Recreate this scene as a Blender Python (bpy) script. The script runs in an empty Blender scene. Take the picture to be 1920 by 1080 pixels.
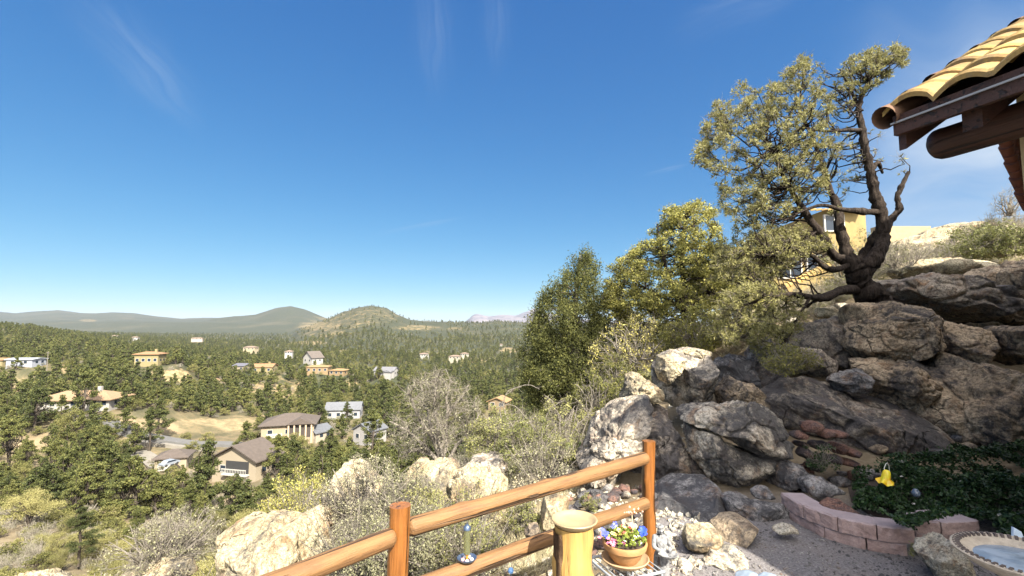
import bpy, bmesh, math, random
import numpy as np
from mathutils import Vector, Matrix

# ------------------------------------------------------------------ camera, sky, sun, exposure
F = 900.0                                    # focal length in pixels of a 1920 wide frame
PITCH = math.atan(72.0 / F)
SUN_AZ, SUN_EL = math.radians(150), math.radians(43)     # clockwise from +Y (the view direction)
S = bpy.context.scene
cam_d = bpy.data.cameras.new('camera')
cam = bpy.data.objects.new('camera', cam_d)
S.collection.objects.link(cam)
cam.rotation_euler = (math.pi / 2 + PITCH, 0, 0)
cam_d.sensor_width = 36
cam_d.lens = 36 * F / 1920
cam_d.clip_start = 0.05
cam_d.clip_end = 60000
S.camera = cam
S.view_settings.view_transform = 'Standard'
S.view_settings.look = 'None'
S.view_settings.gamma = 1
S.view_settings.exposure = 1.75
S.cycles.max_bounces = 6
S.cycles.diffuse_bounces = 3
S.cycles.volume_bounces = 0
S.cycles.transparent_max_bounces = 8

W = bpy.data.worlds.new('World')
S.world = W
W.use_nodes = True
nt = W.node_tree
nt.nodes.clear()
wo = nt.nodes.new('ShaderNodeOutputWorld')
bg = nt.nodes.new('ShaderNodeBackground')
sky = nt.nodes.new('ShaderNodeTexSky')
sky.sky_type = 'NISHITA'
sky.sun_disc = False
sky.sun_elevation = SUN_EL
sky.sun_rotation = SUN_AZ
sky.altitude = 1700
sky.air_density = 1.0
sky.dust_density = 0.1
sky.ozone_density = 2.2
# the camera's colour response to the blue of the sky, channel by channel
sepc = nt.nodes.new('ShaderNodeSeparateColor')
comc = nt.nodes.new('ShaderNodeCombineColor')
nt.links.new(sky.outputs[0], sepc.inputs[0])
for i_, (k_, g_) in enumerate(((.168, 1.22), (.52, .79), (1.20, .47))):
    pw = nt.nodes.new('ShaderNodeMath'); pw.operation = 'POWER'
    nt.links.new(sepc.outputs[i_], pw.inputs[0]); pw.inputs[1].default_value = g_
    ml = nt.nodes.new('ShaderNodeMath'); ml.operation = 'MULTIPLY'
    nt.links.new(pw.outputs[0], ml.inputs[0]); ml.inputs[1].default_value = k_
    nt.links.new(ml.outputs[0], comc.inputs[i_])
# thin cirrus streaks in the sky
tc = nt.nodes.new('ShaderNodeTexCoord')


def wn(t, **k):
    n = nt.nodes.new(t)
    for a, b in k.items():
        setattr(n, a, b)
    return n


def cirrus(center, axis, halfl, halfw, scale, amt, prev):
    """a wispy streak round a direction of the sky, long along axis"""
    c = Vector(center).normalized()
    a = Vector(axis)
    a = (a - c * a.dot(c)).normalized()
    b = c.cross(a)
    def dot(v, off=0.0, sc=1.0):
        n = wn('ShaderNodeVectorMath', operation='DOT_PRODUCT')
        nt.links.new(tc.outputs['Generated'], n.inputs[0])
        n.inputs[1].default_value = v
        m = wn('ShaderNodeMath', operation='MULTIPLY')
        nt.links.new(n.outputs['Value'], m.inputs[0])
        m.inputs[1].default_value = sc
        return m
    u = dot(a, sc=1 / halfl)
    v = dot(b, sc=1 / halfw)
    comb = wn('ShaderNodeCombineXYZ')
    nt.links.new(u.outputs[0], comb.inputs[0])
    nt.links.new(v.outputs[0], comb.inputs[1])
    wob = wn('ShaderNodeTexNoise')
    wob.inputs['Scale'].default_value = 0.9
    nt.links.new(comb.outputs[0], wob.inputs['Vector'])
    add = wn('ShaderNodeVectorMath', operation='MULTIPLY_ADD')
    nt.links.new(wob.outputs['Color'], add.inputs[0])
    add.inputs[1].default_value = (0.6, 1.1, 0)
    nt.links.new(comb.outputs[0], add.inputs[2])
    sub = wn('ShaderNodeVectorMath', operation='SUBTRACT')
    nt.links.new(add.outputs[0], sub.inputs[0])
    sub.inputs[1].default_value = (0.3, 0.55, 0)
    ln = wn('ShaderNodeVectorMath', operation='LENGTH')
    nt.links.new(sub.outputs[0], ln.inputs[0])
    mr = wn('ShaderNodeMapRange', interpolation_type='SMOOTHERSTEP')
    nt.links.new(ln.outputs['Value'], mr.inputs['Value'])
    mr.inputs['From Min'].default_value = 1.0
    mr.inputs['From Max'].default_value = 0.0
    ns = wn('ShaderNodeTexNoise')
    ns.inputs['Detail'].default_value = 5
    ns.inputs['Roughness'].default_value = 0.6
    ns.inputs['Scale'].default_value = scale
    mp = wn('ShaderNodeVectorMath', operation='MULTIPLY')
    nt.links.new(sub.outputs[0], mp.inputs[0])
    mp.inputs[1].default_value = (0.5, 2.2, 1)
    nt.links.new(mp.outputs[0], ns.inputs['Vector'])
    r2 = wn('ShaderNodeMapRange')
    nt.links.new(ns.outputs['Fac'], r2.inputs['Value'])
    r2.inputs['From Min'].default_value = 0.3
    r2.inputs['From Max'].default_value = 0.75
    front = wn('ShaderNodeMath', operation='GREATER_THAN')
    d = dot(c)
    nt.links.new(d.outputs[0], front.inputs[0])
    front.inputs[1].default_value = 0.3
    m1 = wn('ShaderNodeMath', operation='MULTIPLY')
    nt.links.new(mr.outputs[0], m1.inputs[0])
    nt.links.new(r2.outputs[0], m1.inputs[1])
    m2 = wn('ShaderNodeMath', operation='MULTIPLY')
    nt.links.new(m1.outputs[0], m2.inputs[0])
    nt.links.new(front.outputs[0], m2.inputs[1])
    m3 = wn('ShaderNodeMath', operation='MULTIPLY')
    nt.links.new(m2.outputs[0], m3.inputs[0])
    m3.inputs[1].default_value = amt
    mix = wn('ShaderNodeMixRGB', blend_type='MIX')
    nt.links.new(m3.outputs[0], mix.inputs['Fac'])
    nt.links.new(prev, mix.inputs['Color1'])
    mix.inputs['Color2'].default_value = (2.2, 2.6, 3.1, 1)
    return mix.outputs[0]


def pxdir(px, py):
    u, v = (px - 960) / F, (540 - py) / F
    return Vector((u, math.cos(PITCH) - v * math.sin(PITCH), math.sin(PITCH) + v * math.cos(PITCH))).normalized()


cc = comc.outputs[0]
for (p0, p1, hw, sc, am) in (((120, -40), (385, 240), .07, 1.6, .20), ((800, -150), (822, 200), .06, 1.7, .14),
                             ((925, -120), (935, 150), .045, 1.7, .12), ((700, 440), (880, 405), .008, 1.2, .2),
                             ((1200, 330), (1300, 305), .008, 1.2, .2), ((1250, 60), (1560, -60), .06, 1.5, .14), ((1560, 400), (2350, 260), .42, .8, 1.25), ((1300, 500), (2200, 420), .2, .9, .5)):
    a_, b_ = pxdir(*p0), pxdir(*p1)
    cc = cirrus((a_ + b_) / 2, b_ - a_, (b_ - a_).length * .62, hw, sc, am, cc)
# glow added to the sky's sun side, out of view, to lift the shade
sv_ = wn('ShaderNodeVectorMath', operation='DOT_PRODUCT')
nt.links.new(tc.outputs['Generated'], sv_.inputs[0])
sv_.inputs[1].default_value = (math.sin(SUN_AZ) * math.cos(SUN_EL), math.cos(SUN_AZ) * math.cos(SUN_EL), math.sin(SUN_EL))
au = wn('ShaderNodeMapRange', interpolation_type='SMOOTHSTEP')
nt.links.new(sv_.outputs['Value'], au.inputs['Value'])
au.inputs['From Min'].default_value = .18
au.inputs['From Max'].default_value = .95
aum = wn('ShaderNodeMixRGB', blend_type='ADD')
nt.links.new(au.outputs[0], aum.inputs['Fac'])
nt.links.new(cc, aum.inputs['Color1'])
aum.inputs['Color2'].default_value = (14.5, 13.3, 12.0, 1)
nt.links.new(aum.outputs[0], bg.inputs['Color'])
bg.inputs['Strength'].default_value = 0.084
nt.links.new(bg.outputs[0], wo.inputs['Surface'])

sun_d = bpy.data.lights.new('sun', 'SUN')
sun_d.energy = 4.8
sun_d.angle = math.radians(0.53)
sun_d.color = (1.0, 0.93, 0.80)
sun = bpy.data.objects.new('sun', sun_d)
S.collection.objects.link(sun)
SUNV = Vector((math.sin(SUN_AZ) * math.cos(SUN_EL), math.cos(SUN_AZ) * math.cos(SUN_EL), math.sin(SUN_EL)))
sun.rotation_euler = (-SUNV).to_track_quat('-Z', 'Y').to_euler()
sun.location = SUNV * 50

# ------------------------------------------------------------------ helpers
COL = S.collection
rng = np.random.default_rng(7)
random.seed(7)


def at(px, py, d):
    """the point seen at a pixel of the 1920x1080 photograph at depth d metres"""
    u, v = (px - 960) / F, (540 - py) / F
    Y = math.cos(PITCH) - v * math.sin(PITCH)
    Z = math.sin(PITCH) + v * math.cos(PITCH)
    return Vector((u * d / Y, d, Z * d / Y))


def pix(x, y, z):
    """photo pixel of world points (arrays)"""
    zc = y * math.cos(PITCH) + z * math.sin(PITCH)
    v = (-y * math.sin(PITCH) + z * math.cos(PITCH)) / zc
    return 960 + F * x / zc, 540 - F * v


def tag(o, label=None, cat=None, group=None, kind=None):
    if label: o['label'] = label
    if cat: o['category'] = cat
    if group: o['group'] = group
    if kind: o['kind'] = kind
    return o


def empty(name, loc, rz=0.0, **k):
    o = bpy.data.objects.new(name, None)
    o.empty_display_size = .1
    o.location = loc
    o.rotation_euler = (0, 0, rz)
    COL.objects.link(o)
    return tag(o, **k)


def link_mesh(name, me, mats, parent=None, loc=None, rot=None):
    o = bpy.data.objects.new(name, me)
    if mats is not None and not me.materials:
        for m in (mats if isinstance(mats, (list, tuple)) else [mats]):
            me.materials.append(m)
    if parent: o.parent = parent
    if loc is not None: o.location = loc
    if rot is not None: o.rotation_euler = rot
    COL.objects.link(o)
    return o


def settle(root, base):
    """children were built in world coordinates: bring the empty to the thing's base and keep them in place"""
    base = Vector(base)
    root.location = base
    for ch in [o for o in COL.objects if o.parent == root]:
        ch.location = ch.location - base


def np_mesh(name, verts, faces, smooth=True, matidx=None):
    """verts (N,3) and faces (M,3|4) arrays (or a list of such) into a mesh"""
    me = bpy.data.meshes.new(name)
    if not isinstance(faces, list):
        faces = [faces]
    faces = [np.asarray(f, dtype=np.int64) for f in faces if len(f)]
    nl = sum(f.size for f in faces)
    nf = sum(len(f) for f in faces)
    me.vertices.add(len(verts))
    me.vertices.foreach_set('co', np.asarray(verts, dtype=np.float32).ravel())
    me.loops.add(nl)
    me.loops.foreach_set('vertex_index', np.concatenate([f.ravel() for f in faces]).astype(np.int32))
    me.polygons.add(nf)
    tot = np.concatenate([np.full(len(f), f.shape[1]) for f in faces])
    st = np.concatenate([[0], np.cumsum(tot)[:-1]])
    me.polygons.foreach_set('loop_start', st.astype(np.int32))
    me.polygons.foreach_set('loop_total', tot.astype(np.int32))
    if matidx is not None:
        me.polygons.foreach_set('material_index', np.asarray(matidx, dtype=np.int32))
    me.polygons.foreach_set('use_smooth', np.full(nf, bool(smooth)))
    me.update(calc_edges=True)
    return me


class MB:
    """collects simple shapes into one mesh"""
    def __init__(s):
        s.v, s.f, s.m, s.cur = [], [], [], 0

    def add(s, vs, fs):
        b = len(s.v)
        s.v += [tuple(v) for v in vs]
        for f in fs:
            s.f.append(tuple(b + i for i in f))
            s.m.append(s.cur)

    def box(s, lo, hi, mat=None):
        x0, y0, z0 = lo; x1, y1, z1 = hi
        vs = [Vector(p) for p in ((x0, y0, z0), (x1, y0, z0), (x1, y1, z0), (x0, y1, z0),
                                  (x0, y0, z1), (x1, y0, z1), (x1, y1, z1), (x0, y1, z1))]
        if mat is not None: vs = [mat @ v for v in vs]
        s.add(vs, [(3, 2, 1, 0), (4, 5, 6, 7), (0, 1, 5, 4), (1, 2, 6, 5), (2, 3, 7, 6), (3, 0, 4, 7)])

    def prism(s, pts, vec):
        """closed polygon pts (3D) extruded by vec"""
        n = len(pts)
        vec = Vector(vec)
        vs = [Vector(p) for p in pts] + [Vector(p) + vec for p in pts]
        s.add(vs, [tuple(range(n))[::-1], tuple(range(n, 2 * n))] + [(i, (i + 1) % n, n + (i + 1) % n, n + i) for i in range(n)])

    def tube(s, pts, rad, n=12, cap=True):
        v, f = tube_np(np.array([list(p) for p in pts], float), np.array(rad if hasattr(rad, '__len__') else [rad] * len(pts), float), n)
        b = len(s.v)
        s.add(v.tolist(), f.tolist())
        if cap:
            s.f.append(tuple(b + i for i in range(n))[::-1]); s.m.append(s.cur)
            e = b + n * (len(pts) - 1)
            s.f.append(tuple(e + i for i in range(n))); s.m.append(s.cur)

    def lathe(s, prof, n=32, c=(0, 0, 0)):
        vs = []
        for r, z in prof:
            for k in range(n):
                a = 2 * math.pi * k / n
                vs.append((c[0] + r * math.cos(a), c[1] + r * math.sin(a), c[2] + z))
        fs = []
        for i in range(len(prof) - 1):
            for k in range(n):
                k2 = (k + 1) % n
                fs.append((i * n + k, i * n + k2, (i + 1) * n + k2, (i + 1) * n + k))
        fs.append(tuple(range(n))[::-1])
        fs.append(tuple((len(prof) - 1) * n + k for k in range(n)))
        s.add(vs, fs)

    def build(s, name, mats, parent=None, smooth=False, bevel=0, loc=None, rot=None):
        me = bpy.data.meshes.new(name)
        me.from_pydata(s.v, [], s.f)
        me.polygons.foreach_set('material_index', s.m)
        me.polygons.foreach_set('use_smooth', [bool(smooth)] * len(s.f))
        bm = bmesh.new(); bm.from_mesh(me)
        bmesh.ops.recalc_face_normals(bm, faces=bm.faces)
        if bevel:
            es = [e for e in bm.edges if len(e.link_faces) == 2 and e.calc_face_angle(0) > .5]
            bmesh.ops.bevel(bm, geom=es, offset=bevel, segments=2, affect='EDGES', profile=.6)
        bm.to_mesh(me); bm.free()
        if smooth:
            me.set_sharp_from_angle(angle=math.radians(50))
        return link_mesh(name, me, mats, parent, loc, rot)


def tube_np(P, R, n=6):
    """tube along P (K,3) with radii R, returns verts, quad faces"""
    K = len(P)
    T = np.gradient(P, axis=0)
    T /= np.linalg.norm(T, axis=1, keepdims=True) + 1e-9
    ref = np.array([0, 0, 1.0]) if abs(T[0][2]) < .9 else np.array([1.0, 0, 0])
    U = np.zeros_like(P)
    u = np.cross(T[0], ref); u /= np.linalg.norm(u)
    for i in range(K):
        u = u - T[i] * np.dot(u, T[i]); u /= np.linalg.norm(u) + 1e-9
        U[i] = u
    V = np.cross(T, U)
    a = np.arange(n) * 2 * math.pi / n
    v = P[:, None] + R[:, None, None] * (np.cos(a)[None, :, None] * U[:, None] + np.sin(a)[None, :, None] * V[:, None])
    idx = np.arange(K * n).reshape(K, n)
    f = np.stack([idx[:-1], np.roll(idx, -1, 1)[:-1], np.roll(idx, -1, 1)[1:], idx[1:]], -1).reshape(-1, 4)
    return v.reshape(-1, 3), f


def _hash(ix, iy, iz, seed):
    h = (ix.astype(np.int64) * 374761393 + iy.astype(np.int64) * 668265263 + iz.astype(np.int64) * 2147483647 + seed * 1274126177) & 0xffffffff
    h = ((h ^ (h >> 13)) * 1274126177) & 0xffffffff
    h = ((h ^ (h >> 16)) * 2246822519) & 0xffffffff
    return ((h ^ (h >> 15)) & 0xffffff) / float(0xffffff)


def vnoise(P, seed=0):
    """smooth value noise in -1..1 at points (N,3)"""
    P = np.asarray(P, float)
    i = np.floor(P).astype(np.int64)
    f = P - i
    f = f * f * f * (f * (f * 6 - 15) + 10)
    r = 0
    for dx in (0, 1):
        wx = f[:, 0] if dx else 1 - f[:, 0]
        for dy in (0, 1):
            wy = f[:, 1] if dy else 1 - f[:, 1]
            for dz in (0, 1):
                wz = f[:, 2] if dz else 1 - f[:, 2]
                r = r + wx * wy * wz * _hash(i[:, 0] + dx, i[:, 1] + dy, i[:, 2] + dz, seed)
    return r * 2 - 1


def fbm(P, octs=4, seed=0, gain=.5):
    a, r, n = 1.0, 0, 0
    P = np.asarray(P, float)
    for o in range(octs):
        r = r + a * vnoise(P * 2.03 ** o + 17.3 * o, seed + o)
        n += a
        a *= gain
    return r / n


# ------------------------------------------------------------------ materials
def new_mat(name):
    m = bpy.data.materials.new(name)
    m.use_nodes = True
    t = m.node_tree
    b = t.nodes['Principled BSDF']
    return m, t, b


def N(t, typ, ins=None, **k):
    n = t.nodes.new(typ)
    for a, v in k.items():
        setattr(n, a, v)
    if ins:
        for a, v in ins.items():
            if hasattr(v, 'is_linked') or hasattr(v, 'links'):
                t.links.new(v, n.inputs[a])
            else:
                n.inputs[a].default_value = v
    return n


def ramp(t, fac, stops, interp='LINEAR'):
    r = t.nodes.new('ShaderNodeValToRGB')
    r.color_ramp.interpolation = interp
    e = r.color_ramp.elements
    while len(e) < len(stops): e.new(.5)
    for i, (p, c) in enumerate(stops):
        e[i].position = p
        e[i].color = (c if hasattr(c, '__len__') else (c, c, c)) + ((1,) if not hasattr(c, '__len__') or len(c) == 3 else ())
    t.links.new(fac, r.inputs[0])
    return r.outputs[0]


def mixc(t, fac, a, b, mode='MIX'):
    m = t.nodes.new('ShaderNodeMixRGB')
    m.blend_type = mode
    for i, v in ((0, fac), (1, a), (2, b)):
        if hasattr(v, 'is_linked'): t.links.new(v, m.inputs[i])
        else: m.inputs[i].default_value = v if i == 0 else tuple(v) + (1,)
    return m.outputs[0]


def bump(t, b, h, strength=.5, dist=.02, prev=None):
    n = t.nodes.new('ShaderNodeBump')
    n.inputs['Strength'].default_value = strength
    n.inputs['Distance'].default_value = dist
    t.links.new(h, n.inputs['Height'])
    if prev is not None: t.links.new(prev, n.inputs['Normal'])
    t.links.new(n.outputs[0], b.inputs['Normal'])
    return n.outputs[0]


def noise(t, vec, scale, detail=4, rough=.55, dist=0):
    n = t.nodes.new('ShaderNodeTexNoise')
    n.inputs['Scale'].default_value = scale
    n.inputs['Detail'].default_value = detail
    n.inputs['Roughness'].default_value = rough
    n.inputs['Distortion'].default_value = dist
    t.links.new(vec, n.inputs['Vector'])
    return n.outputs['Fac']


def plain(name, col, rough=.7, var=.12, scale=8, bmp=.15, metal=0, spec=.4):
    m, t, b = new_mat(name)
    tcn = t.nodes.new('ShaderNodeTexCoord')
    f = noise(t, tcn.outputs['Object'], scale, 5)
    lo = tuple(c * (1 - var) for c in col); hi = tuple(min(1, c * (1 + var)) for c in col)
    t.links.new(ramp(t, f, [(.3, lo), (.7, hi)]), b.inputs['Base Color'])
    b.inputs['Roughness'].default_value = rough
    b.inputs['Metallic'].default_value = metal
    b.inputs['Specular IOR Level'].default_value = spec
    if bmp: bump(t, b, noise(t, tcn.outputs['Object'], scale * 6, 4), bmp, .01)
    return m


def rock_mat(name, light=(.52, .45, .33), mid=(.36, .29, .21), dark=(.05, .05, .055), rust=(.30, .16, .07), varnish=.35, seed=0.0, scale=1.0):
    m, t, b = new_mat(name)
    g = t.nodes.new('ShaderNodeNewGeometry')
    off = N(t, 'ShaderNodeVectorMath', operation='ADD', ins={0: g.outputs['Position'], 1: (seed, seed * 1.7, seed * .3)})
    P = off.outputs[0]
    n1 = noise(t, P, 1.1 * scale, 6, .62, .6)
    n2 = noise(t, P, 4.5 * scale, 6, .65, .3)
    n3 = noise(t, P, 30 * scale, 6, .8)
    c = ramp(t, n1, [(.32, mid), (.56, light), (.75, tuple(min(.8, x * 1.12) for x in light))])
    c = mixc(t, ramp(t, n2, [(.52, 0.0), (.66, .75)]), c, rust)
    c = mixc(t, ramp(t, n3, [(.42, .8), (.54, 0.0)]), c, tuple(x * .34 for x in mid))
    # dark desert varnish and lichen in patches
    v1 = noise(t, P, 0.9 * scale, 5, .7, 1.2)
    v2 = noise(t, P, 9 * scale, 6, .8)
    mul = N(t, 'ShaderNodeMath', operation='MULTIPLY_ADD', ins={0: v2, 1: .55, 2: v1})
    lo = .98 - .42 * varnish
    c = mixc(t, ramp(t, mul.outputs[0], [(lo - .16, 0.0), (min(.999, lo), .88)]), c, dark)
    # cracks
    dv = N(t, 'ShaderNodeTexNoise', ins={'Scale': 2.2 * scale, 'Detail': 4, 'Vector': P})
    wv = N(t, 'ShaderNodeVectorMath', operation='MULTIPLY_ADD', ins={0: dv.outputs['Color'], 1: (.55, .55, .55), 2: P})
    vo = N(t, 'ShaderNodeTexVoronoi', feature='DISTANCE_TO_EDGE', ins={'Vector': wv.outputs[0], 'Scale': .8 * scale})
    ck = ramp(t, vo.outputs['Distance'], [(.0, 1.0), (.010, 0.0)])
    gate = ramp(t, noise(t, P, 1.6 * scale, 3), [(.50, 0.0), (.6, .9)])
    ckm = N(t, 'ShaderNodeMath', operation='MULTIPLY', ins={0: ck, 1: gate})
    c = mixc(t, ckm.outputs[0], c, (.035, .03, .025))
    t.links.new(c, b.inputs['Base Color'])
    b.inputs['Roughness'].default_value = .92
    b.inputs['Specular IOR Level'].default_value = .2
    hh = N(t, 'ShaderNodeMath', operation='MULTIPLY_ADD', ins={0: n3, 1: .35, 2: n2})
    h2 = N(t, 'ShaderNodeMath', operation='MULTIPLY_ADD', ins={0: ckm.outputs[0], 1: -.6, 2: hh.outputs[0]})
    bump(t, b, h2.outputs[0], 1.0, .09 / scale)
    return m


def leaf_mat(name, cols, rough=.75, trans=.25):
    m, t, b = new_mat(name)
    g = t.nodes.new('ShaderNodeNewGeometry')
    oi = t.nodes.new('ShaderNodeObjectInfo')
    P = g.outputs['Position']
    s = N(t, 'ShaderNodeMath', operation='MULTIPLY_ADD', ins={0: g.outputs['Random Per Island'], 1: .55, 2: 0.0})
    s2 = N(t, 'ShaderNodeMath', operation='MULTIPLY_ADD', ins={0: oi.outputs['Random'], 1: .45, 2: s.outputs[0]})
    k = len(cols)
    c = ramp(t, s2.outputs[0], [(i / (k - 1) * .9 + .05, cols[i]) for i in range(k)])
    t.links.new(c, b.inputs['Base Color'])
    b.inputs['Roughness'].default_value = rough
    b.inputs['Specular IOR Level'].default_value = .25
    if trans:
        tr = N(t, 'ShaderNodeBsdfTranslucent', ins={'Color': c})
        mx = N(t, 'ShaderNodeMixShader', ins={0: trans, 1: b.outputs[0], 2: tr.outputs[0]})
        out = t.nodes['Material Output']
        t.links.new(mx.outputs[0], out.inputs['Surface'])
    return m


def bark_mat(name, a, c, scale=1.0):
    m, t, b = new_mat(name)
    tcn = t.nodes.new('ShaderNodeTexCoord')
    mp = N(t, 'ShaderNodeMapping', ins={'Vector': tcn.outputs['Object'], 'Scale': (22 * scale, 22 * scale, 7 * scale)})
    f = noise(t, mp.outputs[0], 1, 6, .7, .4)
    t.links.new(ramp(t, f, [(.38, a), (.62, c)]), b.inputs['Base Color'])
    b.inputs['Roughness'].default_value = .95
    b.inputs['Specular IOR Level'].default_value = .1
    bump(t, b, f, 1.0, .05)
    return m


M = {}
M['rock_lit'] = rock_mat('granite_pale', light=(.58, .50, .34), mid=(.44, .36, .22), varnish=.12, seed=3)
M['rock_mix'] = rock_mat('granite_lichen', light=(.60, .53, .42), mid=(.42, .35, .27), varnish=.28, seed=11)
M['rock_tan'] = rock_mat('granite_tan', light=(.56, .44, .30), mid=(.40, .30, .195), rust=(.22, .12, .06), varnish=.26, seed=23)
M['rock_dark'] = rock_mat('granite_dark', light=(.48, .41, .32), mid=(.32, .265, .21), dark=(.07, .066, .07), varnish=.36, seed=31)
M['rock_red'] = rock_mat('sandstone_red', light=(.27, .15, .11), mid=(.17, .09, .07), rust=(.22, .09, .05), varnish=.3, seed=40, scale=2)
M['rock_grey'] = rock_mat('granite_grey', light=(.40, .38, .36), mid=(.27, .25, .24), varnish=.35, seed=50, scale=1.4)
M['stone_pale'] = rock_mat('stone_pale', light=(.60, .55, .44), mid=(.44, .38, .28), varnish=.1, seed=60, scale=2.5)
M['needle'] = leaf_mat('pine_needles', [(0.057, 0.063, 0.023), (0.149, 0.149, 0.052), (0.276, 0.259, 0.098), (0.414, 0.38, 0.172)])
M['juniper'] = leaf_mat('juniper_scales', [(0.041, 0.047, 0.016), (0.108, 0.115, 0.034), (0.203, 0.196, 0.054), (0.324, 0.284, 0.095)])
M['oak'] = leaf_mat('oak_leaves', [(0.097, 0.103, 0.032), (0.244, 0.238, 0.064), (0.421, 0.379, 0.106), (0.599, 0.522, 0.185)])
M['sage'] = leaf_mat('sage_leaves', [(0.128, 0.128, 0.068), (0.212, 0.208, 0.119), (0.306, 0.289, 0.178), (0.374, 0.348, 0.246)])
M['brush'] = leaf_mat('brush_leaves', [(0.104, 0.114, 0.038), (0.18, 0.19, 0.067), (0.275, 0.266, 0.095), (0.361, 0.332, 0.162)])
M['valley_pine'] = leaf_mat('valley_pine_leaves', [(0.023, 0.03, 0.01), (0.049, 0.059, 0.017), (0.09, 0.097, 0.027), (0.148, 0.143, 0.043)], trans=.12)
M['valley_oak'] = leaf_mat('valley_scrub_leaves', [(0.043, 0.047, 0.014), (0.093, 0.095, 0.027), (0.153, 0.146, 0.047), (0.221, 0.198, 0.079)], trans=.12)
M['valley_grey'] = leaf_mat('valley_grey_twigs', [(0.119, 0.111, 0.076), (0.178, 0.166, 0.116), (0.238, 0.221, 0.16)], trans=.1)
M['ivy'] = leaf_mat('periwinkle_leaves', [(.008,.02,.007),(.02,.045,.014),(.05,.09,.028),(.16,.17,.05)], rough=.4)
M['dry'] = leaf_mat('dry_grass', [(.30, .26, .15), (.42, .37, .23), (.50, .45, .30)], trans=.1)
M['bark'] = bark_mat('pine_bark', (.016, .012, .010), (.06, .047, .038))
M['bark_grey'] = bark_mat('grey_bark', (.10, .09, .08), (.24, .21, .18), 2)
M['near_scrub'] = leaf_mat('near_scrub_leaves', [(.08,.078,.032),(.17,.16,.06),(.27,.25,.09),(.38,.34,.15)])
M['near_grey'] = leaf_mat('near_grey_leaves', [(.14,.132,.09),(.22,.208,.14),(.32,.30,.2)])
M['valley_bark'] = bark_mat('valley_bark', (.035, .028, .022), (.09, .075, .06), 1)
M['bark_strip'] = bark_mat('brown_bark', (.05, .03, .018), (.15, .09, .05), 1)
M['twig'] = bark_mat('pale_twig', (.17, .15, .12), (.36, .32, .27), 3)
# ------------------------------------------------------------------ terrain
TC = [-900, 0, 250, 500, 700, 850, 1000, 1150, 1350, 1600, 1900, 2800]      # columns (photo px at horizon level)
TD = [1, 3, 4, 6, 8, 10, 12, 16, 25, 50, 100, 150, 200, 300, 500, 1000, 2000, 4000, 15000]
TZ = {
    -900: [-1.8, -2.2, -2.8, -4.2, -5.8, -7.1, -8.5, -11, -15, -24, -32, -30, -24, -16, -4, 5, -10, 0, 0],
    0:    [-1.8, -2.2, -2.8, -4.2, -5.8, -7.1, -8.5, -11, -15.5, -25, -35, -35, -30, -24, -12, -1, -25, -40, -30],
    250:  [-1.8, -2.05, -2.6, -4.0, -5.4, -6.7, -8, -10.5, -15, -24, -35, -38, -33, -23, -27, -36, -38, -50, -30],
    500:  [-1.8, -1.95, -2.4, -3.5, -4.6, -5.8, -7.0, -9.5, -14.5, -25, -37.5, -39.5, -39, -36, -38, -48, -52, -60, -30],
    700:  [-1.8, -1.9, -2.2, -2.9, -3.5, -4.4, -5.4, -8, -13, -22, -35, -42, -45, -46, -48, -52, -55, -62, -30],
    850:  [-1.8, -1.85, -2.05, -2.45, -2.8, -3.1, -3.6, -6, -10.5, -18, -30, -38, -42, -45, -50, -55, -58, -62, -30],
    1000: [-1.8, -1.8, -1.85, -2.1, -2.4, -2.8, -3.3, -5, -8.5, -16, -28, -36, -41, -45, -50, -55, -60, -62, -30],
    1150: [-1.8, -1.8, -1.8, -1.85, -1.75, -1.6, -1.8, -2.6, -5, -12, -26, -34, -40, -44, -50, -55, -60, -62, -30],
    1350: [-1.8, -1.8, -1.78, -1.72, -1.3, -.8, -.4, -.2, .3, 0, -12, -20, -25, -30, -40, -50, -60, -60, -30],
    1600: [-1.8, -1.8, -1.78, -1.75, -1.2, -.2, .8, 1.9, 3.3, 5, 5, 0, -5, -10, -20, -30, -40, -50, -30],
    1900: [-1.8, -1.8, -1.75, -1.72, -1.0, .4, 1.7, 3.5, 5, 7, 8, 6, 4, 0, -10, -20, -40, -50, -30],
    2800: [-1.8, -1.8, -1.75, -1.5, -.5, .3, 1.0, 2.5, 4, 7, 8, 6, 4, 0, -10, -20, -40, -50, -30],
}
_t = (np.array(TC) - 960) / F
_ld = np.log(np.array(TD, float))
_Z = np.array([TZ[c] for c in TC], float)             # (cols, rows)
GT = np.linspace(_t[0], _t[-1], 150)
GD = np.linspace(0, math.log(15000), 260)
_tmp = np.array([np.interp(GD, _ld, r) for r in _Z])
_G = np.array([np.interp(GT, _t, _tmp[:, j]) for j in range(len(GD))]).T
_k = np.exp(-np.linspace(-2, 2, 9) ** 2); _k /= _k.sum()
for ax in (0, 1):
    pad = np.pad(_G, [(4, 4) if a == ax else (0, 0) for a in (0, 1)], mode='edge')
    _G = np.apply_along_axis(lambda r: np.convolve(r, _k, 'valid'), ax, pad)

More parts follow.
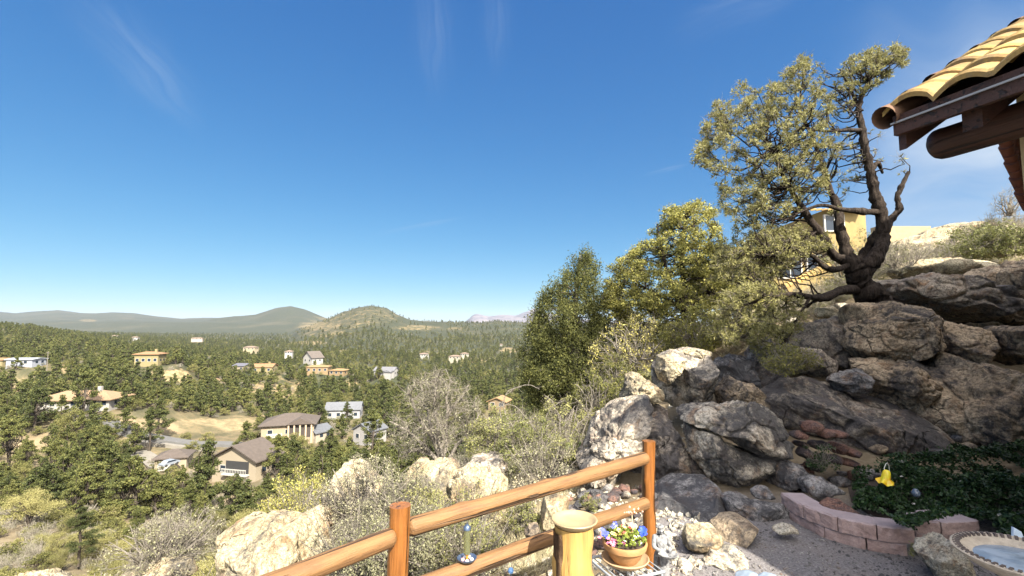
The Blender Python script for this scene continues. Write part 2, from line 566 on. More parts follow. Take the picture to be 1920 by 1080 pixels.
RIDGES = [   # (distance, depth of slope, skyline points in the photograph)
    (2400, 950, [(540, 640), (560, 622), (585, 610), (610, 600), (640, 588), (670, 577), (695, 574), (725, 578), (745, 590), (770, 600), (800, 603), (860, 606), (900, 606), (930, 603), (970, 605), (1010, 610), (1080, 616), (1200, 625)]),
    (5200, 1200, [(380, 612), (410, 599), (440, 594), (480, 590), (520, 577), (545, 574), (570, 580), (610, 596), (640, 604), (700, 612)]),
    (4300, 700, [(600, 606), (625, 596), (640, 586), (660, 582), (680, 590), (720, 606)]),
    (7000, 1700, [(-700, 580), (-300, 583), (0, 585), (30, 588), (60, 585), (110, 582), (150, 587), (180, 588), (210, 586), (250, 587), (290, 593), (340, 598), (400, 596), (440, 597), (480, 600), (560, 604), (640, 607), (800, 608), (1200, 608), (2000, 600)]),
    (10500, 1200, [(840, 618), (870, 606), (880, 599), (885, 593), (895, 590), (905, 591.5), (930, 594), (950, 591), (965, 592), (980, 586), (990, 582), (1000, 579), (1020, 583), (1050, 592), (1100, 600), (1300, 612)]),
    (900, 260, [(-900, 600), (-300, 604), (0, 611), (60, 616), (140, 628), (230, 640), (330, 650), (420, 659)]),
]


PADS = []
for px_, py_, d_, r_ in ((452, 902, 118, 17), (336, 880, 128, 9), (548, 824, 172, 22), (150, 768, 165, 26), (684, 832, 172, 15), (588, 826, 176, 12), (648, 788, 222, 17), (280, 686, 268, 19), (44, 686, 240, 14),
                         (496, 700, 330, 16), (452, 697, 340, 12), (580, 682, 380, 13), (598, 700, 345, 14), (634, 704, 345, 12), (722, 706, 330, 16), (932, 766, 190, 11)):
    q_ = at(px_, py_, d_)
    PADS.append((q_.x, d_ + r_ * .35, q_.z, r_))


def zt(x, y):
    x = np.atleast_1d(np.asarray(x, float)); y = np.atleast_1d(np.asarray(y, float))
    yy = np.maximum(y, 1.0)
    t = np.clip(x / yy, GT[0], GT[-1])
    l = np.clip(np.log(yy), 0, GD[-1])
    a = (t - GT[0]) / (GT[1] - GT[0]); b = (l - GD[0]) / (GD[1] - GD[0])
    i = np.clip(a.astype(int), 0, len(GT) - 2); j = np.clip(b.astype(int), 0, len(GD) - 2)
    fa, fb = a - i, b - j
    z = (_G[i, j] * (1 - fa) * (1 - fb) + _G[i + 1, j] * fa * (1 - fb) + _G[i, j + 1] * (1 - fa) * fb + _G[i + 1, j + 1] * fa * fb)
    px = 960 + F * t
    for D, w, sk in RIDGES:
        sky_y = np.interp(px, [p[0] for p in sk], [p[1] for p in sk])
        top = (612 - sky_y) / F * D
        if D == 10500:
            top = top + 45 * fbm(np.stack([x / 260, y / 500, x * 0], -1), 4, 3)
        elif D > 2000:
            top = top + D * .0012 * fbm(np.stack([x / 300, y / 600, x * 0], -1), 4, 3)
        base = z
        fr = np.where(yy < D, np.exp(-((yy - D) / w) ** 2), np.exp(-((yy - D) / (w * 1.5)) ** 2))
        if D > 2000:  # gullies on the slopes
            fr = fr * (1 + .22 * (1 - fr) * fbm(np.stack([x / (D * .03), y / (D * .12), x * 0], -1), 3, 9))
        z = np.maximum(z, base + (top - base) * fr)
    for hx_, hy_, hz_, hr_ in PADS:      # levelled ground under the houses
        w_ = np.exp(-((((x - hx_) ** 2 + (y - hy_) ** 2) / hr_ ** 2) ** 2))
        z = z + (hz_ - z) * w_
    # local roughness away from the patio
    rough = np.clip((yy - 4.2) / 4, 0, 1) * np.where(px < 1000, 1, np.clip((yy - 5) / 4, 0, 1))
    rough = np.maximum(rough, np.clip((1150 - px) / 200, 0, 1) * np.clip((yy - 3.2) / 1.5, 0, 1))
    z = z + rough * (.16 * fbm(np.stack([x * 1.1, y * 1.1, x * 0], -1), 4, 5)
                     + np.clip(yy / 60, 0, 1) * 1.6 * fbm(np.stack([x / 14, y / 14, x * 0], -1), 3, 6))
    return z


def zt1(x, y):
    return float(zt(x, y)[0])


# bare patches of soil: photo px, py, half width, half height, strength
BARE = [(380, 800, 110, 16, 1), (270, 795, 70, 16, 1), (330, 706, 60, 14, 1), (515, 735, 70, 26, .9), (540, 720, 55, 14, .8), (20, 718, 50, 22, 1),
        (62, 825, 48, 22, 1), (95, 692, 60, 16, .8), (210, 712, 60, 14, .6), (140, 668, 40, 6, .8), (125, 935, 22, 18, .9), (50, 930, 26, 18, .9), (15, 935, 14, 22, .8),
        (460, 790, 60, 16, .7), (650, 720, 26, 10, .6), (955, 657, 22, 6, 1), (880, 676, 60, 5, .6), (580, 643, 40, 5, .8), (655, 657, 24, 3, .8),
        (820, 659, 30, 3, .5), (520, 700, 40, 8, .5), (600, 612, 50, 10, .8), (640, 604, 70, 16, .52), (690, 592, 70, 18, .46), (610, 625, 60, 8, .5), (780, 615, 50, 6, .5), (860, 617, 30, 4, .6),
        (340, 636, 80, 4, .6), (220, 632, 40, 4, .6), (165, 601, 20, 3, .7), (420, 712, 40, 8, .6), (300, 860, 40, 16, .8), (890, 745, 30, 8, .5), (905, 785, 34, 8, .6), (545, 900, 30, 10, .4)]


def bare_at(px, py):
    b = np.zeros_like(px)
    for cx, cy, rx, ry, s in BARE:
        q = ((px - cx) / rx / .9) ** 2 + ((py - cy) / ry / .9) ** 2
        b = np.maximum(b, s * np.clip(1.5 - q, 0, 1))
    return b


def make_ground():
    tt = np.concatenate([np.linspace(-2.07, -1.15, 40)[:-1], np.linspace(-1.15, 1.15, 560), np.linspace(1.15, 2.07, 40)[1:]])
    dd = np.exp(np.linspace(0, math.log(14500), 620))
    T, D = np.meshgrid(tt, dd)
    x, y = (T * D).ravel(), D.ravel()
    z = zt(x, y)
    verts = np.stack([x, y, z], -1)
    nr, nc = T.shape
    idx = np.arange(nr * nc).reshape(nr, nc)
    fa = np.stack([idx[:-1, :-1], idx[:-1, 1:], idx[1:, 1:], idx[1:, :-1]], -1).reshape(-1, 4)
    # the ground beside and behind the camera
    ys = np.array([-30, -20, -12, -6, -2, 0.0])
    xs = tt
    bx = np.array([[t * max(1, (1 - yb) * 1.0) for t in xs] for yb in ys])
    by = np.repeat(ys[:, None], len(xs), 1)
    bz = np.full(bx.shape, -1.8)
    b0 = len(verts)
    verts = np.concatenate([verts, np.stack([bx.ravel(), by.ravel(), bz.ravel()], -1)])
    bi = b0 + np.arange(bx.size).reshape(bx.shape)
    allr = np.concatenate([bi, idx[:1]], 0)
    fb = np.stack([allr[:-1, :-1], allr[:-1, 1:], allr[1:, 1:], allr[1:, :-1]], -1).reshape(-1, 4)
    me = np_mesh('ground', verts, np.concatenate([fa, fb]))
    yv = np.maximum(verts[:, 1], .5)
    px, py = pix(verts[:, 0], yv, verts[:, 2])
    br = bare_at(px, py)
    pat = np.clip(1 - (yv - 4.6) / .8, 0, 1) * np.clip((px - 1150) / 100, 0, 1)
    pat = np.maximum(pat, np.clip(1 - (yv - 2.2) / .8, 0, 1))
    for nm, arr in (('bare', br), ('patio', pat)):
        a = me.attributes.new(nm, 'FLOAT', 'POINT')
        a.data.foreach_set('value', arr.astype(np.float32))
    m, t, b = new_mat('ground_soil')
    g = t.nodes.new('ShaderNodeNewGeometry')
    P = g.outputs['Position']
    ab = N(t, 'ShaderNodeAttribute', attribute_name='bare').outputs['Fac']
    ap = N(t, 'ShaderNodeAttribute', attribute_name='patio').outputs['Fac']
    sep = N(t, 'ShaderNodeSeparateXYZ', ins={0: P})
    far = ramp(t, N(t, 'ShaderNodeMath', operation='MULTIPLY', ins={0: sep.outputs[1], 1: 1 / 3000}).outputs[0], [(.01, 0), (.10, 1)])
    vfar = ramp(t, N(t, 'ShaderNodeMath', operation='MULTIPLY', ins={0: sep.outputs[1], 1: 1 / 12000}).outputs[0], [(.70, 0), (.74, 1)])
    soil = ramp(t, noise(t, P, .9, 6, .65), [(.3, (.13, .10, .065)), (.55, (.24, .195, .13)), (.75, (.33, .275, .185))])
    soil = mixc(t, ramp(t, noise(t, P, 14, 5, .7), [(.42, .6), (.6, 0.0)]), soil, (.15, .115, .07))
    soil2 = ramp(t, noise(t, P, .035, 5, .6), [(.3, (.26, .19, .095)), (.5, (.32, .235, .125)), (.7, (.30, .19, .12))])
    soil2 = mixc(t, ramp(t, noise(t, P, .25, 5, .75), [(.44, 0.0), (.56, .8)]), soil2, (.08, .08, .036))
    soil2 = mixc(t, ramp(t, noise(t, P, .9, 5, .8), [(.5, 0.0), (.62, .6)]), soil2, (.11, .09, .05))
    c = mixc(t, far, soil, soil2)
    # far wooded slopes: dense dark crowns over dry soil
    n_a = noise(t, P, .055, 6, .8)
    n_b = noise(t, P, .004, 4, .6)
    vv = N(t, 'ShaderNodeMath', operation='MULTIPLY_ADD', ins={0: n_b, 1: .5, 2: n_a})
    cover = ramp(t, vv.outputs[0], [(.60, 0.0), (.70, 1.0)])
    abm = N(t, 'ShaderNodeMath', operation='MULTIPLY_ADD', ins={0: ab, 1: -.30, 2: .12})
    vv2 = N(t, 'ShaderNodeMath', operation='ADD', ins={0: vv.outputs[0], 1: abm.outputs[0]})
    cover = ramp(t, vv2.outputs[0], [(.62, .12), (.74, 1.0)])
    cf = N(t, 'ShaderNodeMath', operation='MULTIPLY', ins={0: cover, 1: far})
    wood = ramp(t, noise(t, P, .2, 4, .8), [(.35, (.022, .027, .017)), (.65, (.065, .066, .038))])
    c = mixc(t, cf.outputs[0], c, wood)
    vd = N(t, 'ShaderNodeTexVoronoi', feature='F1', ins={'Vector': P, 'Scale': .052})
    dots = N(t, 'ShaderNodeMath', operation='MULTIPLY', ins={0: ramp(t, vd.outputs['Distance'], [(.30, .85), (.46, 0.0)]), 1: far})
    c = mixc(t, dots.outputs[0], c, (.03, .036, .02))
    patch = N(t, 'ShaderNodeMath', operation='MULTIPLY', ins={0: ramp(t, noise(t, P, .0022, 6, .7), [(.5, 0.0), (.7, .5)]), 1: far})
    c = mixc(t, patch.outputs[0], c, (.11, .095, .06))
    crag = ramp(t, noise(t, P, .006, 6, .75), [(.35, (.04, .042, .055)), (.5, (.13, .115, .125)), (.7, (.20, .17, .165))])
    c = mixc(t, vfar, c, crag)
    grav = ramp(t, noise(t, P, 55, 4, .8), [(.3, (.08, .075, .075)), (.5, (.18, .17, .172)), (.72, (.33, .315, .31))])
    grav = mixc(t, ramp(t, noise(t, P, 2.2, 4), [(.4, 0.0), (.7, .35)]), grav, (.25, .21, .18))
    c = mixc(t, ap, c, grav)
    t.links.new(c, b.inputs['Base Color'])
    b.inputs['Roughness'].default_value = .95
    b.inputs['Specular IOR Level'].default_value = .1
    bump(t, b, noise(t, P, 40, 6, .8), .8, .03)
    return tag(link_mesh('ground', me, m), kind='structure')


ground = make_ground()


def strip_on_ground(name, pts, width, mat, lift=.12, kind='structure', nx=6):
    """a road laid on the terrain along world points"""
    P = np.array(pts, float)
    s = np.concatenate([[0], np.cumsum(np.linalg.norm(np.diff(P, axis=0), axis=1))])
    n = max(8, int(s[-1] / 2.5))
    q = np.linspace(0, s[-1], n)
    X = np.interp(q, s, P[:, 0]); Y = np.interp(q, s, P[:, 1])
    k = np.ones(5) / 5
    X[2:-2] = np.convolve(X, k, 'valid'); Y[2:-2] = np.convolve(Y, k, 'valid')
    dx, dy = np.gradient(X), np.gradient(Y)
    L = np.hypot(dx, dy)
    nxv, nyv = -dy / L, dx / L
    w = np.linspace(-.5, .5, nx) * width
    VX = X[:, None] + nxv[:, None] * w; VY = Y[:, None] + nyv[:, None] * w
    zc = zt(VX.ravel(), VY.ravel()).reshape(VX.shape)
    Z = zc.max(1, keepdims=True) + lift + 0 * VX
    v = np.stack([VX.ravel(), VY.ravel(), Z.ravel()], -1)
    idx = np.arange(v.shape[0]).reshape(VX.shape)
    f = np.stack([idx[:-1, :-1], idx[:-1, 1:], idx[1:, 1:], idx[1:, :-1]], -1).reshape(-1, 4)
    # side skirts
    v2 = np.concatenate([v, v[idx[:, 0]] - [0, 0, 2.5], v[idx[:, -1]] - [0, 0, 2.5]])
    a = len(v) + np.arange(n); c_ = len(v) + n + np.arange(n)
    f = np.concatenate([f, np.stack([a[:-1], idx[:-1, 0], idx[1:, 0], a[1:]], -1), np.stack([idx[:-1, -1], c_[:-1], c_[1:], idx[1:, -1]], -1)])
    return tag(link_mesh(name, np_mesh(name, v2, f, smooth=False), mat), kind=kind)


M['asphalt'] = plain('asphalt', (.10, .098, .095), .9, .1, .6)
M['concrete'] = plain('concrete', (.17, .155, .13), .9, .1, .6)


def gp(px, py, d):
    """x, y at photo column px, depth d"""
    p = at(px, py, d)
    return (p.x, p.y)


def wx(px, d):
    return ((px - 960) / F * d, d)


strip_on_ground('road', [wx(150, 158), wx(262, 157), wx(330, 158), wx(400, 160), wx(480, 163), wx(560, 166)], 4.5, M['asphalt'], .9)
strip_on_ground('pavement', [wx(255, 152), wx(330, 153), wx(410, 155)], 1.6, M['concrete'], 1.0)
strip_on_ground('driveway', [wx(275, 147), wx(300, 140), wx(330, 130)], 5, M['concrete'], .35)
strip_on_ground('lane', [wx(-80, 146), wx(0, 150), wx(50, 156), wx(90, 166)], 4.5, M['asphalt'], .5)
# ------------------------------------------------------------------ boulders
_ico = {}


def ico(sub):
    if sub not in _ico:
        bm = bmesh.new()
        bmesh.ops.create_icosphere(bm, subdivisions=sub, radius=1)
        v = np.array([p.co[:] for p in bm.verts]); f = np.array([[q.index for q in p.verts] for p in bm.faces])
        bm.free()
        _ico[sub] = (v, f)
    return _ico[sub]


def facet(p, seed, K=14, lo=.62, hi=.95):
    r = np.random.default_rng(seed)
    for _ in range(K):
        n = r.normal(size=3); n /= np.linalg.norm(n)
        h = r.uniform(lo, hi)
        d = p @ n - h
        m = d > 0
        p[m] -= d[m][:, None] * n * .92
    return p


def crack_disp(p, seed, k=18, width=.05):
    r = np.random.default_rng(seed + 99)
    s = r.normal(size=(k, 3)); s /= np.linalg.norm(s, axis=1, keepdims=True); s *= r.uniform(.5, 1.1, (k, 1))
    q = p + .16 * np.stack([fbm(p * 2.2 + 5 * i, 3, seed + i) for i in range(3)], -1)
    d = np.sqrt(((q[:, None] - s[None]) ** 2).sum(-1))
    d.sort(axis=1)
    e = d[:, 1] - d[:, 0]
    # steps between neighbouring blocks plus the crack itself
    return -np.exp(-(e / width) ** 2)


def rock_local(size, seed, sub=4, K=14, rough=.05, cracks=0.0):
    v, f = ico(sub)
    p = facet(v.copy(), seed, K)
    nrm = v
    p = p * (1 + .16 * fbm(v * 1.3 + seed, 3, seed))[:, None]
    p = p + nrm * (rough * fbm(v * 4 + seed, 4, seed + 5))[:, None]
    if cracks: p = p + nrm * (cracks * crack_disp(v, seed))[:, None]
    return p * np.array(size), f


def outline_rock(pts, d, thick, mat, label, seed, sub=6, K=20, n=3.4, lean=0.0, rough=.065, cracks=.05, name='boulder', group=None, cat='boulder', extra=None, tex=1.0):
    dc = d + thick * .75
    if sub >= 6: sub = min(7, sub + (1 if (max(p[0] for p in pts) - min(p[0] for p in pts)) > 130 else 0))
    W3 = [at(x, y, dc) for x, y in pts]
    X = np.array([p.x for p in W3]); Z = np.array([p.z for p in W3])
    cx, cz = (X.min() + X.max()) / 2, (Z.min() + Z.max()) / 2
    # polar outline about the centre
    th = np.linspace(-math.pi, math.pi, 181)
    R = np.zeros_like(th)
    m = len(X)
    for i, a in enumerate(th):
        ca, sa = math.cos(a), math.sin(a)
        best = 0
        for k in range(m):
            x1, z1, x2, z2 = X[k] - cx, Z[k] - cz, X[(k + 1) % m] - cx, Z[(k + 1) % m] - cz
            ex, ez = x2 - x1, z2 - z1
            den = ca * ez - sa * ex
            if abs(den) < 1e-9: continue
            t_ = (x1 * ez - z1 * ex) / den
            u_ = (x1 * sa - z1 * ca) / den
            if t_ > 0 and -1e-6 <= u_ <= 1 + 1e-6: best = max(best, t_)
        R[i] = best
    v, f = ico(sub)
    ang = np.arctan2(v[:, 2], v[:, 0])
    Rv = np.interp(ang, th, R)
    rho = np.hypot(v[:, 0], v[:, 2])
    s = (rho ** n + np.abs(v[:, 1]) ** n) ** (-1 / n)
    p = v * s[:, None]
    r = np.random.default_rng(seed)
    for _ in range(K):
        q = r.normal(size=3); q[1] = -abs(q[1]) * 1.1 if r.random() < .8 else q[1]; q /= np.linalg.norm(q)
        h = r.uniform(.60, .96)
        dd = p @ q - h
        mm = dd > 0
        p[mm] -= dd[mm][:, None] * q * .97
    size = math.sqrt((X.max() - X.min()) * (Z.max() - Z.min())) / 2
    loc = np.stack([p[:, 0] * Rv, p[:, 1] * thick, p[:, 2] * Rv], -1)
    fr = 1 / max(size, .15)
    wn_ = loc * fr
    rg = 1 - 2 * np.abs(fbm(wn_ * 2.2 + seed * 2, 4, seed + 8, .55))
    disp = size * (.08 * fbm(wn_ * 1.1 + seed, 3, seed) + rough * 1.3 * fbm(wn_ * 3.2 + seed, 7, seed + 3, .66) - rough * .7 * np.clip(rg - .72, 0, 1) / .28)
    if cracks: disp = disp + size * cracks * 1.4 * crack_disp(wn_ * .9, seed, 22, .045)
    nrm = v
    loc = loc + nrm * disp[:, None]
    loc[:, 1] += lean * loc[:, 2]
    me = np_mesh(name, loc, f)
    o = link_mesh(name, me, mat, loc=(cx, d + thick * .75, cz))
    tag(o, label, cat, group)
    return o


def B(pts, d, th, mat, label, seed, **k):
    return outline_rock(pts, d, th, M[mat], label, seed, **k)


G_ = 'boulders of the shaded outcrop'
B([(1282, 772), (1300, 756), (1345, 749), (1400, 751), (1450, 761), (1486, 777), (1492, 800), (1489, 825), (1465, 849), (1440, 857), (1415, 852), (1385, 832), (1340, 808), (1300, 793), (1282, 788)],
  5.15, .55, 'rock_mix', 'flat-topped grey boulder slab with vertical cracks resting on a tilted tan boulder', 101, sub=6, K=18, lean=.25, cracks=.09)
B([(1281, 782), (1300, 790), (1340, 806), (1385, 830), (1415, 850), (1445, 855), (1452, 890), (1425, 926), (1385, 934), (1345, 926), (1318, 890), (1298, 850), (1284, 812)],
  5.2, .5, 'rock_mix', 'tilted tan and grey boulder under the flat-topped cracked slab', 102, sub=6, K=19, lean=-.1)
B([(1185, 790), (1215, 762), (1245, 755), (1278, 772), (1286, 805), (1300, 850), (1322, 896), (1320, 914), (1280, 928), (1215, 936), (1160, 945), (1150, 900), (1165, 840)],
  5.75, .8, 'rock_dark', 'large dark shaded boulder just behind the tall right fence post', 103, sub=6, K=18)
B([(1120, 790), (1140, 768), (1165, 752), (1210, 745), (1232, 762), (1222, 800), (1200, 845), (1170, 880), (1140, 925), (1100, 932), (1072, 915), (1066, 888), (1090, 858), (1108, 828)],
  5.6, .7, 'rock_mix', 'rounded boulder with dappled sunlight behind the upper fence rail', 104, sub=6, K=17, cracks=.07)
B([(1170, 712), (1190, 698), (1215, 702), (1240, 722), (1245, 748), (1200, 752), (1160, 770), (1150, 750), (1160, 730)], 6.5, .5, 'rock_lit',
  'jagged sunlit rock left of and below the big pale-topped boulder', 105, rough=.12)
B([(1232, 690), (1245, 668), (1270, 656), (1300, 651), (1335, 657), (1352, 676), (1345, 705), (1335, 738), (1320, 760), (1272, 768), (1245, 750), (1236, 715)],
  6.9, .7, 'rock_mix', 'big round boulder with a bright sunlit top below the mid-slope tree', 106, sub=6, K=17)
B([(1228, 690), (1234, 668), (1262, 660), (1285, 672), (1278, 705), (1255, 722), (1236, 712)], 6.75, .3, 'rock_lit', 'pale sunlit rock leaning on the left side of the round boulder', 107)
B([(1275, 660), (1300, 650), (1336, 655), (1340, 670), (1310, 678), (1280, 672)], 7.2, .35, 'rock_lit', 'flat sunlit rock crowning the round boulder', 108)
B([(1335, 682), (1372, 646), (1405, 650), (1425, 690), (1438, 740), (1405, 765), (1350, 755)], 7.6, .6, 'rock_grey', 'grey boulder right of the dark hollow beside the round boulder', 109)
B([(1345, 735), (1372, 700), (1420, 720), (1445, 760), (1400, 775), (1355, 765)], 6.9, .35, 'rock_tan', 'sloping brown slab at the foot of the dark hollow', 110)
B([(1400, 700), (1440, 668), (1478, 690), (1500, 740), (1460, 775), (1410, 760)], 7.5, .6, 'rock_dark', 'dark boulder half hidden under the pine branch', 111)
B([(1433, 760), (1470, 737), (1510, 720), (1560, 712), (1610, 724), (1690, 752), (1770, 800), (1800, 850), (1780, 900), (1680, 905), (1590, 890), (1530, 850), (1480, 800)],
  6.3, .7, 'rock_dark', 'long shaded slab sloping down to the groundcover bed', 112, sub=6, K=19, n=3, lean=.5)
B([(1620, 610), (1632, 585), (1660, 566), (1695, 560), (1728, 575), (1746, 600), (1752, 650), (1742, 682), (1700, 692), (1640, 676), (1616, 652)],
  7.2, .75, 'rock_tan', 'rounded brown boulder directly below the pine trunk', 113, sub=6, K=17)
B([(1612, 690), (1625, 664), (1660, 660), (1740, 682), (1768, 705), (1785, 760), (1760, 810), (1700, 800), (1650, 760), (1618, 722)],
  6.7, .7, 'rock_tan', 'blocky brown boulder under the rounded one below the pine', 114, sub=6, K=20)
B([(1742, 640), (1762, 608), (1805, 598), (1850, 618), (1860, 660), (1838, 705), (1795, 730), (1762, 700)], 7.0, .7, 'rock_tan',
  'brown boulder right of the one below the pine, split by a crack', 115, sub=6)
B([(1648, 545), (1655, 520), (1690, 507), (1770, 503), (1830, 515), (1870, 510), (1892, 560), (1905, 600), (1850, 615), (1790, 605), (1730, 575), (1680, 562)],
  8.0, .9, 'rock_dark', 'long dark lichen-stained boulder along the top of the outcrop', 116, sub=6, K=18, cracks=.07)
B([(1762, 725), (1800, 690), (1850, 645), (1900, 640), (1980, 660), (2060, 760), (2060, 960), (1960, 940), (1860, 925), (1785, 905), (1745, 820)],
  6.0, .8, 'rock_tan', 'massive leaning rock face at the right edge above the groundcover', 117, sub=6, K=19, n=3, lean=.35)
B([(1850, 505), (1885, 488), (1960, 480), (2040, 520), (2040, 640), (1930, 620), (1885, 590), (1858, 550)], 8.0, .9, 'rock_tan', 'sunlit tan boulder at the right edge under the eave', 118, sub=6, K=10)
B([(1880, 620), (1910, 600), (1990, 610), (1990, 690), (1930, 690), (1892, 665)], 6.9, .6, 'rock_tan', 'tan boulder wedged at the right edge above the leaning rock face', 119)
B([(1835, 640), (1870, 615), (1905, 640), (1900, 680), (1850, 680)], 7.3, .5, 'rock_tan', 'small brown boulder wedged between larger ones near the right edge', 120)
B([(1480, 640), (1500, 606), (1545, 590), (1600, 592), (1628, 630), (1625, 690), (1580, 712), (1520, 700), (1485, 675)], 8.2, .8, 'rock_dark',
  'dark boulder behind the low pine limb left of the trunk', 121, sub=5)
B([(1478, 665), (1500, 650), (1540, 655), (1572, 680), (1560, 708), (1500, 704), (1476, 690)], 7.4, .4, 'rock_dark', 'egg-shaped dark boulder under the low pine limb', 122)
B([(1565, 715), (1585, 692), (1618, 692), (1638, 715), (1628, 738), (1580, 738)], 6.8, .35, 'rock_grey', 'small grey rock perched above the long shaded slab', 123)
B([(1395, 700), (1420, 640), (1450, 630), (1480, 660), (1470, 700), (1420, 720)], 8.6, .5, 'rock_grey', 'grey boulder behind drooping pine needles', 124)
B([(1224, 955), (1256, 925), (1290, 912), (1350, 914), (1370, 938), (1368, 985), (1320, 1010), (1250, 1010), (1212, 990)], 4.55, .5, 'rock_grey',
  'smooth blue-grey slab under the overhanging dark boulder', 125, rough=.02, cracks=0, K=16, lean=.6)
B([(1360, 938), (1378, 931), (1430, 930), (1466, 940), (1474, 965), (1462, 985), (1400, 985), (1366, 975)], 4.5, .25, 'rock_grey',
  'blocky grey stone at the left end of the paver wall', 126, n=4, K=16)
B([(1342, 990), (1362, 972), (1392, 970), (1416, 985), (1418, 1008), (1400, 1024), (1360, 1024), (1342, 1010)], 4.05, .22, 'rock_tan',
  'rounded brown stone on the gravel beside the sunlit rock', 127, sub=5, K=4, rough=.03, cracks=0)
B([(1280, 1002), (1292, 986), (1322, 985), (1350, 992), (1358, 1012), (1350, 1030), (1300, 1040), (1284, 1025)], 3.85, .2, 'rock_lit',
  'bright sunlit cream rock beside the small statue', 128, sub=5, K=17)
B([(1300, 1050), (1330, 1030), (1390, 1034), (1420, 1062), (1400, 1080), (1320, 1080)], 3.7, .2, 'stone_pale', 'low bright slab half buried in the gravel path', 129, K=17, rough=.03)
B([(1412, 922), (1428, 912), (1448, 916), (1456, 930), (1440, 938), (1416, 934)], 4.75, .12, 'rock_grey', 'small rounded stone on top of the blocky grey stone', 130, sub=4, cracks=0)
B([(1450, 990), (1475, 984), (1500, 988), (1500, 998), (1475, 1002), (1452, 998)], 4.1, .08, 'stone_pale', 'thin flat stone at the foot of the paver wall', 131, sub=4, cracks=0)
B([(1722, 1030), (1740, 1012), (1775, 1008), (1795, 1020), (1808, 1050), (1825, 1090), (1770, 1095), (1735, 1070), (1726, 1050)], 3.35, .2, 'stone_pale',
  'whitish pink quartz rock between the two paver wall segments', 132, sub=5)
B([(1430, 870), (1450, 850), (1480, 848), (1510, 870), (1520, 900), (1490, 925), (1445, 925), (1428, 900)], 5.2, .35, 'rock_grey', 'grey boulder tucked right under the flat-topped slab', 133, sub=5)
B([(1500, 905), (1530, 895), (1570, 905), (1590, 925), (1560, 938), (1505, 930)], 4.75, .2, 'rock_grey', 'flat grey stone behind the left end of the paver wall', 134, sub=4)
B([(1545, 950), (1565, 938), (1590, 942), (1608, 965), (1580, 975), (1550, 968)], 4.2, .15, 'rock_red', 'reddish flat stone lying inside the paver wall', 135, sub=4, cracks=0)
# reddish flagstones tumbled in the shade
k_ = 0
for (px, py, w, h) in ((1520, 800, 46, 26), (1550, 812, 40, 18), (1500, 815, 30, 20), (1540, 835, 44, 18), (1575, 840, 44, 22), (1510, 850, 30, 22), (1560, 862, 56, 22), (1530, 875, 30, 18),
                       (1590, 868, 36, 16), (1505, 835, 26, 14), (1575, 815, 34, 16), (1525, 862, 26, 18), (1600, 850, 30, 16)):
    a = np.linspace(0, 2 * math.pi, 9)[:-1] + .3 * k_
    B([(px + w / 2 * math.cos(q) * random.uniform(.85, 1.1), py - h / 2 * math.sin(q) * random.uniform(.85, 1.1)) for q in a], 5.45 + .03 * (k_ % 5), .16, 'rock_red',
      ('larger ' if w * h > 800 else 'small ') + 'reddish flagstone in the shaded tumble, ' + ('upper' if py < 830 else 'lower') + (' left' if px < 1535 else ' right') + ' part', 200 + k_, sub=3, cracks=0, group='reddish flagstones tumbled in the shade', name='flagstone', cat='stone')
    k_ += 1
# left of the fence
B([(370, 1062), (376, 1030), (390, 1003), (418, 980), (470, 973), (535, 984), (568, 966), (592, 952), (614, 958), (628, 990), (622, 1040), (600, 1100), (560, 1200), (420, 1200), (384, 1120)],
  4.6, .7, 'rock_lit', 'huge smooth cream boulder left of the fence at the bottom', 140, sub=6, K=17, rough=.04, cracks=.04)
B([(592, 985), (602, 945), (618, 912), (630, 876), (660, 862), (692, 876), (712, 920), (722, 970), (700, 1010), (630, 1030)], 6.4, .6, 'rock_lit', 'upright cream boulder half veiled by dry twigs above the huge boulder', 141, sub=5)
B([(728, 925), (745, 892), (780, 870), (820, 860), (852, 866), (868, 895), (862, 940), (800, 960), (735, 950)], 6.9, .6, 'rock_lit', 'low cream boulder below the bare grey tree', 142, sub=5)
B([(866, 885), (880, 858), (905, 843), (938, 848), (955, 872), (965, 905), (958, 950), (940, 975), (900, 960), (876, 925)], 6.6, .5, 'rock_mix', 'grey-streaked boulder with a sunlit ridge between bare tree and green shrub', 143, sub=5, cracks=.1)
B([(838, 905), (875, 875), (935, 890), (968, 935), (975, 990), (950, 1050), (885, 1060), (845, 1010), (828, 955)], 4.9, .5, 'rock_lit', 'broad broken cream rock face seen through the fence rails', 144, sub=6, cracks=.12, rough=.1)
B([(1015, 965), (1022, 935), (1045, 926), (1066, 932), (1072, 960), (1068, 1000), (1040, 1012), (1018, 1005)], 4.4, .25, 'rock_lit', 'smooth pale slab standing behind the log pedestal', 145, sub=5, rough=.02, cracks=0)
B([(982, 1000), (990, 985), (1008, 983), (1014, 1000), (1004, 1012), (986, 1010)], 4.15, .1, 'rock_tan', 'small squarish brown stone among rubble behind the fence', 146, sub=4, cracks=0)
B([(-40, 1105), (10, 1080), (70, 1072), (120, 1085), (130, 1130), (20, 1160)], 6.0, .5, 'rock_lit', 'pale rock at the bottom left corner', 147)
B([(200, 1085), (240, 1066), (290, 1062), (340, 1060), (352, 1090), (300, 1120), (220, 1120)], 5.6, .4, 'rock_lit', 'low pale rock at the bottom edge left of the huge cream boulder', 148)
B([(1072, 870), (1082, 852), (1100, 848), (1112, 862), (1104, 880), (1082, 884)], 7.2, .3, 'stone_pale', 'pale rock beside the prickly pear', 149, sub=4)
B([(1100, 830), (1110, 802), (1126, 794), (1132, 815), (1122, 838)], 7.3, .2, 'stone_pale', 'upright pale rock above the prickly pear', 150, sub=4)
B([(1052, 905), (1062, 880), (1082, 882), (1086, 905), (1070, 915)], 6.2, .2, 'stone_pale', 'pale rock left of the dappled boulder', 151, sub=4)
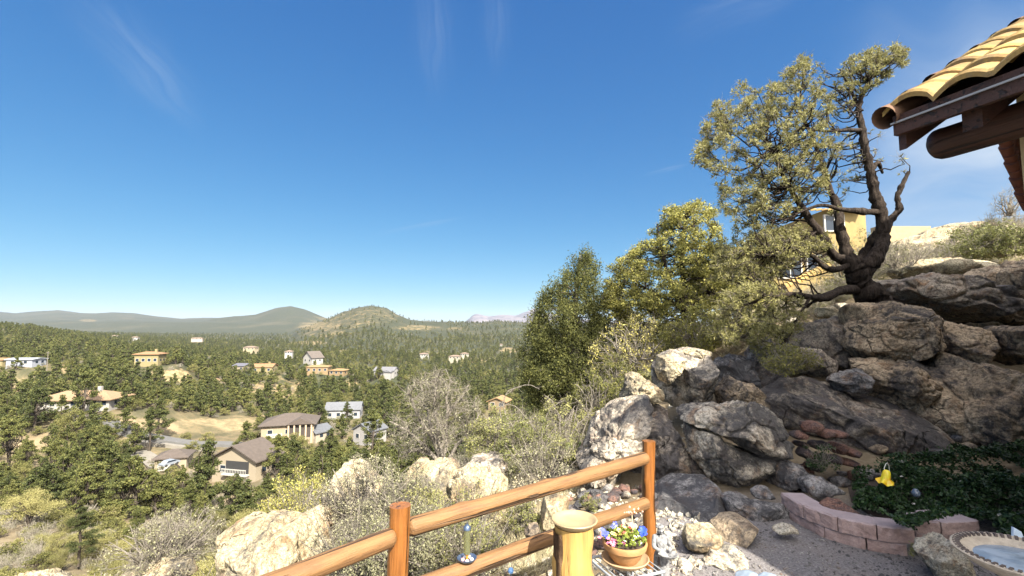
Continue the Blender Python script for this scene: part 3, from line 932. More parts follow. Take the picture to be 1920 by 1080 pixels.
# sunlit rocks on the upper right slope
B([(1690, 505), (1720, 488), (1765, 478), (1810, 486), (1850, 492), (1865, 510), (1800, 530), (1720, 525)], 9.6, .9, 'rock_lit', 'glaring sunlit slab above the dark boulder under the eave', 160, sub=5, rough=.04)
B([(1528, 592), (1535, 574), (1560, 572), (1574, 580), (1568, 596), (1545, 602)], 10, .3, 'rock_lit', 'small bright rock seen under the low pine limb', 161, sub=4)
B([(1590, 600), (1600, 570), (1640, 560), (1652, 590), (1640, 620), (1600, 620)], 8.0, .5, 'rock_tan', 'brown rock wedged against the foot of the pine', 162, sub=4)
B([(1660, 500), (1700, 455), (1760, 425), (1830, 412), (1900, 420), (1960, 460), (1940, 520), (1800, 530), (1700, 520)], 13.5, 2.2, 'rock_lit', 'broad sandy granite dome on the skyline below the eave', 163, sub=5, rough=.04, cracks=.02)
B([(1560, 600), (1580, 588), (1604, 590), (1606, 602), (1575, 608)], 9, .3, 'rock_lit', 'flat sunlit rock just left of the pine foot', 164, sub=4)
B([(1630, 530), (1645, 518), (1662, 525), (1665, 545), (1640, 560), (1628, 548)], 9.4, .3, 'rock_lit', 'bright rock peeping out right of the pine trunk', 165, sub=4)
# smaller rubble stones as single objects
stone_me = []
for i in range(7):
    v_, f_ = rock_local((1, .8, .62), 400 + i, sub=3, K=20, rough=.04)
    stone_me.append(np_mesh('stone', v_, f_))


def stones(region, n, dr, size, mats, label, group, seed, zoff=0.35):
    r = np.random.default_rng(seed)
    P = np.array(region, float)
    done = 0; tries = 0
    while done < n and tries < n * 60:
        tries += 1
        px = r.uniform(P[:, 0].min(), P[:, 0].max()); d = r.uniform(*dr)
        x = (px - 960) / F * d
        z = zt1(x, d)
        qx, qy = pix(x, d, z)
        # inside the polygon
        ins = False; m = len(P)
        for k in range(m):
            x1, y1 = P[k]; x2, y2 = P[(k + 1) % m]
            if (y1 > qy) != (y2 > qy) and qx < (x2 - x1) * (qy - y1) / (y2 - y1) + x1: ins = not ins
        if not ins: continue
        s = size * r.uniform(.45, 1.5) * .5
        mi = stone_me[int(r.integers(7))]
        key = (mi.name, mats[int(r.integers(len(mats)))])
        if key not in _stone_cache:
            c = mi.copy(); c.materials.append(M[key[1]]); _stone_cache[key] = c
        o = bpy.data.objects.new('stone', _stone_cache[key])
        o.location = (x, d, z + s * zoff)
        o.scale = (s, s, s)
        o.rotation_euler = (r.uniform(-.4, .4), r.uniform(-.4, .4), r.uniform(0, 6.3))
        COL.objects.link(o)
        q3 = (qx - P[:, 0].min()) / (P[:, 0].max() - P[:, 0].min())
        tag(o, ('small ' if s < size * .4 else 'larger ' if s > size * .6 else '') + label + (', left part' if q3 < .34 else ', right part' if q3 > .66 else ', middle part'), 'stone', group)
        done += 1


_stone_cache = {}
stones([(860, 1000), (1040, 930), (1130, 1000), (1130, 1080), (840, 1080)], 60, (3.2, 5), .09, ['stone_pale', 'stone_pale', 'rock_lit', 'rock_grey'],
       'pale fist-sized stone in the rubble below the fence rails', 'pale rubble stones below the fence rails', 1)
stones([(1120, 1040), (1230, 1000), (1340, 1040), (1340, 1080), (1120, 1080)], 26, (3.3, 4.2), .085, ['stone_pale'],
       'bright cobble around the plant stand and statue', 'bright cobbles around the plant stand', 2)
stones([(1020, 930), (1220, 910), (1240, 1040), (1060, 1060)], 64, (3.9, 6.0), .15, ['rock_grey', 'rock_mix', 'rock_red'],
       'grey rubble stone in the gap between the fence and the dappled boulder', 'grey rubble behind the log pedestal', 3)
stones([(1040, 800), (1120, 780), (1110, 900), (1040, 930), (960, 960)], 26, (5.4, 8.5), .19, ['stone_pale', 'rock_mix', 'rock_lit'],
       'pale stone on the slope left of the dappled boulder', 'pale stones left of the dappled boulder', 4)
stones([(1150, 700), (1240, 690), (1240, 760), (1130, 800)], 20, (6.2, 8), .2, ['rock_lit', 'stone_pale'],
       'sunlit stone in the pile left of the round boulder', 'sunlit stones left of the round boulder', 5)
stones([(1480, 780), (1620, 780), (1640, 900), (1470, 930)], 20, (4.9, 5.8), .16, ['rock_red', 'rock_dark', 'rock_grey'],
       'dark shaded stone filling the gap above the paver wall', 'dark stones above the paver wall', 6)
stones([(640, 1000), (860, 900), (960, 960), (860, 1080), (640, 1080)], 14, (3.8, 7.5), .16, ['stone_pale', 'rock_lit'],
       'pale stone under the scrub between the fence posts', 'pale stones under the scrub by the fence', 7)
stones([(1480, 540), (1620, 520), (1700, 520), (1640, 620), (1480, 620)], 14, (8.4, 13), .3, ['rock_lit', 'stone_pale'],
       'sunlit stone on the slope behind the pine trunk', 'sunlit stones behind the pine trunk', 8)
stones([(1640, 500), (1750, 400), (1920, 400), (1920, 500)], 14, (10, 17), .35, ['rock_lit', 'stone_pale'],
       'sunlit stone scattered on the sandy skyline slope', 'sunlit stones on the skyline slope', 9)
stones([(1620, 880), (1640, 845), (1760, 825), (1930, 800), (1940, 850), (1760, 862)], 28, (5.4, 6.6), .2, ['rock_dark', 'rock_tan', 'rock_grey'],
       'shaded stone between the groundcover and the outcrop', 'shaded stones between the groundcover and the outcrop', 10)
# crumbled rock between the stones
_r = np.random.default_rng(88)
_n = 9000
_px = _r.uniform(860, 1300, _n); _d = np.exp(_r.uniform(math.log(3.2), math.log(9), _n)); _x = (_px - 960) / F * _d
_z = zt(_x, _d); _qx, _qy = pix(_x, _d, _z)
_ok = (_qy > 760) & (_qx + (_qy - 900) * -.3 > 840) & (fbm(np.stack([_x * 1.5, _d * 1.5, _x * 0], -1), 3, 61) > -.15)
_P = np.stack([_x, _d, _z], -1)[_ok][:2600]
_v0, _f0 = ico(1)
_s = .012 + .035 * _r.random(len(_P)) ** 2.5
_v = (_P[:, None] + _v0[None] * _s[:, None, None] * _r.uniform(.5, 1.3, (len(_P), 1, 3)) * (1 + .25 * _r.normal(size=(len(_P), len(_v0), 1)))).reshape(-1, 3)
_f = (_f0[None] + (np.arange(len(_P)) * len(_v0))[:, None, None]).reshape(-1, 3)
tag(link_mesh('rubble', np_mesh('rubble', _v, _f, False), M['stone_pale']), 'fine pale rock crumbs covering the ground beyond the fence', 'rubble', kind='stuff')
# ------------------------------------------------------------------ fence
def wood_mat(name, base, dark, gloss=.35, hor=True, scale=1.0):
    m, t, b = new_mat(name)
    tcn = t.nodes.new('ShaderNodeTexCoord')
    mp = N(t, 'ShaderNodeMapping', ins={'Vector': tcn.outputs['Object'], 'Scale': (3 * scale, 60 * scale, 60 * scale) if hor else (60 * scale, 60 * scale, 3 * scale)})
    f = noise(t, mp.outputs[0], 1, 6, .65, .5)
    f2 = noise(t, tcn.outputs['Object'], 5, 4, .6)
    c = ramp(t, f, [(.3, dark), (.5, base), (.75, tuple(min(1, x * 1.3) for x in base))])
    c = mixc(t, ramp(t, f2, [(.45, 0.0), (.75, .45)]), c, tuple(x * .55 for x in base))
    mp2 = N(t, 'ShaderNodeMapping', ins={'Vector': tcn.outputs['Object'], 'Scale': (1.2, 26, 26) if hor else (26, 26, 1.2)})
    ck = ramp(t, noise(t, mp2.outputs[0], 1, 3, .5, .3), [(.37, 1.0), (.41, 0.0)])
    c = mixc(t, ck, c, tuple(x * .22 for x in base))
    t.links.new(c, b.inputs['Base Color'])
    b.inputs['Roughness'].default_value = gloss
    b.inputs['Specular IOR Level'].default_value = .5
    h = N(t, 'ShaderNodeMath', operation='MULTIPLY_ADD', ins={0: ck, 1: -1.5, 2: f})
    bump(t, b, h.outputs[0], .8, .010)
    return m


M['wood_h'] = wood_mat('stained_log_rail', (.175, .090, .032), (.095, .045, .017), .62)
M['wood_v'] = wood_mat('stained_log_post', (.21, .080, .018), (.12, .042, .009), .3, hor=False)
M['wood_log'] = wood_mat('raw_yellow_log', (.37, .225, .06), (.20, .105, .028), .8, hor=False, scale=.5)
M['wood_dark'] = wood_mat('dark_beam', (.045, .016, .008), (.022, .009, .005), .6)


def log_mesh(a, b_, r, seed, taper=1.0, knots=5, round_end=True, n=28, k=40):
    """a slightly crooked debarked pole from a to b in local x direction; returns verts, faces in world coordinates"""
    a, b_ = Vector(a), Vector(b_)
    L = (b_ - a).length
    u = np.concatenate([[0, .06, .15, .3, .5, .75], np.linspace(1, L / r - 1, k - 12), L / r - np.array([.75, .5, .3, .15, .06, 0])]) * r / L
    r_ = np.random.default_rng(seed)
    rad = r * (1 + (taper - 1) * u)
    if round_end:
        e = np.minimum(u, 1 - u) * L
        rad = rad * np.sqrt(np.clip(1 - np.clip(1 - e / (r * .7), 0, 1) ** 2.2, .05, 1))
    wob = r * .16
    P = np.stack([u * L, wob * vnoise(np.stack([u * 3 + seed, u * 0, u * 0], -1), seed), wob * vnoise(np.stack([u * 3 + seed, u * 0 + 5, u * 0], -1), seed)], -1)
    v, f = tube_np(P, rad, n)
    c = np.repeat(P, n, 0)
    d = v - c
    v = c + d * (1 + .05 * fbm(v * [3, 25, 25], 3, seed) + .03 * vnoise(v * [14, 9, 9], seed + 2))[:, None]
    for q in range(knots):
        s = np.array([r_.uniform(.1, .9) * L, 0, 0]); an = r_.uniform(0, 6.28)
        s = s + [0, r * math.cos(an), r * math.sin(an)]
        w = np.exp(-((v - s) ** 2).sum(-1) / (r * .45) ** 2)
        v = v + d * (w * .22)[:, None]
    # caps
    m = len(v)
    v = np.concatenate([v, P[:1], P[-1:]])
    ring0 = np.arange(n); ring1 = (k - 1) * n + np.arange(n)
    tri = np.concatenate([np.stack([np.full(n, m), np.roll(ring0, -1), ring0], -1), np.stack([np.full(n, m + 1), ring1, np.roll(ring1, -1)], -1)])
    return v, [f, tri]


def pole(name, a, b_, r, mat, seed, parent=None, vertical=False, **k):
    a, b_ = Vector(a), Vector(b_)
    v, f = log_mesh(a, b_, r, seed, **k)
    if vertical:       # object axes stay upright, grain runs along z
        q = (b_ - a).to_track_quat('Z', 'X').to_matrix().to_4x4()
        v = np.stack([v[:, 1], v[:, 2], v[:, 0]], -1)
    else:
        q = (b_ - a).to_track_quat('X', 'Z').to_matrix().to_4x4()
    o = link_mesh(name, np_mesh(name, v, f), mat)
    o.matrix_world = Matrix.Translation(a) @ q
    if parent: o.parent = parent
    o.data.set_sharp_from_angle(angle=math.radians(50))
    return o


fence = empty('post_and_rail_fence', (0, 0, 0), label='orange stained log post-and-rail fence at the edge of the patio', cat='fence')
PL = at(748, 947, 2.5); PR = at(1217, 827, 3.75)
p = pole('post', (PL.x - .012, PL.y, -2.3), (PL.x, PL.y, PL.z), .052, M['wood_v'], 1, fence, vertical=True, knots=3, round_end=False)
p = pole('post', (PR.x - .022, PR.y, -2.0), (PR.x, PR.y, PR.z), .048, M['wood_v'], 2, fence, vertical=True, knots=3, round_end=False)
dirn = Vector((PR.x - PL.x, PR.y - PL.y, 0)).normalized()
a, b_ = at(762, 988, 2.53), at(1213, 860, 3.72)
pole('rail', a, b_, .047, M['wood_h'], 3, fence, knots=6)
a2 = at(700, 1128, 2.42); b2 = at(1214, 941, 3.72)
pole('rail', a2, b2, .045, M['wood_h'], 4, fence, knots=6)
a3 = at(740, 1006, 2.46)
pole('rail', (a3.x - 1.5, a3.y - 1.7, a3.z + .0), a3, .046, M['wood_h'], 5, fence, knots=5)
pole('rail', (a3.x - 1.5, a3.y - 1.7, a3.z - .36), (a3.x, a3.y, a3.z - .36), .046, M['wood_h'], 6, fence, knots=5)
pole('post', (a3.x - 1.55, a3.y - 1.75, -2.3), (a3.x - 1.55, a3.y - 1.75, PL.z), .052, M['wood_v'], 7, fence, vertical=True, knots=3, round_end=False)
mb = MB()
for (px, py, d) in ((860, 958, 2.72), (957, 940, 3.0), (1072, 905, 3.3), (915, 948, 2.86)):
    q = at(px, py, d)
    mb.lathe([(.006, 0), (.006, .002), (.002, .003)], 10, (0, 0, 0))
    mb.v = mb.v[:-30] + [(q.x + x, q.y - .048 - z, q.z + y) for x, y, z in mb.v[-30:]]
mb.build('nail', plain('zinc_nail', (.6, .6, .58), .35, .05, metal=1), fence)

settle(fence, (PL.x, PL.y, -1.9))

# ------------------------------------------------------------------ log pedestal with a dish
terra = plain('glazed_sand_dish', (.27, .205, .115), .5, .12, 12)
terra2 = plain('terracotta', (.36, .195, .08), .75, .15, 14)
terra3 = plain('pale_terracotta', (.33, .225, .125), .8, .15, 14)
c = at(1077, 975, 2.75)
gz = zt1(c.x, c.y)
logp = empty('log_pedestal', (c.x, c.y, gz), label='thick yellow peeled log standing upright as a pedestal beside the plant stand', cat='pedestal')
v, f = log_mesh((0, 0, 0), (0, 0, c.z - gz - .03), .108, 11, taper=.98, knots=4, round_end=False, n=40)
v = np.stack([v[:, 1], v[:, 2], v[:, 0]], -1)
v[:, 0:2] *= np.interp(v[:, 2], [0, .1, .7], [1.1, 1.02, 1.0])[:, None]
link_mesh('log', np_mesh('log', v, f), M['wood_log'], logp).data.set_sharp_from_angle(angle=math.radians(60))
# a strip of bark left on the shaded side
bk = MB()
for i in range(12):
    for j in range(8):
        pass
ang = np.linspace(math.radians(168), math.radians(250), 14); zz = np.linspace(.0, c.z - gz - .05, 20)
A_, Z_ = np.meshgrid(ang, zz)
cutoff = math.radians(216) + .3 * vnoise(np.stack([Z_.ravel() * 5, Z_.ravel() * 0, Z_.ravel() * 0], -1), 4).reshape(A_.shape)
A2 = math.radians(168) + (A_ - math.radians(168)) / math.radians(82) * (cutoff - math.radians(168))
R_ = .1165 + .004 * fbm(np.stack([A2.ravel() * 9, Z_.ravel() * 14, Z_.ravel() * 0], -1), 4, 2).reshape(A_.shape)
R_[:, 0] = R_[:, -1] = .105
v = np.stack([R_ * np.cos(A2), R_ * np.sin(A2), Z_], -1).reshape(-1, 3)
ii = np.arange(len(v)).reshape(A_.shape)
link_mesh('bark_strip', np_mesh('bark_strip', v, np.stack([ii[:-1, :-1], ii[:-1, 1:], ii[1:, 1:], ii[1:, :-1]], -1).reshape(-1, 4)), M['bark_strip'], logp)
mb = MB()
mb.lathe([(.02, -.035), (.085, -.034), (.105, -.02), (.122, -.004), (.127, .004), (.124, .009), (.117, .008), (.108, -.004), (.09, -.014), (.02, -.016)], 48)
o = mb.build('shallow_dish', terra, smooth=True, loc=(c.x, c.y, c.z))
tag(o, 'shallow sand-coloured ceramic dish on top of the upright log', 'dish')

# ------------------------------------------------------------------ hanging tube feeder
q = at(876, 972, 2.73)
fd = empty('tube_feeder', (q.x, q.y, q.z), label='small glass tube feeder with a blue rimmed dish hanging from the upper fence rail', cat='feeder')
glass = plain('smoky_glass', (.30, .31, .16), .05, .1, 10, 0, 0, 1.0)
glass.node_tree.nodes['Principled BSDF'].inputs['Transmission Weight'].default_value = .75
steel = plain('blue_steel', (.10, .14, .22), .3, .1, 10, 0, .6, .6)
mb = MB(); mb.tube([(0, 0, -.185), (0, 0, -.06)], .018, 18); mb.build('tube', glass, fd, smooth=True)
mb = MB(); mb.tube([(0, 0, -.06), (0, 0, -.045), (0, 0, -.03)], [.02, .02, .006], 16); mb.tube([(0, 0, -.03), (0, 0, .02)], .0015, 6); mb.build('cap', steel, fd, smooth=True)
mb = MB(); mb.lathe([(.004, -.228), (.03, -.226), (.05, -.214), (.054, -.205), (.051, -.204), (.045, -.212), (.02, -.22), (.004, -.221)], 32); mb.build('dish', steel, fd, smooth=True)
mb = MB(); mb.tube([(0, 0, -.222), (0, 0, -.2), (0, 0, -.185)], [.007, .006, .012], 10); mb.build('nozzle', plain('amber', (.5, .22, .03), .3), fd, smooth=True)
for i, (x, y) in enumerate(((-.022, -.01), (.004, -.026), (.026, -.006), (.01, .022), (-.012, .02))):
    v_, f_ = rock_local((.011, .011, .009), 30 + i, 3, 3, .0)
    o = link_mesh('pebble', np_mesh('pebble', v_, f_), plain('pebble_paint', [(.55, .3, .26), (.7, .55, .62), (.7, .68, .66), (.4, .25, .2), (.6, .6, .6)][i], .5), loc=(q.x + x, q.y + y, q.z - .212))
    tag(o, 'tiny smooth pebble lying in the dish of the hanging feeder', 'pebble', 'pebbles in the feeder dish')

# blue glass ball on a stake
q = at(958, 1070, 3.25)
st = empty('garden_light', (q.x, q.y, zt1(q.x, q.y)), label='small blue glass garden light on a stake among the rubble below the fence', cat='garden light')
h = q.z - zt1(q.x, q.y)
mb = MB(); mb.tube([(0, 0, -.1), (0, 0, max(.03, h - .02))], .004, 8); mb.build('stake', steel, st)
mb = MB(); mb.lathe([(.004, -.02), (.014, -.015), (.019, 0), (.014, .014), (.004, .019)], 20); o = mb.build('globe', plain('blue_glass', (.2, .42, .8), .05, .1, spec=1), st, smooth=True, loc=(0, 0, max(.05, h)))

# ------------------------------------------------------------------ plant stand, pot, flowers
pc = at(1172, 1048, 3.15)
white = plain('white_enamel', (.28, .30, .32), .4, .06, 20)
gz = zt1(pc.x, pc.y)
stand = empty('plant_stand', (pc.x, pc.y, gz), label='small white metal stand with a slatted top under the flower pot', cat='plant stand')
top = pc.z - .035 - gz
mb = MB()
rot = math.radians(22)
def rr(x, y, z): return (x * math.cos(rot) - y * math.sin(rot), x * math.sin(rot) + y * math.cos(rot), z)
mb.tube([rr(-.17, -.16, top), rr(.17, -.16, top), rr(.17, .16, top), rr(-.17, .16, top), rr(-.17, -.16, top)], .009, 10)
mb.build('top_frame', white, stand, smooth=True)
mb = MB()
for i in range(7):
    x = -.135 + i * .045
    mb.tube([rr(x, -.16, top - .002), rr(x, .16, top - .002)], .004, 6)
mb.build('slats', white, stand, smooth=True)
for sx in (-1, 1):
    for sy in (-1, 1):
        mb = MB(); mb.tube([rr(.16 * sx, .15 * sy, top), rr(.165 * sx, .155 * sy, top * .5), rr(.18 * sx, .17 * sy, -.03)], [.008, .007, .008], 8); mb.build('leg', white, stand, smooth=True)
sz = pc.z - .022
mb = MB(); mb.lathe([(.01, 0), (.11, 0), (.14, .02), (.148, .034), (.143, .038), (.134, .03), (.105, .012), (.01, .01)], 48)
tag(mb.build('pot_saucer', terra3, smooth=True, loc=(pc.x, pc.y, sz)), 'wide pale terracotta saucer under the flower pot', 'saucer')
pot = empty('flower_pot', (pc.x, pc.y, sz + .012), label='round terracotta bowl pot planted with blue pansies and red and yellow flowers', cat='flower pot')
mb = MB(); mb.lathe([(.01, 0), (.075, 0), (.098, .03), (.118, .075), (.120, .078), (.132, .082), (.140, .112), (.138, .120), (.128, .120), (.122, .11), (.118, .098), (.01, .1)], 56)
mb.build('bowl', terra2, pot, smooth=True)
mb = MB(); mb.lathe([(.005, .112), (.06, .11), (.119, .1)], 40); mb.build('soil', plain('potting_soil', (.05, .035, .025), .95, .3, 60), pot)


def leaf_quads(C, size, r, aspect=.5, up=0.0, nrm=None):
    """rhombic leaves at centres C; returns verts, faces"""
    n = len(C)
    size = np.broadcast_to(np.asarray(size, float), (n,))
    nr = r.normal(size=(n, 3)) if nrm is None else nrm + .5 * r.normal(size=(n, 3))
    nr[:, 2] += up
    nr /= np.linalg.norm(nr, axis=1, keepdims=True) + 1e-9
    a = r.normal(size=(n, 3)); a -= nr * (a * nr).sum(1, keepdims=True); a /= np.linalg.norm(a, axis=1, keepdims=True) + 1e-9
    b = np.cross(nr, a)
    s = size[:, None] * .5
    v = np.stack([C - a * s, C - b * s * aspect + nr * s * .12, C + a * s, C + b * s * aspect + nr * s * .12], 1).reshape(-1, 3)
    return v, np.arange(4 * n).reshape(n, 4)


def spikes(C, size, r, k=7, w=.07, axis=None, spread=1.0):
    """needle tufts: k thin triangles from each centre"""
    n = len(C)
    size = np.broadcast_to(np.asarray(size, float), (n,))
    ax = r.normal(size=(n, 3)) * .6 + (axis if axis is not None else np.array([0, 0, .7]))
    ax /= np.linalg.norm(ax, axis=1, keepdims=True)
    d = ax[:, None] + spread * r.normal(size=(n, k, 3)) * .6
    d /= np.linalg.norm(d, axis=2, keepdims=True)
    sd = np.cross(d, r.normal(size=(n, k, 3))); sd /= np.linalg.norm(sd, axis=2, keepdims=True) + 1e-9
    L = size[:, None, None] * r.uniform(.7, 1.1, (n, k, 1))
    c = C[:, None]
    v = np.stack([c - sd * L * w, c + sd * L * w, c + d * L], 2).reshape(-1, 3)
    return v, np.arange(n * k * 3).reshape(-1, 3)


fr = np.random.default_rng(5)
n = 420
ra = .13 * np.sqrt(fr.random(n)); th = fr.random(n) * 6.283
C = np.stack([ra * np.cos(th), ra * np.sin(th), .125 + .055 * (1 - (ra / .13) ** 2) + .02 * fr.random(n)], -1)
v, f = leaf_quads(C, .024 * fr.uniform(.7, 1.4, n), fr, .6, .8)
gm = leaf_mat('bedding_leaves', [(.09, .13, .02), (.20, .24, .04), (.36, .38, .08)])
link_mesh('foliage', np_mesh('foliage', v, f, False), gm, pot)


def blossoms(name, cx, cy, spread, n, size, col, zr, petals=5):
    vs, fs = [], []
    for i in range(n):
        x, y = cx + fr.normal() * spread, cy + fr.normal() * spread * .8
        z = fr.uniform(*zr)
        tilt = Matrix.Rotation(fr.uniform(-.2, .9), 3, 'X') @ Matrix.Rotation(fr.uniform(-.5, .5), 3, 'Y')
        for k in range(petals):
            a = k * 2 * math.pi / petals + i
            pts = [(0, 0, 0), (.45 * math.cos(a - .55), .45 * math.sin(a - .55), .08), (.95 * math.cos(a - .3), .95 * math.sin(a - .3), .12), (.95 * math.cos(a + .3), .95 * math.sin(a + .3), .12), (.45 * math.cos(a + .55), .45 * math.sin(a + .55), .08)]
            b0 = len(vs)
            vs += [tuple(Vector((x, y, z)) + tilt @ (Vector(p) * size)) for p in pts]
            fs.append(tuple(range(b0, b0 + 5)))
    me = bpy.data.meshes.new(name); me.from_pydata(vs, [], fs)
    return link_mesh(name, me, plain(name + '_petals', col, .6, .25, 60), pot)


blossoms('blue_pansies', -.115, .0, .02, 7, .021, (.06, .08, .40), (.15, .19))
blossoms('blue_pansies', -.06, .05, .02, 4, .018, (.05, .07, .36), (.17, .2))
blossoms('blue_pansies', .105, .0, .012, 6, .028, (.02, .06, .42), (.16, .19), 6)
blossoms('pink_flowers', -.07, -.07, .03, 14, .013, (.55, .16, .26), (.13, .16))
blossoms('red_flowers', .0, .0, .04, 12, .012, (.40, .03, .05), (.16, .2))
blossoms('yellow_flowers', -.02, .03, .04, 12, .016, (.75, .72, .25), (.17, .2))
blossoms('white_flowers', .06, -.06, .035, 12, .012, (.72, .76, .62), (.13, .17))
mb = MB(); mb.tube([(.05, .0, .12), (.053, .0, .2), (.048, .0, .29)], .0028, 6); mb.build('flower_stalk', plain('dry_stalk', (.5, .42, .28), .8), pot)
vs = fr.normal(size=(26, 3)) * [.02, .014, .012] + [.046, 0, .298]
v, f = leaf_quads(vs, .016, fr, .8, .3)
link_mesh('geranium_head', np_mesh('geranium_head', v, f, False), plain('faded_petals', (.62, .34, .24), .8, .25, 80), pot)

# ------------------------------------------------------------------ statue of a robed figure holding a shell
sp = at(1240, 1047, 3.35)
gz = zt1(sp.x, sp.y)
hpx = 3.35 / F
stat = empty('garden_statue', (sp.x, sp.y, sp.z), label='small weathered white statue of a robed figure holding a shell basin by the fence', cat='statue')
stm, t, b = new_mat('weathered_plaster')
g = t.nodes.new('ShaderNodeTexCoord')
t.links.new(ramp(t, noise(t, g.outputs['Object'], 28, 5, .7), [(.35, (.05, .05, .055)), (.52, (.20, .20, .20)), (.7, (.30, .30, .295))]), b.inputs['Base Color'])
b.inputs['Roughness'].default_value = .8
bump(t, b, noise(t, g.outputs['Object'], 60, 4), .5, .01)
bm = bmesh.new()
J = {'hip': (0, 0, .0), 'waist': (0, 0, .05), 'chest': (0, -.008, .115), 'neck': (-.004, -.012, .160), 'head': (-.008, -.02, .192), 'crown': (-.009, -.018, .216),
     'ls': (-.045, -.004, .14), 'le': (-.058, -.03, .085), 'lh': (-.02, -.06, .075), 'rs': (.04, -.004, .14), 're': (.056, -.03, .085), 'rh': (.03, -.062, .07),
     'lap': (.0, -.03, .03)}
E_ = [('hip', 'waist'), ('waist', 'chest'), ('chest', 'neck'), ('neck', 'head'), ('head', 'crown'), ('chest', 'ls'), ('ls', 'le'), ('le', 'lh'), ('chest', 'rs'), ('rs', 're'), ('re', 'rh'), ('waist', 'lap')]
RD = {'hip': .05, 'waist': .04, 'chest': .037, 'neck': .015, 'head': .023, 'crown': .017, 'ls': .021, 'le': .017, 'lh': .010, 'rs': .021, 're': .017, 'rh': .010, 'lap': .035}
me = bpy.data.meshes.new('figure')
ks = list(J)
me.from_pydata([J[k] for k in ks], [(ks.index(a), ks.index(b)) for a, b in E_], [])
o = link_mesh('figure', me, stm, stat)
md = o.modifiers.new('skin', 'SKIN')
for i, k in enumerate(ks):
    me.skin_vertices[0].data[i].radius = (RD[k], RD[k] * .9)
me.skin_vertices[0].data[0].use_root = True
o.modifiers.new('sub', 'SUBSURF').levels = 2
o.modifiers['sub'].render_levels = 2
# face: nose, eyes, beard, hair fringe
mb = MB()
mb.tube([(-.009, -.041, .199), (-.009, -.049, .190), (-.009, -.043, .188)], [.002, .0045, .003], 8)
for sx in (-1, 1): mb.lathe([(.0005, -.002), (.003, 0), (.0005, .002)], 8, (-.009 + .009 * sx, -.040, .198))
mb.tube([(-.018, -.036, .181), (-.009, -.043, .174), (.0, -.036, .181)], [.004, .008, .004], 8)
mb.build('face', stm, stat, smooth=True)
mb = MB()
for k in range(12):
    a = k * 2 * math.pi / 12
    mb.tube([(-.009 + .019 * math.cos(a), -.017 + .019 * math.sin(a), .205), (-.009 + .0215 * math.cos(a), -.017 + .0215 * math.sin(a), .212), (-.009 + .014 * math.cos(a), -.017 + .014 * math.sin(a), .224)], [.006, .008, .006], 6)
mb.build('hair', stm, stat, smooth=True)
mb = MB()
nseg = 40
prof = [(.01, -.012), (.036, -.008), (.056, .008), (.060, .016), (.055, .016), (.034, .0), (.01, -.003)]
vs = []
for r_, z_ in prof:
    for k in range(nseg):
        a = 2 * math.pi * k / nseg
        rr_ = r_ * (1 + .05 * math.cos(a * 8))
        vs.append((rr_ * math.cos(a) * 1.05 + .02, rr_ * math.sin(a) * .9 - .085, z_ + .052))
fs = [(i * nseg + k, i * nseg + (k + 1) % nseg, (i + 1) * nseg + (k + 1) % nseg, (i + 1) * nseg + k) for i in range(len(prof) - 1) for k in range(nseg)]
fs += [tuple(range(nseg))[::-1], tuple((len(prof) - 1) * nseg + k for k in range(nseg))]
mb.add(vs, fs); mb.build('shell_basin', stm, stat, smooth=True)
# robe below the waist, folded
hh = sp.z - gz
ra_, za_ = np.meshgrid(np.linspace(0, 2 * math.pi, 49)[:-1], np.linspace(.04, -hh - .05, 14))
rad = np.interp(za_, [-hh - .05, -.1, .0, .04], [.062, .052, .05, .042]) * (1 + .10 * np.cos(ra_ * 9 + za_ * 6))
v = np.stack([rad * np.cos(ra_) * .95, rad * np.sin(ra_) * .8, za_], -1).reshape(-1, 3)
ii = np.arange(len(v)).reshape(ra_.shape)
f = np.stack([ii[:-1], np.roll(ii, -1, 1)[:-1], np.roll(ii, -1, 1)[1:], ii[1:]], -1).reshape(-1, 4)
link_mesh('robe', np_mesh('robe', v, f), stm, stat)
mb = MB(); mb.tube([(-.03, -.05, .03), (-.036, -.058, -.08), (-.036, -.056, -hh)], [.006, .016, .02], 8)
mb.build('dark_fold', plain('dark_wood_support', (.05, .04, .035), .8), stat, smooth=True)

# ------------------------------------------------------------------ paver retaining wall
pav, t, b = new_mat('paver_block')
g = t.nodes.new('ShaderNodeNewGeometry')
oi = t.nodes.new('ShaderNodeObjectInfo')
c1 = ramp(t, noise(t, g.outputs['Position'], 9, 6, .7), [(.3, (.22, .145, .125)), (.55, (.33, .235, .21)), (.75, (.40, .31, .285))])
c1 = mixc(t, ramp(t, noise(t, g.outputs['Position'], 90, 3, .8), [(.35, .5), (.5, 0.0)]), c1, (.16, .11, .10))
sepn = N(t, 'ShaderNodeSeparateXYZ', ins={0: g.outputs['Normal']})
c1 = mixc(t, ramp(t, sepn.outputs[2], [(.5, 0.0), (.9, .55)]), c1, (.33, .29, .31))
t.links.new(c1, b.inputs['Base Color'])
b.inputs['Roughness'].default_value = .95
bump(t, b, noise(t, g.outputs['Position'], 70, 5, .8), .8, .01)


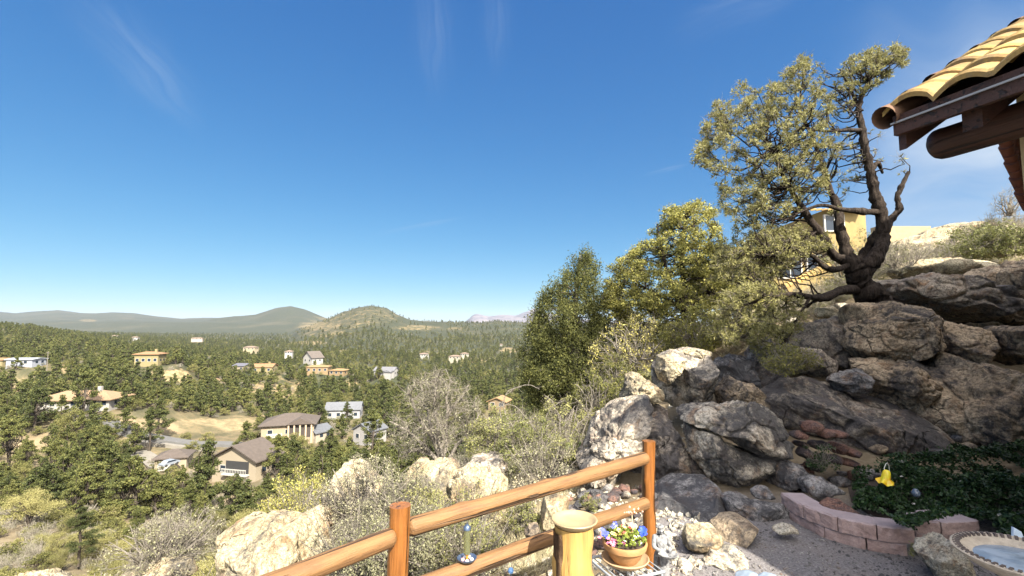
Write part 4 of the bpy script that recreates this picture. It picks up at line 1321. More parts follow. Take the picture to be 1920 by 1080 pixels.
def block(name, a, b_, z0, h, depth, parent, seed):
    """a block whose front runs from a to b; the back is narrower; face rough split"""
    a, b_ = Vector(a), Vector(b_)
    d = (b_ - a).normalized(); nrm = Vector((-d.y, d.x, 0))
    L = (b_ - a).length
    g_ = .016
    nx, ny, nz = 20, 10, 7
    bm = bmesh.new()
    bmesh.ops.create_cube(bm, size=1)
    bmesh.ops.subdivide_edges(bm, edges=bm.edges[:], cuts=9, use_grid_fill=True)
    v = np.array([p.co[:] for p in bm.verts]) + .5
    f = [[q.index for q in p.verts] for p in bm.faces]
    bm.free()
    w = (L - g_)
    xx = g_ / 2 + v[:, 0] * w
    taper = .10 * v[:, 1]
    xx = L / 2 + (xx - L / 2) * (1 - taper)
    yy = v[:, 1] * depth
    zz = v[:, 2] * (h - .004)
    # rounded / chipped edges
    P = np.stack([xx, yy, zz], -1)
    ec = np.minimum(v[:, 0], 1 - v[:, 0]) < .02
    et = v[:, 2] > .98
    ef = v[:, 1] < .02
    P[:, 1] += np.where(ef, .010 * fbm(P * 26 + seed, 3, seed) + .004, 0) + np.where(ef & (et | ec), .008, 0)
    P[:, 2] -= np.where(et & (ef | ec), .005, 0)
    P += .002 * np.stack([vnoise(P * 40 + seed + i, i) for i in range(3)], -1)
    Wd = np.array([a.x, a.y, z0]) + P[:, :1] * np.array([d.x, d.y, 0]) + P[:, 1:2] * np.array([nrm.x, nrm.y, 0]) + P[:, 2:3] * np.array([0, 0, 1])
    o = link_mesh(name, np_mesh(name, Wd, np.array(f), smooth=False), pav, parent)
    return o


wall = empty('paver_wall', (0, 0, 0), label='low curved two-course wall of pinkish paver blocks in front of the groundcover bed', cat='garden wall')
BH = .118
# base line of the wall front in the photo: (px, py at the foot, depth follows from ground -1.78)
def gpt(px, py, z=-1.79):
    lo, hi = .5, 60
    for _ in range(40):
        m_ = (lo + hi) / 2
        if at(px, py, m_).z < z: hi = m_
        else: lo = m_
    q_ = at(px, py, lo)
    return Vector((q_.x, q_.y, 0))
# lower course
low = [gpt(1478, 978), gpt(1545, 1013), gpt(1625, 1035), gpt(1705, 1048)]
for i in range(3): block('block', low[i], low[i + 1], -1.80, BH, .2, wall, i)
upz = -1.80 + BH
def onz(px, py, z): return gpt(px, py, z)
up = [onz(1462, 945, upz), onz(1504, 972, upz), onz(1570, 997, upz), onz(1646, 1014, upz), onz(1721, 1022, upz)]
for i in range(4): block('block', up[i], up[i + 1], upz, BH, .2, wall, 10 + i)
settle(wall, (low[1].x, low[1].y, -1.8))
wall2 = empty('paver_wall', (0, 0, 0), label='short run of pinkish paver blocks between the white rock and the stone bird bath', cat='garden wall')
u2 = [gpt(1716, 1000, -1.70), gpt(1768, 1004, -1.70), gpt(1840, 1000, -1.70)]
for i in range(2): block('block', u2[i], u2[i + 1], -1.70, BH * .9, .2 if i == 0 else .26, wall2, 20 + i)
for i in range(2): block('block', u2[i] + Vector((.02, .02, 0)), u2[i + 1] + Vector((.02, .02, 0)), -1.70 - BH, BH, .2, wall2, 30 + i)

settle(wall2, (u2[1].x, u2[1].y, -1.8))
# ------------------------------------------------------------------ stone bird bath at the right corner
q = at(1925, 1042, 2.85)
bb = empty('bird_bath', (q.x, q.y, -1.8), label='wide stone bird bath bowl with water and a notched rim at the bottom right corner', cat='bird bath')
bbm = plain('cast_stone', (.42, .36, .28), .85, .25, 16, .6)
hz = q.z + 1.8
R0 = .32
mb = MB(); mb.lathe([(.05, hz - .12), (.16, hz - .11), (.26, hz - .06), (R0, hz - .012), (R0 + .006, hz), (R0 - .015, hz + .006), (R0 - .045, hz - .012), (.2, hz - .05), (.02, hz - .06)], 64)
mb.build('bowl', bbm, bb, smooth=True)
mb = MB()
for k in range(56):
    a = 2 * math.pi * k / 56
    m4 = Matrix.Translation((0, 0, 0)) @ Matrix.Rotation(a, 4, 'Z')
    mb.box((R0 - .04, -.008, hz - .012), (R0 - .006, .008, hz + .0085), m4)
mb.build('rim_notches', plain('rim_dark', (.10, .08, .07), .9), bb)
mb = MB(); mb.lathe([(.17, -.02), (.16, .03), (.09, .07), (.07, hz * .5), (.09, hz - .14), (.14, hz - .11)], 40); mb.build('pedestal', bbm, bb, smooth=True)
wm, t, b = new_mat('bath_water')
b.inputs['Base Color'].default_value = (.16, .22, .28, 1); b.inputs['Roughness'].default_value = .04
g = t.nodes.new('ShaderNodeTexCoord')
t.links.new(ramp(t, noise(t, g.outputs['Object'], 9, 4), [(.4, (.14, .19, .25)), (.6, (.26, .31, .36))]), b.inputs['Base Color'])
bump(t, b, noise(t, g.outputs['Object'], 14, 3), .12, .01)
mb = MB(); mb.lathe([(.001, hz - .037), (.253, hz - .037), (.253, hz - .039), (.001, hz - .039)], 48); mb.build('water', wm, bb)

# ------------------------------------------------------------------ yellow bell ornament and other bed ornaments
q = at(1660, 902, 4.75)
bell = empty('bell_ornament', (q.x, q.y, q.z), label='yellow ceramic bell-shaped flower ornament on a wire above the groundcover', cat='garden ornament')
ym, t, b = new_mat('yellow_glaze')
g = t.nodes.new('ShaderNodeTexCoord')
t.links.new(ramp(t, noise(t, g.outputs['Object'], 14, 3), [(.4, (.80, .66, .04)), (.6, (.78, .46, .02))]), b.inputs['Base Color'])
b.inputs['Roughness'].default_value = .25
nseg = 40; vs = []
prof = [(.006, .088), (.022, .086), (.036, .074), (.042, .05), (.046, .02), (.062, .0), (.082, -.012), (.078, -.016), (.056, -.006), (.040, .018), (.036, .05), (.02, .078), (.004, .08)]
for r_, z_ in prof:
    for k in range(nseg):
        a = 2 * math.pi * k / nseg
        w = 1 + (.16 * math.cos(5 * a) if r_ > .055 else 0)
        vs.append((r_ * w * math.cos(a), r_ * w * math.sin(a), z_ + (.010 * math.cos(5 * a) if r_ > .055 else 0)))
fs = [(i * nseg + k, i * nseg + (k + 1) % nseg, (i + 1) * nseg + (k + 1) % nseg, (i + 1) * nseg + k) for i in range(len(prof) - 1) for k in range(nseg)]
mb = MB(); mb.add(vs, fs); o = mb.build('bell', ym, bell, smooth=True); o.rotation_euler = (.12, .12, 0); o.scale = (.85, .85, 1.25)
mb = MB(); mb.tube([(0, 0, .085), (.004, .01, .12), (.03, .02, .155), (.06, .04, .16), (.09, .06, .12), (.10, .06, -.25)], .0035, 6); mb.build('wire', plain('pale_wire', (.55, .54, .5), .4), bell, smooth=True)
q = at(1717, 924, 4.4)
mb = MB(); mb.lathe([(.002, -.035), (.022, -.03), (.034, -.01), (.034, .008), (.02, .028), (.012, .034), (.002, .036)], 28)
tag(mb.build('glass_float', plain('grey_blue_glass', (.07, .09, .12), .1, .3, 14, spec=.8), smooth=True, loc=q), 'grey-blue glass ball nestled in the groundcover right of the yellow bell', 'glass ball')
q = at(1908, 1003, 3.35)
mb = MB(); mb.prism([(-.03, 0, -.05), (.05, 0, -.04), (.03, 0, .02), (-.02, 0, .05)], (0, .02, 0))
tag(mb.build('glass_shard', plain('pale_blue_glass', (.5, .62, .75), .1, .2, 14, spec=.8), bevel=.004, loc=q), 'pale blue glass piece sticking out of the groundcover at the right edge', 'glass piece')
# black rock / blue pots at the frame bottom
for i, (px, w) in enumerate(((1402, .085), (1436, .075))):
    q = at(px, 1084, 3.45)
    v_, f_ = rock_local((w, w * .8, w * .5), 70 + i, 4, 4, .02)
    tag(link_mesh('stone', np_mesh('stone', v_, f_), plain('slate_blue_stone', (.16, .20, .25), .6, .3, 12), loc=q), ['smooth slate-blue stone on the gravel, left of its twin', 'smooth slate-blue stone on the gravel, right of its twin'][i], 'stone')
# ------------------------------------------------------------------ the near house (eave at the upper right)
P0 = Vector((at(1655, 222, 3.5).x, 3.5, at(1655, 222, 3.5).z))
ED = Vector((.32, -.947, 0)).normalized()       # along the eave, coming back past the camera
UD = Vector((.947, .32, 0)).normalized()        # up the slope
SL = .60
tile_m, t, b = new_mat('clay_tile')
g = t.nodes.new('ShaderNodeNewGeometry')
tcn = t.nodes.new('ShaderNodeTexCoord')
c1 = ramp(t, noise(t, tcn.outputs['Object'], 2.4, 5, .7), [(.3, (.21, .12, .035)), (.5, (.35, .24, .07)), (.7, (.38, .29, .11))])
c1 = mixc(t, ramp(t, noise(t, tcn.outputs['Object'], 30, 4, .8), [(.4, .4), (.55, 0.0)]), c1, (.2, .11, .05))
def cell(vec, off, size):
    d_ = N(t, 'ShaderNodeVectorMath', operation='DOT_PRODUCT', ins={0: tcn.outputs['Object']}); d_.inputs[1].default_value = vec
    m_ = N(t, 'ShaderNodeMath', operation='MULTIPLY_ADD', ins={0: d_.outputs['Value'], 1: 1 / size, 2: off})
    return N(t, 'ShaderNodeMath', operation='FLOOR', ins={0: m_.outputs[0]}).outputs[0]


cxyz = N(t, 'ShaderNodeCombineXYZ', ins={0: cell((.32, -.947, 0), 0, .33), 1: cell((.947, .32, 0), .02, .20)})
wnz = N(t, 'ShaderNodeTexWhiteNoise', ins={'Vector': cxyz.outputs[0]})
c1 = mixc(t, 1.0, c1, ramp(t, wnz.outputs['Value'], [(0, (.55, .5, .45)), (.5, (.95, .92, .9)), (1, (1.25, 1.2, 1.15))]), 'MULTIPLY')
c1 = mixc(t, ramp(t, noise(t, tcn.outputs['Object'], 5, 5, .8), [(.52, 0.0), (.66, .6)]), c1, (.10, .07, .045))
t.links.new(c1, b.inputs['Base Color'])
b.inputs['Roughness'].default_value = .85
bump(t, b, noise(t, tcn.outputs['Object'], 40, 4, .7), .4, .01)
stucco = plain('tan_stucco', (.46, .36, .20), .95, .10, 6, .5)
HL, RL = 14.0, 7.5                               # eave length, slope length (horizontal)


def hp(e, s, z=0.0):
    """house coordinates: e along the eave, s inwards, z above the eave"""
    q = P0 + ED * e + UD * s
    return Vector((q.x, q.y, P0.z + z))


house = empty('tile_roofed_house', (0, 0, 0), label='near stucco house whose tiled eave and round beam reach in at the upper right', cat='house')


def tiles(name, e0, e1, s0, s1, pitch, course, parent, frame, slope, amp=.07, th=.03):
    """barrel tile roof plane as one mesh; frame(e, s, z) gives world points"""
    ne = int((e1 - e0) / pitch) * 10 + 1
    es = np.linspace(e0, e0 + (ne - 1) * pitch / 10, ne)
    prof = amp * np.sqrt(np.clip(.5 + .5 * np.cos((es - e0) / pitch * 2 * math.pi + math.pi), 0, 1)) * 1.0
    V, Fc = [], []
    nc = int((s1 - s0) / course)
    fo = frame(0, 0, 0); fe = frame(1, 0, 0) - fo; fs = frame(0, 1, 0) - fo
    r_ = np.random.default_rng(3)
    for c_ in range(nc):
        a, bb_ = s0 + c_ * course, s0 + (c_ + 1) * course + .05
        rows = [(a, -.005), (a, th), (a + .02, th + .012), (bb_, 0.004)]
        col = np.repeat(r_.normal(size=ne // 10 + 1) * .006, 10)[:ne]
        base = len(V) * 0
        for (s_, dz) in rows:
            z_ = prof + s_ * slope + dz + col
            P = np.array(fo)[None] + es[:, None] * np.array(fe)[None] + s_ * np.array(fs)[None]
            P[:, 2] = fo.z + z_
            V.append(P)
        k = len(V) - 4
        for i in range(3):
            i0 = (k + i) * ne + np.arange(ne - 1); i1 = (k + i + 1) * ne + np.arange(ne - 1)
            Fc.append(np.stack([i0, i0 + 1, i1 + 1, i1], -1))
    v = np.concatenate(V); f = np.concatenate(Fc)
    return link_mesh(name, np_mesh(name, v, f, smooth=False), tile_m, parent)


tiles('roof_tiles', 0, HL, 0, RL, .33, .20, house, hp, SL, amp=.075, th=.03)
# rolled rake tiles along the gable edge
mb = MB()
for i in range(int(RL / .3)):
    s_ = i * .3
    mb.tube([hp(0.02, s_ - .02, s_ * SL - .01), hp(0.02, s_ + .33, (s_ + .33) * SL - .035)], [.085, .07], 16, cap=False)
mb.build('rake_tiles', plain('brown_tile', (.13, .07, .04), .8, .2, 10), house, smooth=True)
# roof deck, fascia, drip edge
mb = MB()
mb.prism([hp(.06, .06, -.03), hp(.06, RL, RL * SL - .03), hp(HL, RL, RL * SL - .03), hp(HL, .06, -.03)], (0, 0, -.03))
mb.build('roof_deck', M['wood_dark'], house)
mb = MB(); mb.prism([hp(.05, .03, -.005), hp(HL, .03, -.005), hp(HL, .03, -.15), hp(.05, .03, -.15)], UD * .04)
mb.build('fascia', M['wood_dark'], house)
mb = MB(); mb.prism([hp(.04, .026, -.055), hp(HL, .026, -.055), hp(HL, .026, -.068), hp(.04, .026, -.068)], -UD * .012)
mb.build('drip_edge', plain('grey_metal_edge', (.28, .28, .28), .6, .08, 8, 0, .3), house)
mb = MB(); mb.prism([hp(.05, .08, -.1), hp(.05, RL, RL * SL - .06), hp(.05, RL, RL * SL - .26), hp(.05, .08, -.26)], ED * .05)
mb.build('barge_board', M['wood_dark'], house)
for k in range(14):
    e_ = .42 + k * .95
    mb = MB(); mb.prism([hp(e_, .12, -.11), hp(e_, 2.2, 2.2 * SL - .08), hp(e_, 2.2, 2.2 * SL - .26), hp(e_, .12, -.26)], ED * .11)
    mb.build('rafter', M['wood_dark'], house)
beam = pole('round_beam', hp(.02, .46, -.18), hp(HL, .46, -.18), .118, M['wood_dark'], 21, house, n=28)
q1 = hp(.75, .36, -.13); q2 = hp(.75, 1.9, .3)
pole('viga', hp(.95, .40, -.06), hp(.95, 2.0, -.06), .12, M['wood_dark'], 22, house)
# walls
W0 = .93
mb = MB()
mb.prism([hp(.34, W0, -P0.z - 1.9), hp(HL - .3, W0, -P0.z - 1.9), hp(HL - .3, W0, W0 * SL - .12), hp(.34, W0, W0 * SL - .12)], UD * .3)
mb.prism([hp(.34, W0 + .3, -P0.z - 1.9), hp(.34, RL, -P0.z - 1.9), hp(.34, RL, RL * SL - .2), hp(.34, W0 + .3, (W0 + .3) * SL - .2)], ED * .3)
mb.build('wall', stucco, house)
# ridge mass: the far roof slope, behind the ridge
mb = MB()
mb.prism([hp(.06, RL, RL * SL - .02), hp(.06, RL * 1.5, RL * .5 * SL), hp(.06, RL * 1.5, -P0.z - 1.9), hp(.06, RL, -P0.z - 1.9)], ED * (HL - .1))
mb.build('rear_wing', stucco, house)
# stepped tile edge of the lower wing roof, beyond the wall corner
mb = MB()
A = at(1872, 246, 4.3); Bq = at(1921, 388, 4.55)
n_ = 10
for i in range(n_):
    a = A.lerp(Bq, i / n_); b2_ = A.lerp(Bq, (i + 1.25) / n_)
    off = Vector((.012, 0, 0)) * (i % 2)
    mb.tube([a + off + Vector((0, -.02, 0)), b2_ + off + Vector((.02, .0, 0))], [.055, .042], 14)
for i in range(n_):
    a = A.lerp(Bq, i / n_); b2_ = A.lerp(Bq, (i + 1.2) / n_)
    mb.tube([a + Vector((.11, .05, .0)), b2_ + Vector((.11, .05, .0))], [.055, .045], 14)
    mb.tube([a + Vector((.22, .1, .0)), b2_ + Vector((.22, .1, .0))], [.055, .045], 14)
mb.build('stepped_tile_edge', plain('red_clay_tile', (.20, .07, .04), .8, .2, 10), house, smooth=True)

settle(house, (P0.x, P0.y, -1.8))

# ------------------------------------------------------------------ background house behind the pine
win_m, t, b = new_mat('window_glass')
b.inputs['Base Color'].default_value = (.02, .028, .04, 1); b.inputs['Roughness'].default_value = .15; b.inputs['Specular IOR Level'].default_value = .35
trim_w = plain('white_trim', (.36, .345, .31), .7, .06, 10)
st_y = plain('yellow_stucco', (.25, .185, .075), .9, .08, 4)


def box_px(x0, x1, y0, y1, d, dep):
    a = at(x0, y1, d); b_ = at(x1, y0, d)
    return (a.x, d, a.z), (b_.x, d + dep, b_.z)


bh = empty('hill_house', (at(1520, 520, 21).x, 21, at(1520, 540, 21).z), label='yellow stucco house with tiled roofs partly hidden behind the pine crown', cat='house')
inv = Vector(bh.location)


def part(mb, name, mat, parent, **k):
    o = mb.build(name, mat, None, **k)
    o.location = -Vector(parent.location)
    o.parent = parent
    return o


mb = MB(); mb.box(*box_px(1560, 1622, 392, 560, 21, 6)); mb.box(*box_px(1420, 1560, 470, 570, 21.6, 6)); part(mb, 'wall', st_y, bh)
for (x0, x1, y0, y1, d) in ((1548, 1580, 405, 432, 20.95), (1462, 1500, 478, 520, 21.55), (1515, 1550, 480, 512, 21.55)):
    mb = MB(); a, b_ = box_px(x0, x1, y0, y1, d, .1); mb.box(a, b_); f = part(mb, 'window', win_m, bh)
    mb = MB()
    w = .06
    a2, b2_ = (a[0] - w, a[1] - .04, a[2] - w), (b_[0] + w, a[1] + .05, a[2])
    mb.box(a2, b2_); mb.box((a[0] - w, a[1] - .04, b_[2]), (b_[0] + w, a[1] + .05, b_[2] + w))
    mb.box((a[0] - w, a[1] - .04, a[2] + .001), (a[0], a[1] + .05, b_[2] - .001)); mb.box((b_[0], a[1] - .04, a[2] + .001), (b_[0] + w, a[1] + .05, b_[2] - .001))
    mb.box(((a[0] + b_[0]) / 2 - .02, a[1] - .03, a[2] + .001), ((a[0] + b_[0]) / 2 + .02, a[1] - .002, b_[2] - .001))
    o = part(mb, 'frame', trim_w, bh)


def tile_plane(name, c0, c1, up, parent, pitch=.28, course=.4):
    """tiled plane between eave corners c0-c1 rising by vector up"""
    c0, c1, up = Vector(c0), Vector(c1), Vector(up)
    L = (c1 - c0).length; e = (c1 - c0).normalized(); hs = Vector((up.x, up.y, 0)); sl = up.z / hs.length; s = hs.normalized()
    def fr(a, b_, z):
        q_ = c0 + e * a + s * b_
        return Vector((q_.x, q_.y, c0.z + z))
    o = tiles(name, 0, L, 0, hs.length, pitch, course, None, fr, sl, amp=.07, th=.04)
    o.location = -Vector(parent.location); o.parent = parent
    return o


q1, q2 = at(1553, 396, 20.6), at(1630, 392, 20.6)
tile_plane('roof', q1, q2, (0, 3.6, .9), bh)
q1, q2 = at(1360, 482, 21), at(1480, 470, 21)
tile_plane('roof', q1, q2, (0, 3.6, 1.0), bh)
mb = MB(); mb.box(*box_px(1365, 1420, 482, 560, 21.7, 5)); part(mb, 'wall', st_y, bh)
# garden wall with tile coping, stepping up the slope
gw = empty('garden_wall', at(1530, 560, 16.5), label='low yellow stucco wall with tile coping rising behind the low pine limb', cat='garden wall')
mb = MB()
a0, a1, a2, a3 = at(1472, 575, 16.5), at(1475, 542, 16.5), at(1590, 488, 16.5), at(1600, 575, 16.5)
mb.prism([a0, a1, a2, a3], (0, .35, 0)); part(mb, 'wall', st_y, gw)
mb = MB()
for i in range(16):
    p_ = a1.lerp(a2, i / 16); r2 = a1.lerp(a2, (i + 1.1) / 16)
    mb.tube([p_ + Vector((0, .17, .04)), r2 + Vector((0, .17, .03))], [.19, .16], 12)
part(mb, 'coping', tile_m, gw, smooth=True)
sh = empty('low_wall', at(1720, 430, 19), label='sandy stucco parapet on the skyline right of the pine trunk', cat='wall')
mb = MB(); mb.box(*box_px(1650, 1745, 424, 490, 19, .4)); part(mb, 'parapet', plain('sandy_stucco', (.30, .23, .13), .9), sh)

# ------------------------------------------------------------------ houses in the valley
HOUSE_PX = []


def valley_house(px, py, d, w, l, h, rise, rz, roofc, wallc, label, gable='x', over=.6, wins=4, chim=False, cover=True, garage=False, porch=False, deck=False, wing=None, clearpad=0, hip=False):
    """px,py: photo place of the near wall foot; w along local x, l deep, gable ridge along local x ('x') or y ('y')"""
    x = (px - 960) / F * d
    q = at(px, py, d)
    o = empty('valley_house', (x, d, q.z), rz, label=label, cat='house')
    wm_ = plain('house_wall', wallc, .9, .05, .5)
    rm = plain('house_roof', roofc, .9, .14, 1.2, .4)
    mb = MB()
    mb.box((-w / 2, 0, -5), (w / 2, l, h))
    if gable == 'x' and not hip:
        for sx in (-1, 1):
            mb.prism([(sx * w / 2 - (.001 if sx > 0 else -.001), 0, h + .001), (sx * w / 2 - (.001 if sx > 0 else -.001), l, h + .001), (sx * w / 2 - (.001 if sx > 0 else -.001), l / 2, h + rise - .15)], (-.25 * sx, 0, 0))
    elif not hip:
        for yy in (0, 1):
            y0 = .001 if not yy else l - .001
            mb.prism([(-w / 2, y0, h + .001), (w / 2, y0, h + .001), (0, y0, h + rise - .15)], (0, .25 if not yy else -.25, 0))
    mb.build('wall', wm_, o)
    mb = MB(); th = .28
    if hip:
        k = min(l, w) * .45
        zb = h - .02
        vs = [(-w / 2 - over, -over, zb), (w / 2 + over, -over, zb), (w / 2 + over, l + over, zb), (-w / 2 - over, l + over, zb)]
        rid = [(-w / 2 + k, l / 2, h + rise), (w / 2 - k, l / 2, h + rise)] if w >= l else [(0, k, h + rise), (0, l - k, h + rise)]
        v2 = [(a_, b_, c_ - th) for a_, b_, c_ in vs]
        if w >= l: fs = [(0, 1, 5, 4), (1, 2, 5), (2, 3, 4, 5), (3, 0, 4)]
        else: fs = [(0, 1, 4), (1, 2, 5, 4), (2, 3, 5), (3, 0, 4, 5)]
        mb.add(vs + rid + v2, fs + [(6, 7, 1, 0), (7, 8, 2, 1), (8, 9, 3, 2), (9, 6, 0, 3), (9, 8, 7, 6)])
    elif gable == 'x':
        for s_, y0 in ((1, -over), (-1, l + over)):
            e = h - over * rise / (l / 2)
            mb.prism([(-w / 2 - over, y0, e), (w / 2 + over, y0, e), (w / 2 + over, l / 2, h + rise), (-w / 2 - over, l / 2, h + rise)], (0, 0, th))
    else:
        for s_ in (-1, 1):
            e = h - over * rise / (w / 2)
            mb.prism([(s_ * (w / 2 + over), -over, e), (s_ * (w / 2 + over), l + over, e), (0, l + over, h + rise), (0, -over, h + rise)], (0, 0, th))
    ro = mb.build('roof', rm, o)
    if chim:
        mb = MB(); mb.box((w * .2, l * .4, h), (w * .2 + 1.1, l * .4 + 1.1, h + rise + 1.4)); mb.build('chimney', wm_, ro)
    for k in range(wins):
        xx = -w / 2 + (k + .5) * w / wins
        ww = min(1.5, w / wins * .5)
        z0 = h * .38
        mb = MB(); mb.box((xx - ww / 2, -.05, z0), (xx + ww / 2, .04, z0 + min(1.5, h * .45))); f_ = mb.build('window', win_m, o)
        mb = MB()
        for (u0, u1, v0, v1) in ((xx - ww / 2 - .12, xx + ww / 2 + .12, z0 - .14, z0 - .001), (xx - ww / 2 - .12, xx + ww / 2 + .12, z0 + min(1.5, h * .45) + .001, z0 + min(1.5, h * .45) + .12),
                                 (xx - ww / 2 - .12, xx - ww / 2 - .001, z0, z0 + min(1.5, h * .45)), (xx + ww / 2 + .001, xx + ww / 2 + .12, z0, z0 + min(1.5, h * .45))):
            mb.box((u0, -.1, v0), (u1, .03, v1))
        mb.build('frame', trim_w, f_)
    for k in range(2):   # end wall windows
        mb = MB(); y0 = l * (.25 + .4 * k)
        mb.box((w / 2 - .04, y0, h * .38), (w / 2 + .05, y0 + 1.3, h * .38 + 1.2)); mb.build('window', win_m, o)
    if garage:
        mb = MB(); mb.box((-w * .4, -.06, -.2), (-w * .4 + min(5, w * .4), .03, 2.2)); mb.build('garage_door', trim_w, o)
    if porch:
        dk = plain('porch_shade', (.05, .04, .035), .8)
        mb = MB(); mb.box((w * .02, -.12, h * .10), (w * .46, .02, h * .86)); mb.build('shade_panel', dk, o)  # dark panel on the wall, painting the shade under the porch
        for k in range(5):
            xx = w * (.02 + .11 * k)
            mb = MB(); mb.box((xx - .25, -1.1, -2), (xx + .25, -.6, h)); mb.build('column', plain('stone_column', (.40, .30, .20), .9), o)
        mb = MB(); mb.prism([(-.02 * w, -1.5, h), (w * .5, -1.5, h), (w * .24, -1.5, h + rise * .8)], (0, 1.5 + l * .4, 0)); mb.build('porch_gable', rm, o)
    if deck:
        mb = MB(); mb.box((-w * .18, -.12, h * .36), (w * .34, .02, h * .9)); mb.build('shade_panel', plain('balcony_shade', (.03, .03, .03), .8), o)  # dark panel on the wall, painting the shade behind the balcony
        mb = MB()
        mb.box((-w * .20, -1.2, h * .30), (w * .36, -.02, h * .36))
        mb.box((-w * .20, -1.2, h * .56), (w * .36, -1.12, h * .60))
        for k in range(16): mb.box((-w * .20 + k * w * .56 / 15.3, -1.19, h * .36 + .001), (-w * .20 + k * w * .56 / 15.3 + .08, -1.13, h * .56 - .001))
        mb.build('balcony', trim_w, o)
    if wing:
        x0, x1, y0, y1, hh_, rs_ = wing
        mb = MB(); mb.box((x0, y0, -5), (x1, y1, hh_)); mb.build('wing_wall', wm_, o)
        mb = MB()
        xm = (x0 + x1) / 2
        mb.prism([(x0 - over, y0 - over, hh_), (x1 + over, y0 - over, hh_), (xm, y0 - over, hh_ + rs_)], (0, y1 - y0 + over, 0))
        mb.build('wing_roof', rm, o)
    # keep-clear box in the photo
    hw = (w * abs(math.cos(rz)) + l * abs(math.sin(rz))) / 2 / d * F
    if cover:
        HOUSE_PX.append((px - hw + 3, px + hw - 3, 612 - (q.z + h + rise) / d * F * 1.0, 612 - (q.z + h * (.3 if d < 130 else .5)) / d * F, d))
    return o


R_ = math.radians
BRN, TAN, GRY, TER = (.075, .06, .05), (.22, .14, .065), (.085, .09, .10), (.21, .12, .06)
cream, whitew, yel, adobe = (.25, .21, .15), (.29, .275, .25), (.20, .165, .08), (.20, .14, .075)
valley_house(452, 902, 118, 12.5, 8, 5.2, 3.0, R_(-14), BRN, cream, 'cream house with a dark brown gable roof and balcony, nearest in the valley', gable='y', wins=2, deck=True, over=.9)
valley_house(336, 880, 128, 7, 6.5, 3.0, 1.5, R_(20), BRN, cream, 'small brown-roofed garage left of the cream gable house', hip=True, wins=1, garage=True)
valley_house(548, 824, 172, 17, 14, 5.2, 2.8, R_(16), BRN, (.25, .2, .135), 'brown-roofed house with a columned porch above the cream gable house', hip=True, porch=True, wins=3, garage=True, over=1.0)
valley_house(150, 768, 165, 22, 11, 3.3, 2.4, R_(8), (.21, .14, .08), whitew, 'long white house under a wide tan roof on the left slope', wins=7, over=1.2, gable='x', chim=True, hip=True)
valley_house(684, 832, 172, 8, 8, 4.6, 2.2, R_(-28), GRY, (.25, .24, .23), 'house with a grey gable roof left of the bare grey tree', gable='y', wins=2)
valley_house(588, 826, 176, 7, 7, 3.0, 1.8, R_(-30), GRY, (.25, .22, .17), 'small grey-roofed house between the columned porch house and the grey gable house', gable='y', wins=2)
valley_house(648, 788, 222, 15, 8, 4.8, 2.6, R_(8), (.105, .11, .12), (.24, .24, .25), 'two-storey white house with a blue-grey roof among the pines', wins=4)
valley_house(280, 686, 268, 12, 8, 6.5, 1.2, R_(8), TER, yel, 'tall yellow house with flat terracotta roofs on the left hill', wins=4, chim=True, hip=True, over=.9)
valley_house(44, 686, 240, 12, 8, 3.0, .5, R_(4), (.30, .32, .36), (.24, .25, .28), 'low white building at the far left', wins=2, gable='x')
valley_house(496, 700, 330, 13, 10, 4.2, 1.8, R_(6), TER, yel, 'tan house with an orange roof left of the twin adobe houses', wins=3, chim=True)
valley_house(452, 697, 340, 9, 9, 4, 1.4, R_(-12), (.09, .09, .11), cream, 'small cream house with a dark roof left of the orange-roofed one', wins=2)
valley_house(580, 682, 380, 11, 10, 5, 4.4, R_(-32), (.09, .075, .065), whitew, 'white house with a steep brown gable on the tree line', gable='y', wins=2, over=.9)
valley_house(598, 700, 345, 15, 9, 4.6, 1.0, R_(6), TAN, adobe, 'orange adobe house below the steep gabled house', wins=4, hip=True)
valley_house(634, 704, 345, 11, 9, 3.6, 1.0, R_(-10), TAN, adobe, 'smaller adobe house right of the orange adobe house', wins=3, hip=True)
valley_house(722, 706, 330, 14, 9, 4.0, 2.0, R_(-8), (.12, .12, .13), (.24, .23, .22), 'grey-roofed house in the trees above the bare grey tree', wins=3, wing=(1, 6, -3, 2, 3.2, 1.6))
valley_house(932, 766, 190, 7, 7, 2.6, 1.4, R_(-16), TAN, (.2, .145, .085), 'tan-roofed house beside the green shrub', gable='y', wins=2)
valley_house(6, 690, 250, 4, 6, 4, .8, R_(0), TER, yel, 'yellow wall of a building at the far left edge', wins=1)
valley_house(150, 673, 420, 16, 8, 3, 1.0, R_(5), TAN, (.24, .2, .14), 'tan-roofed house low on the left hillside', wins=3)
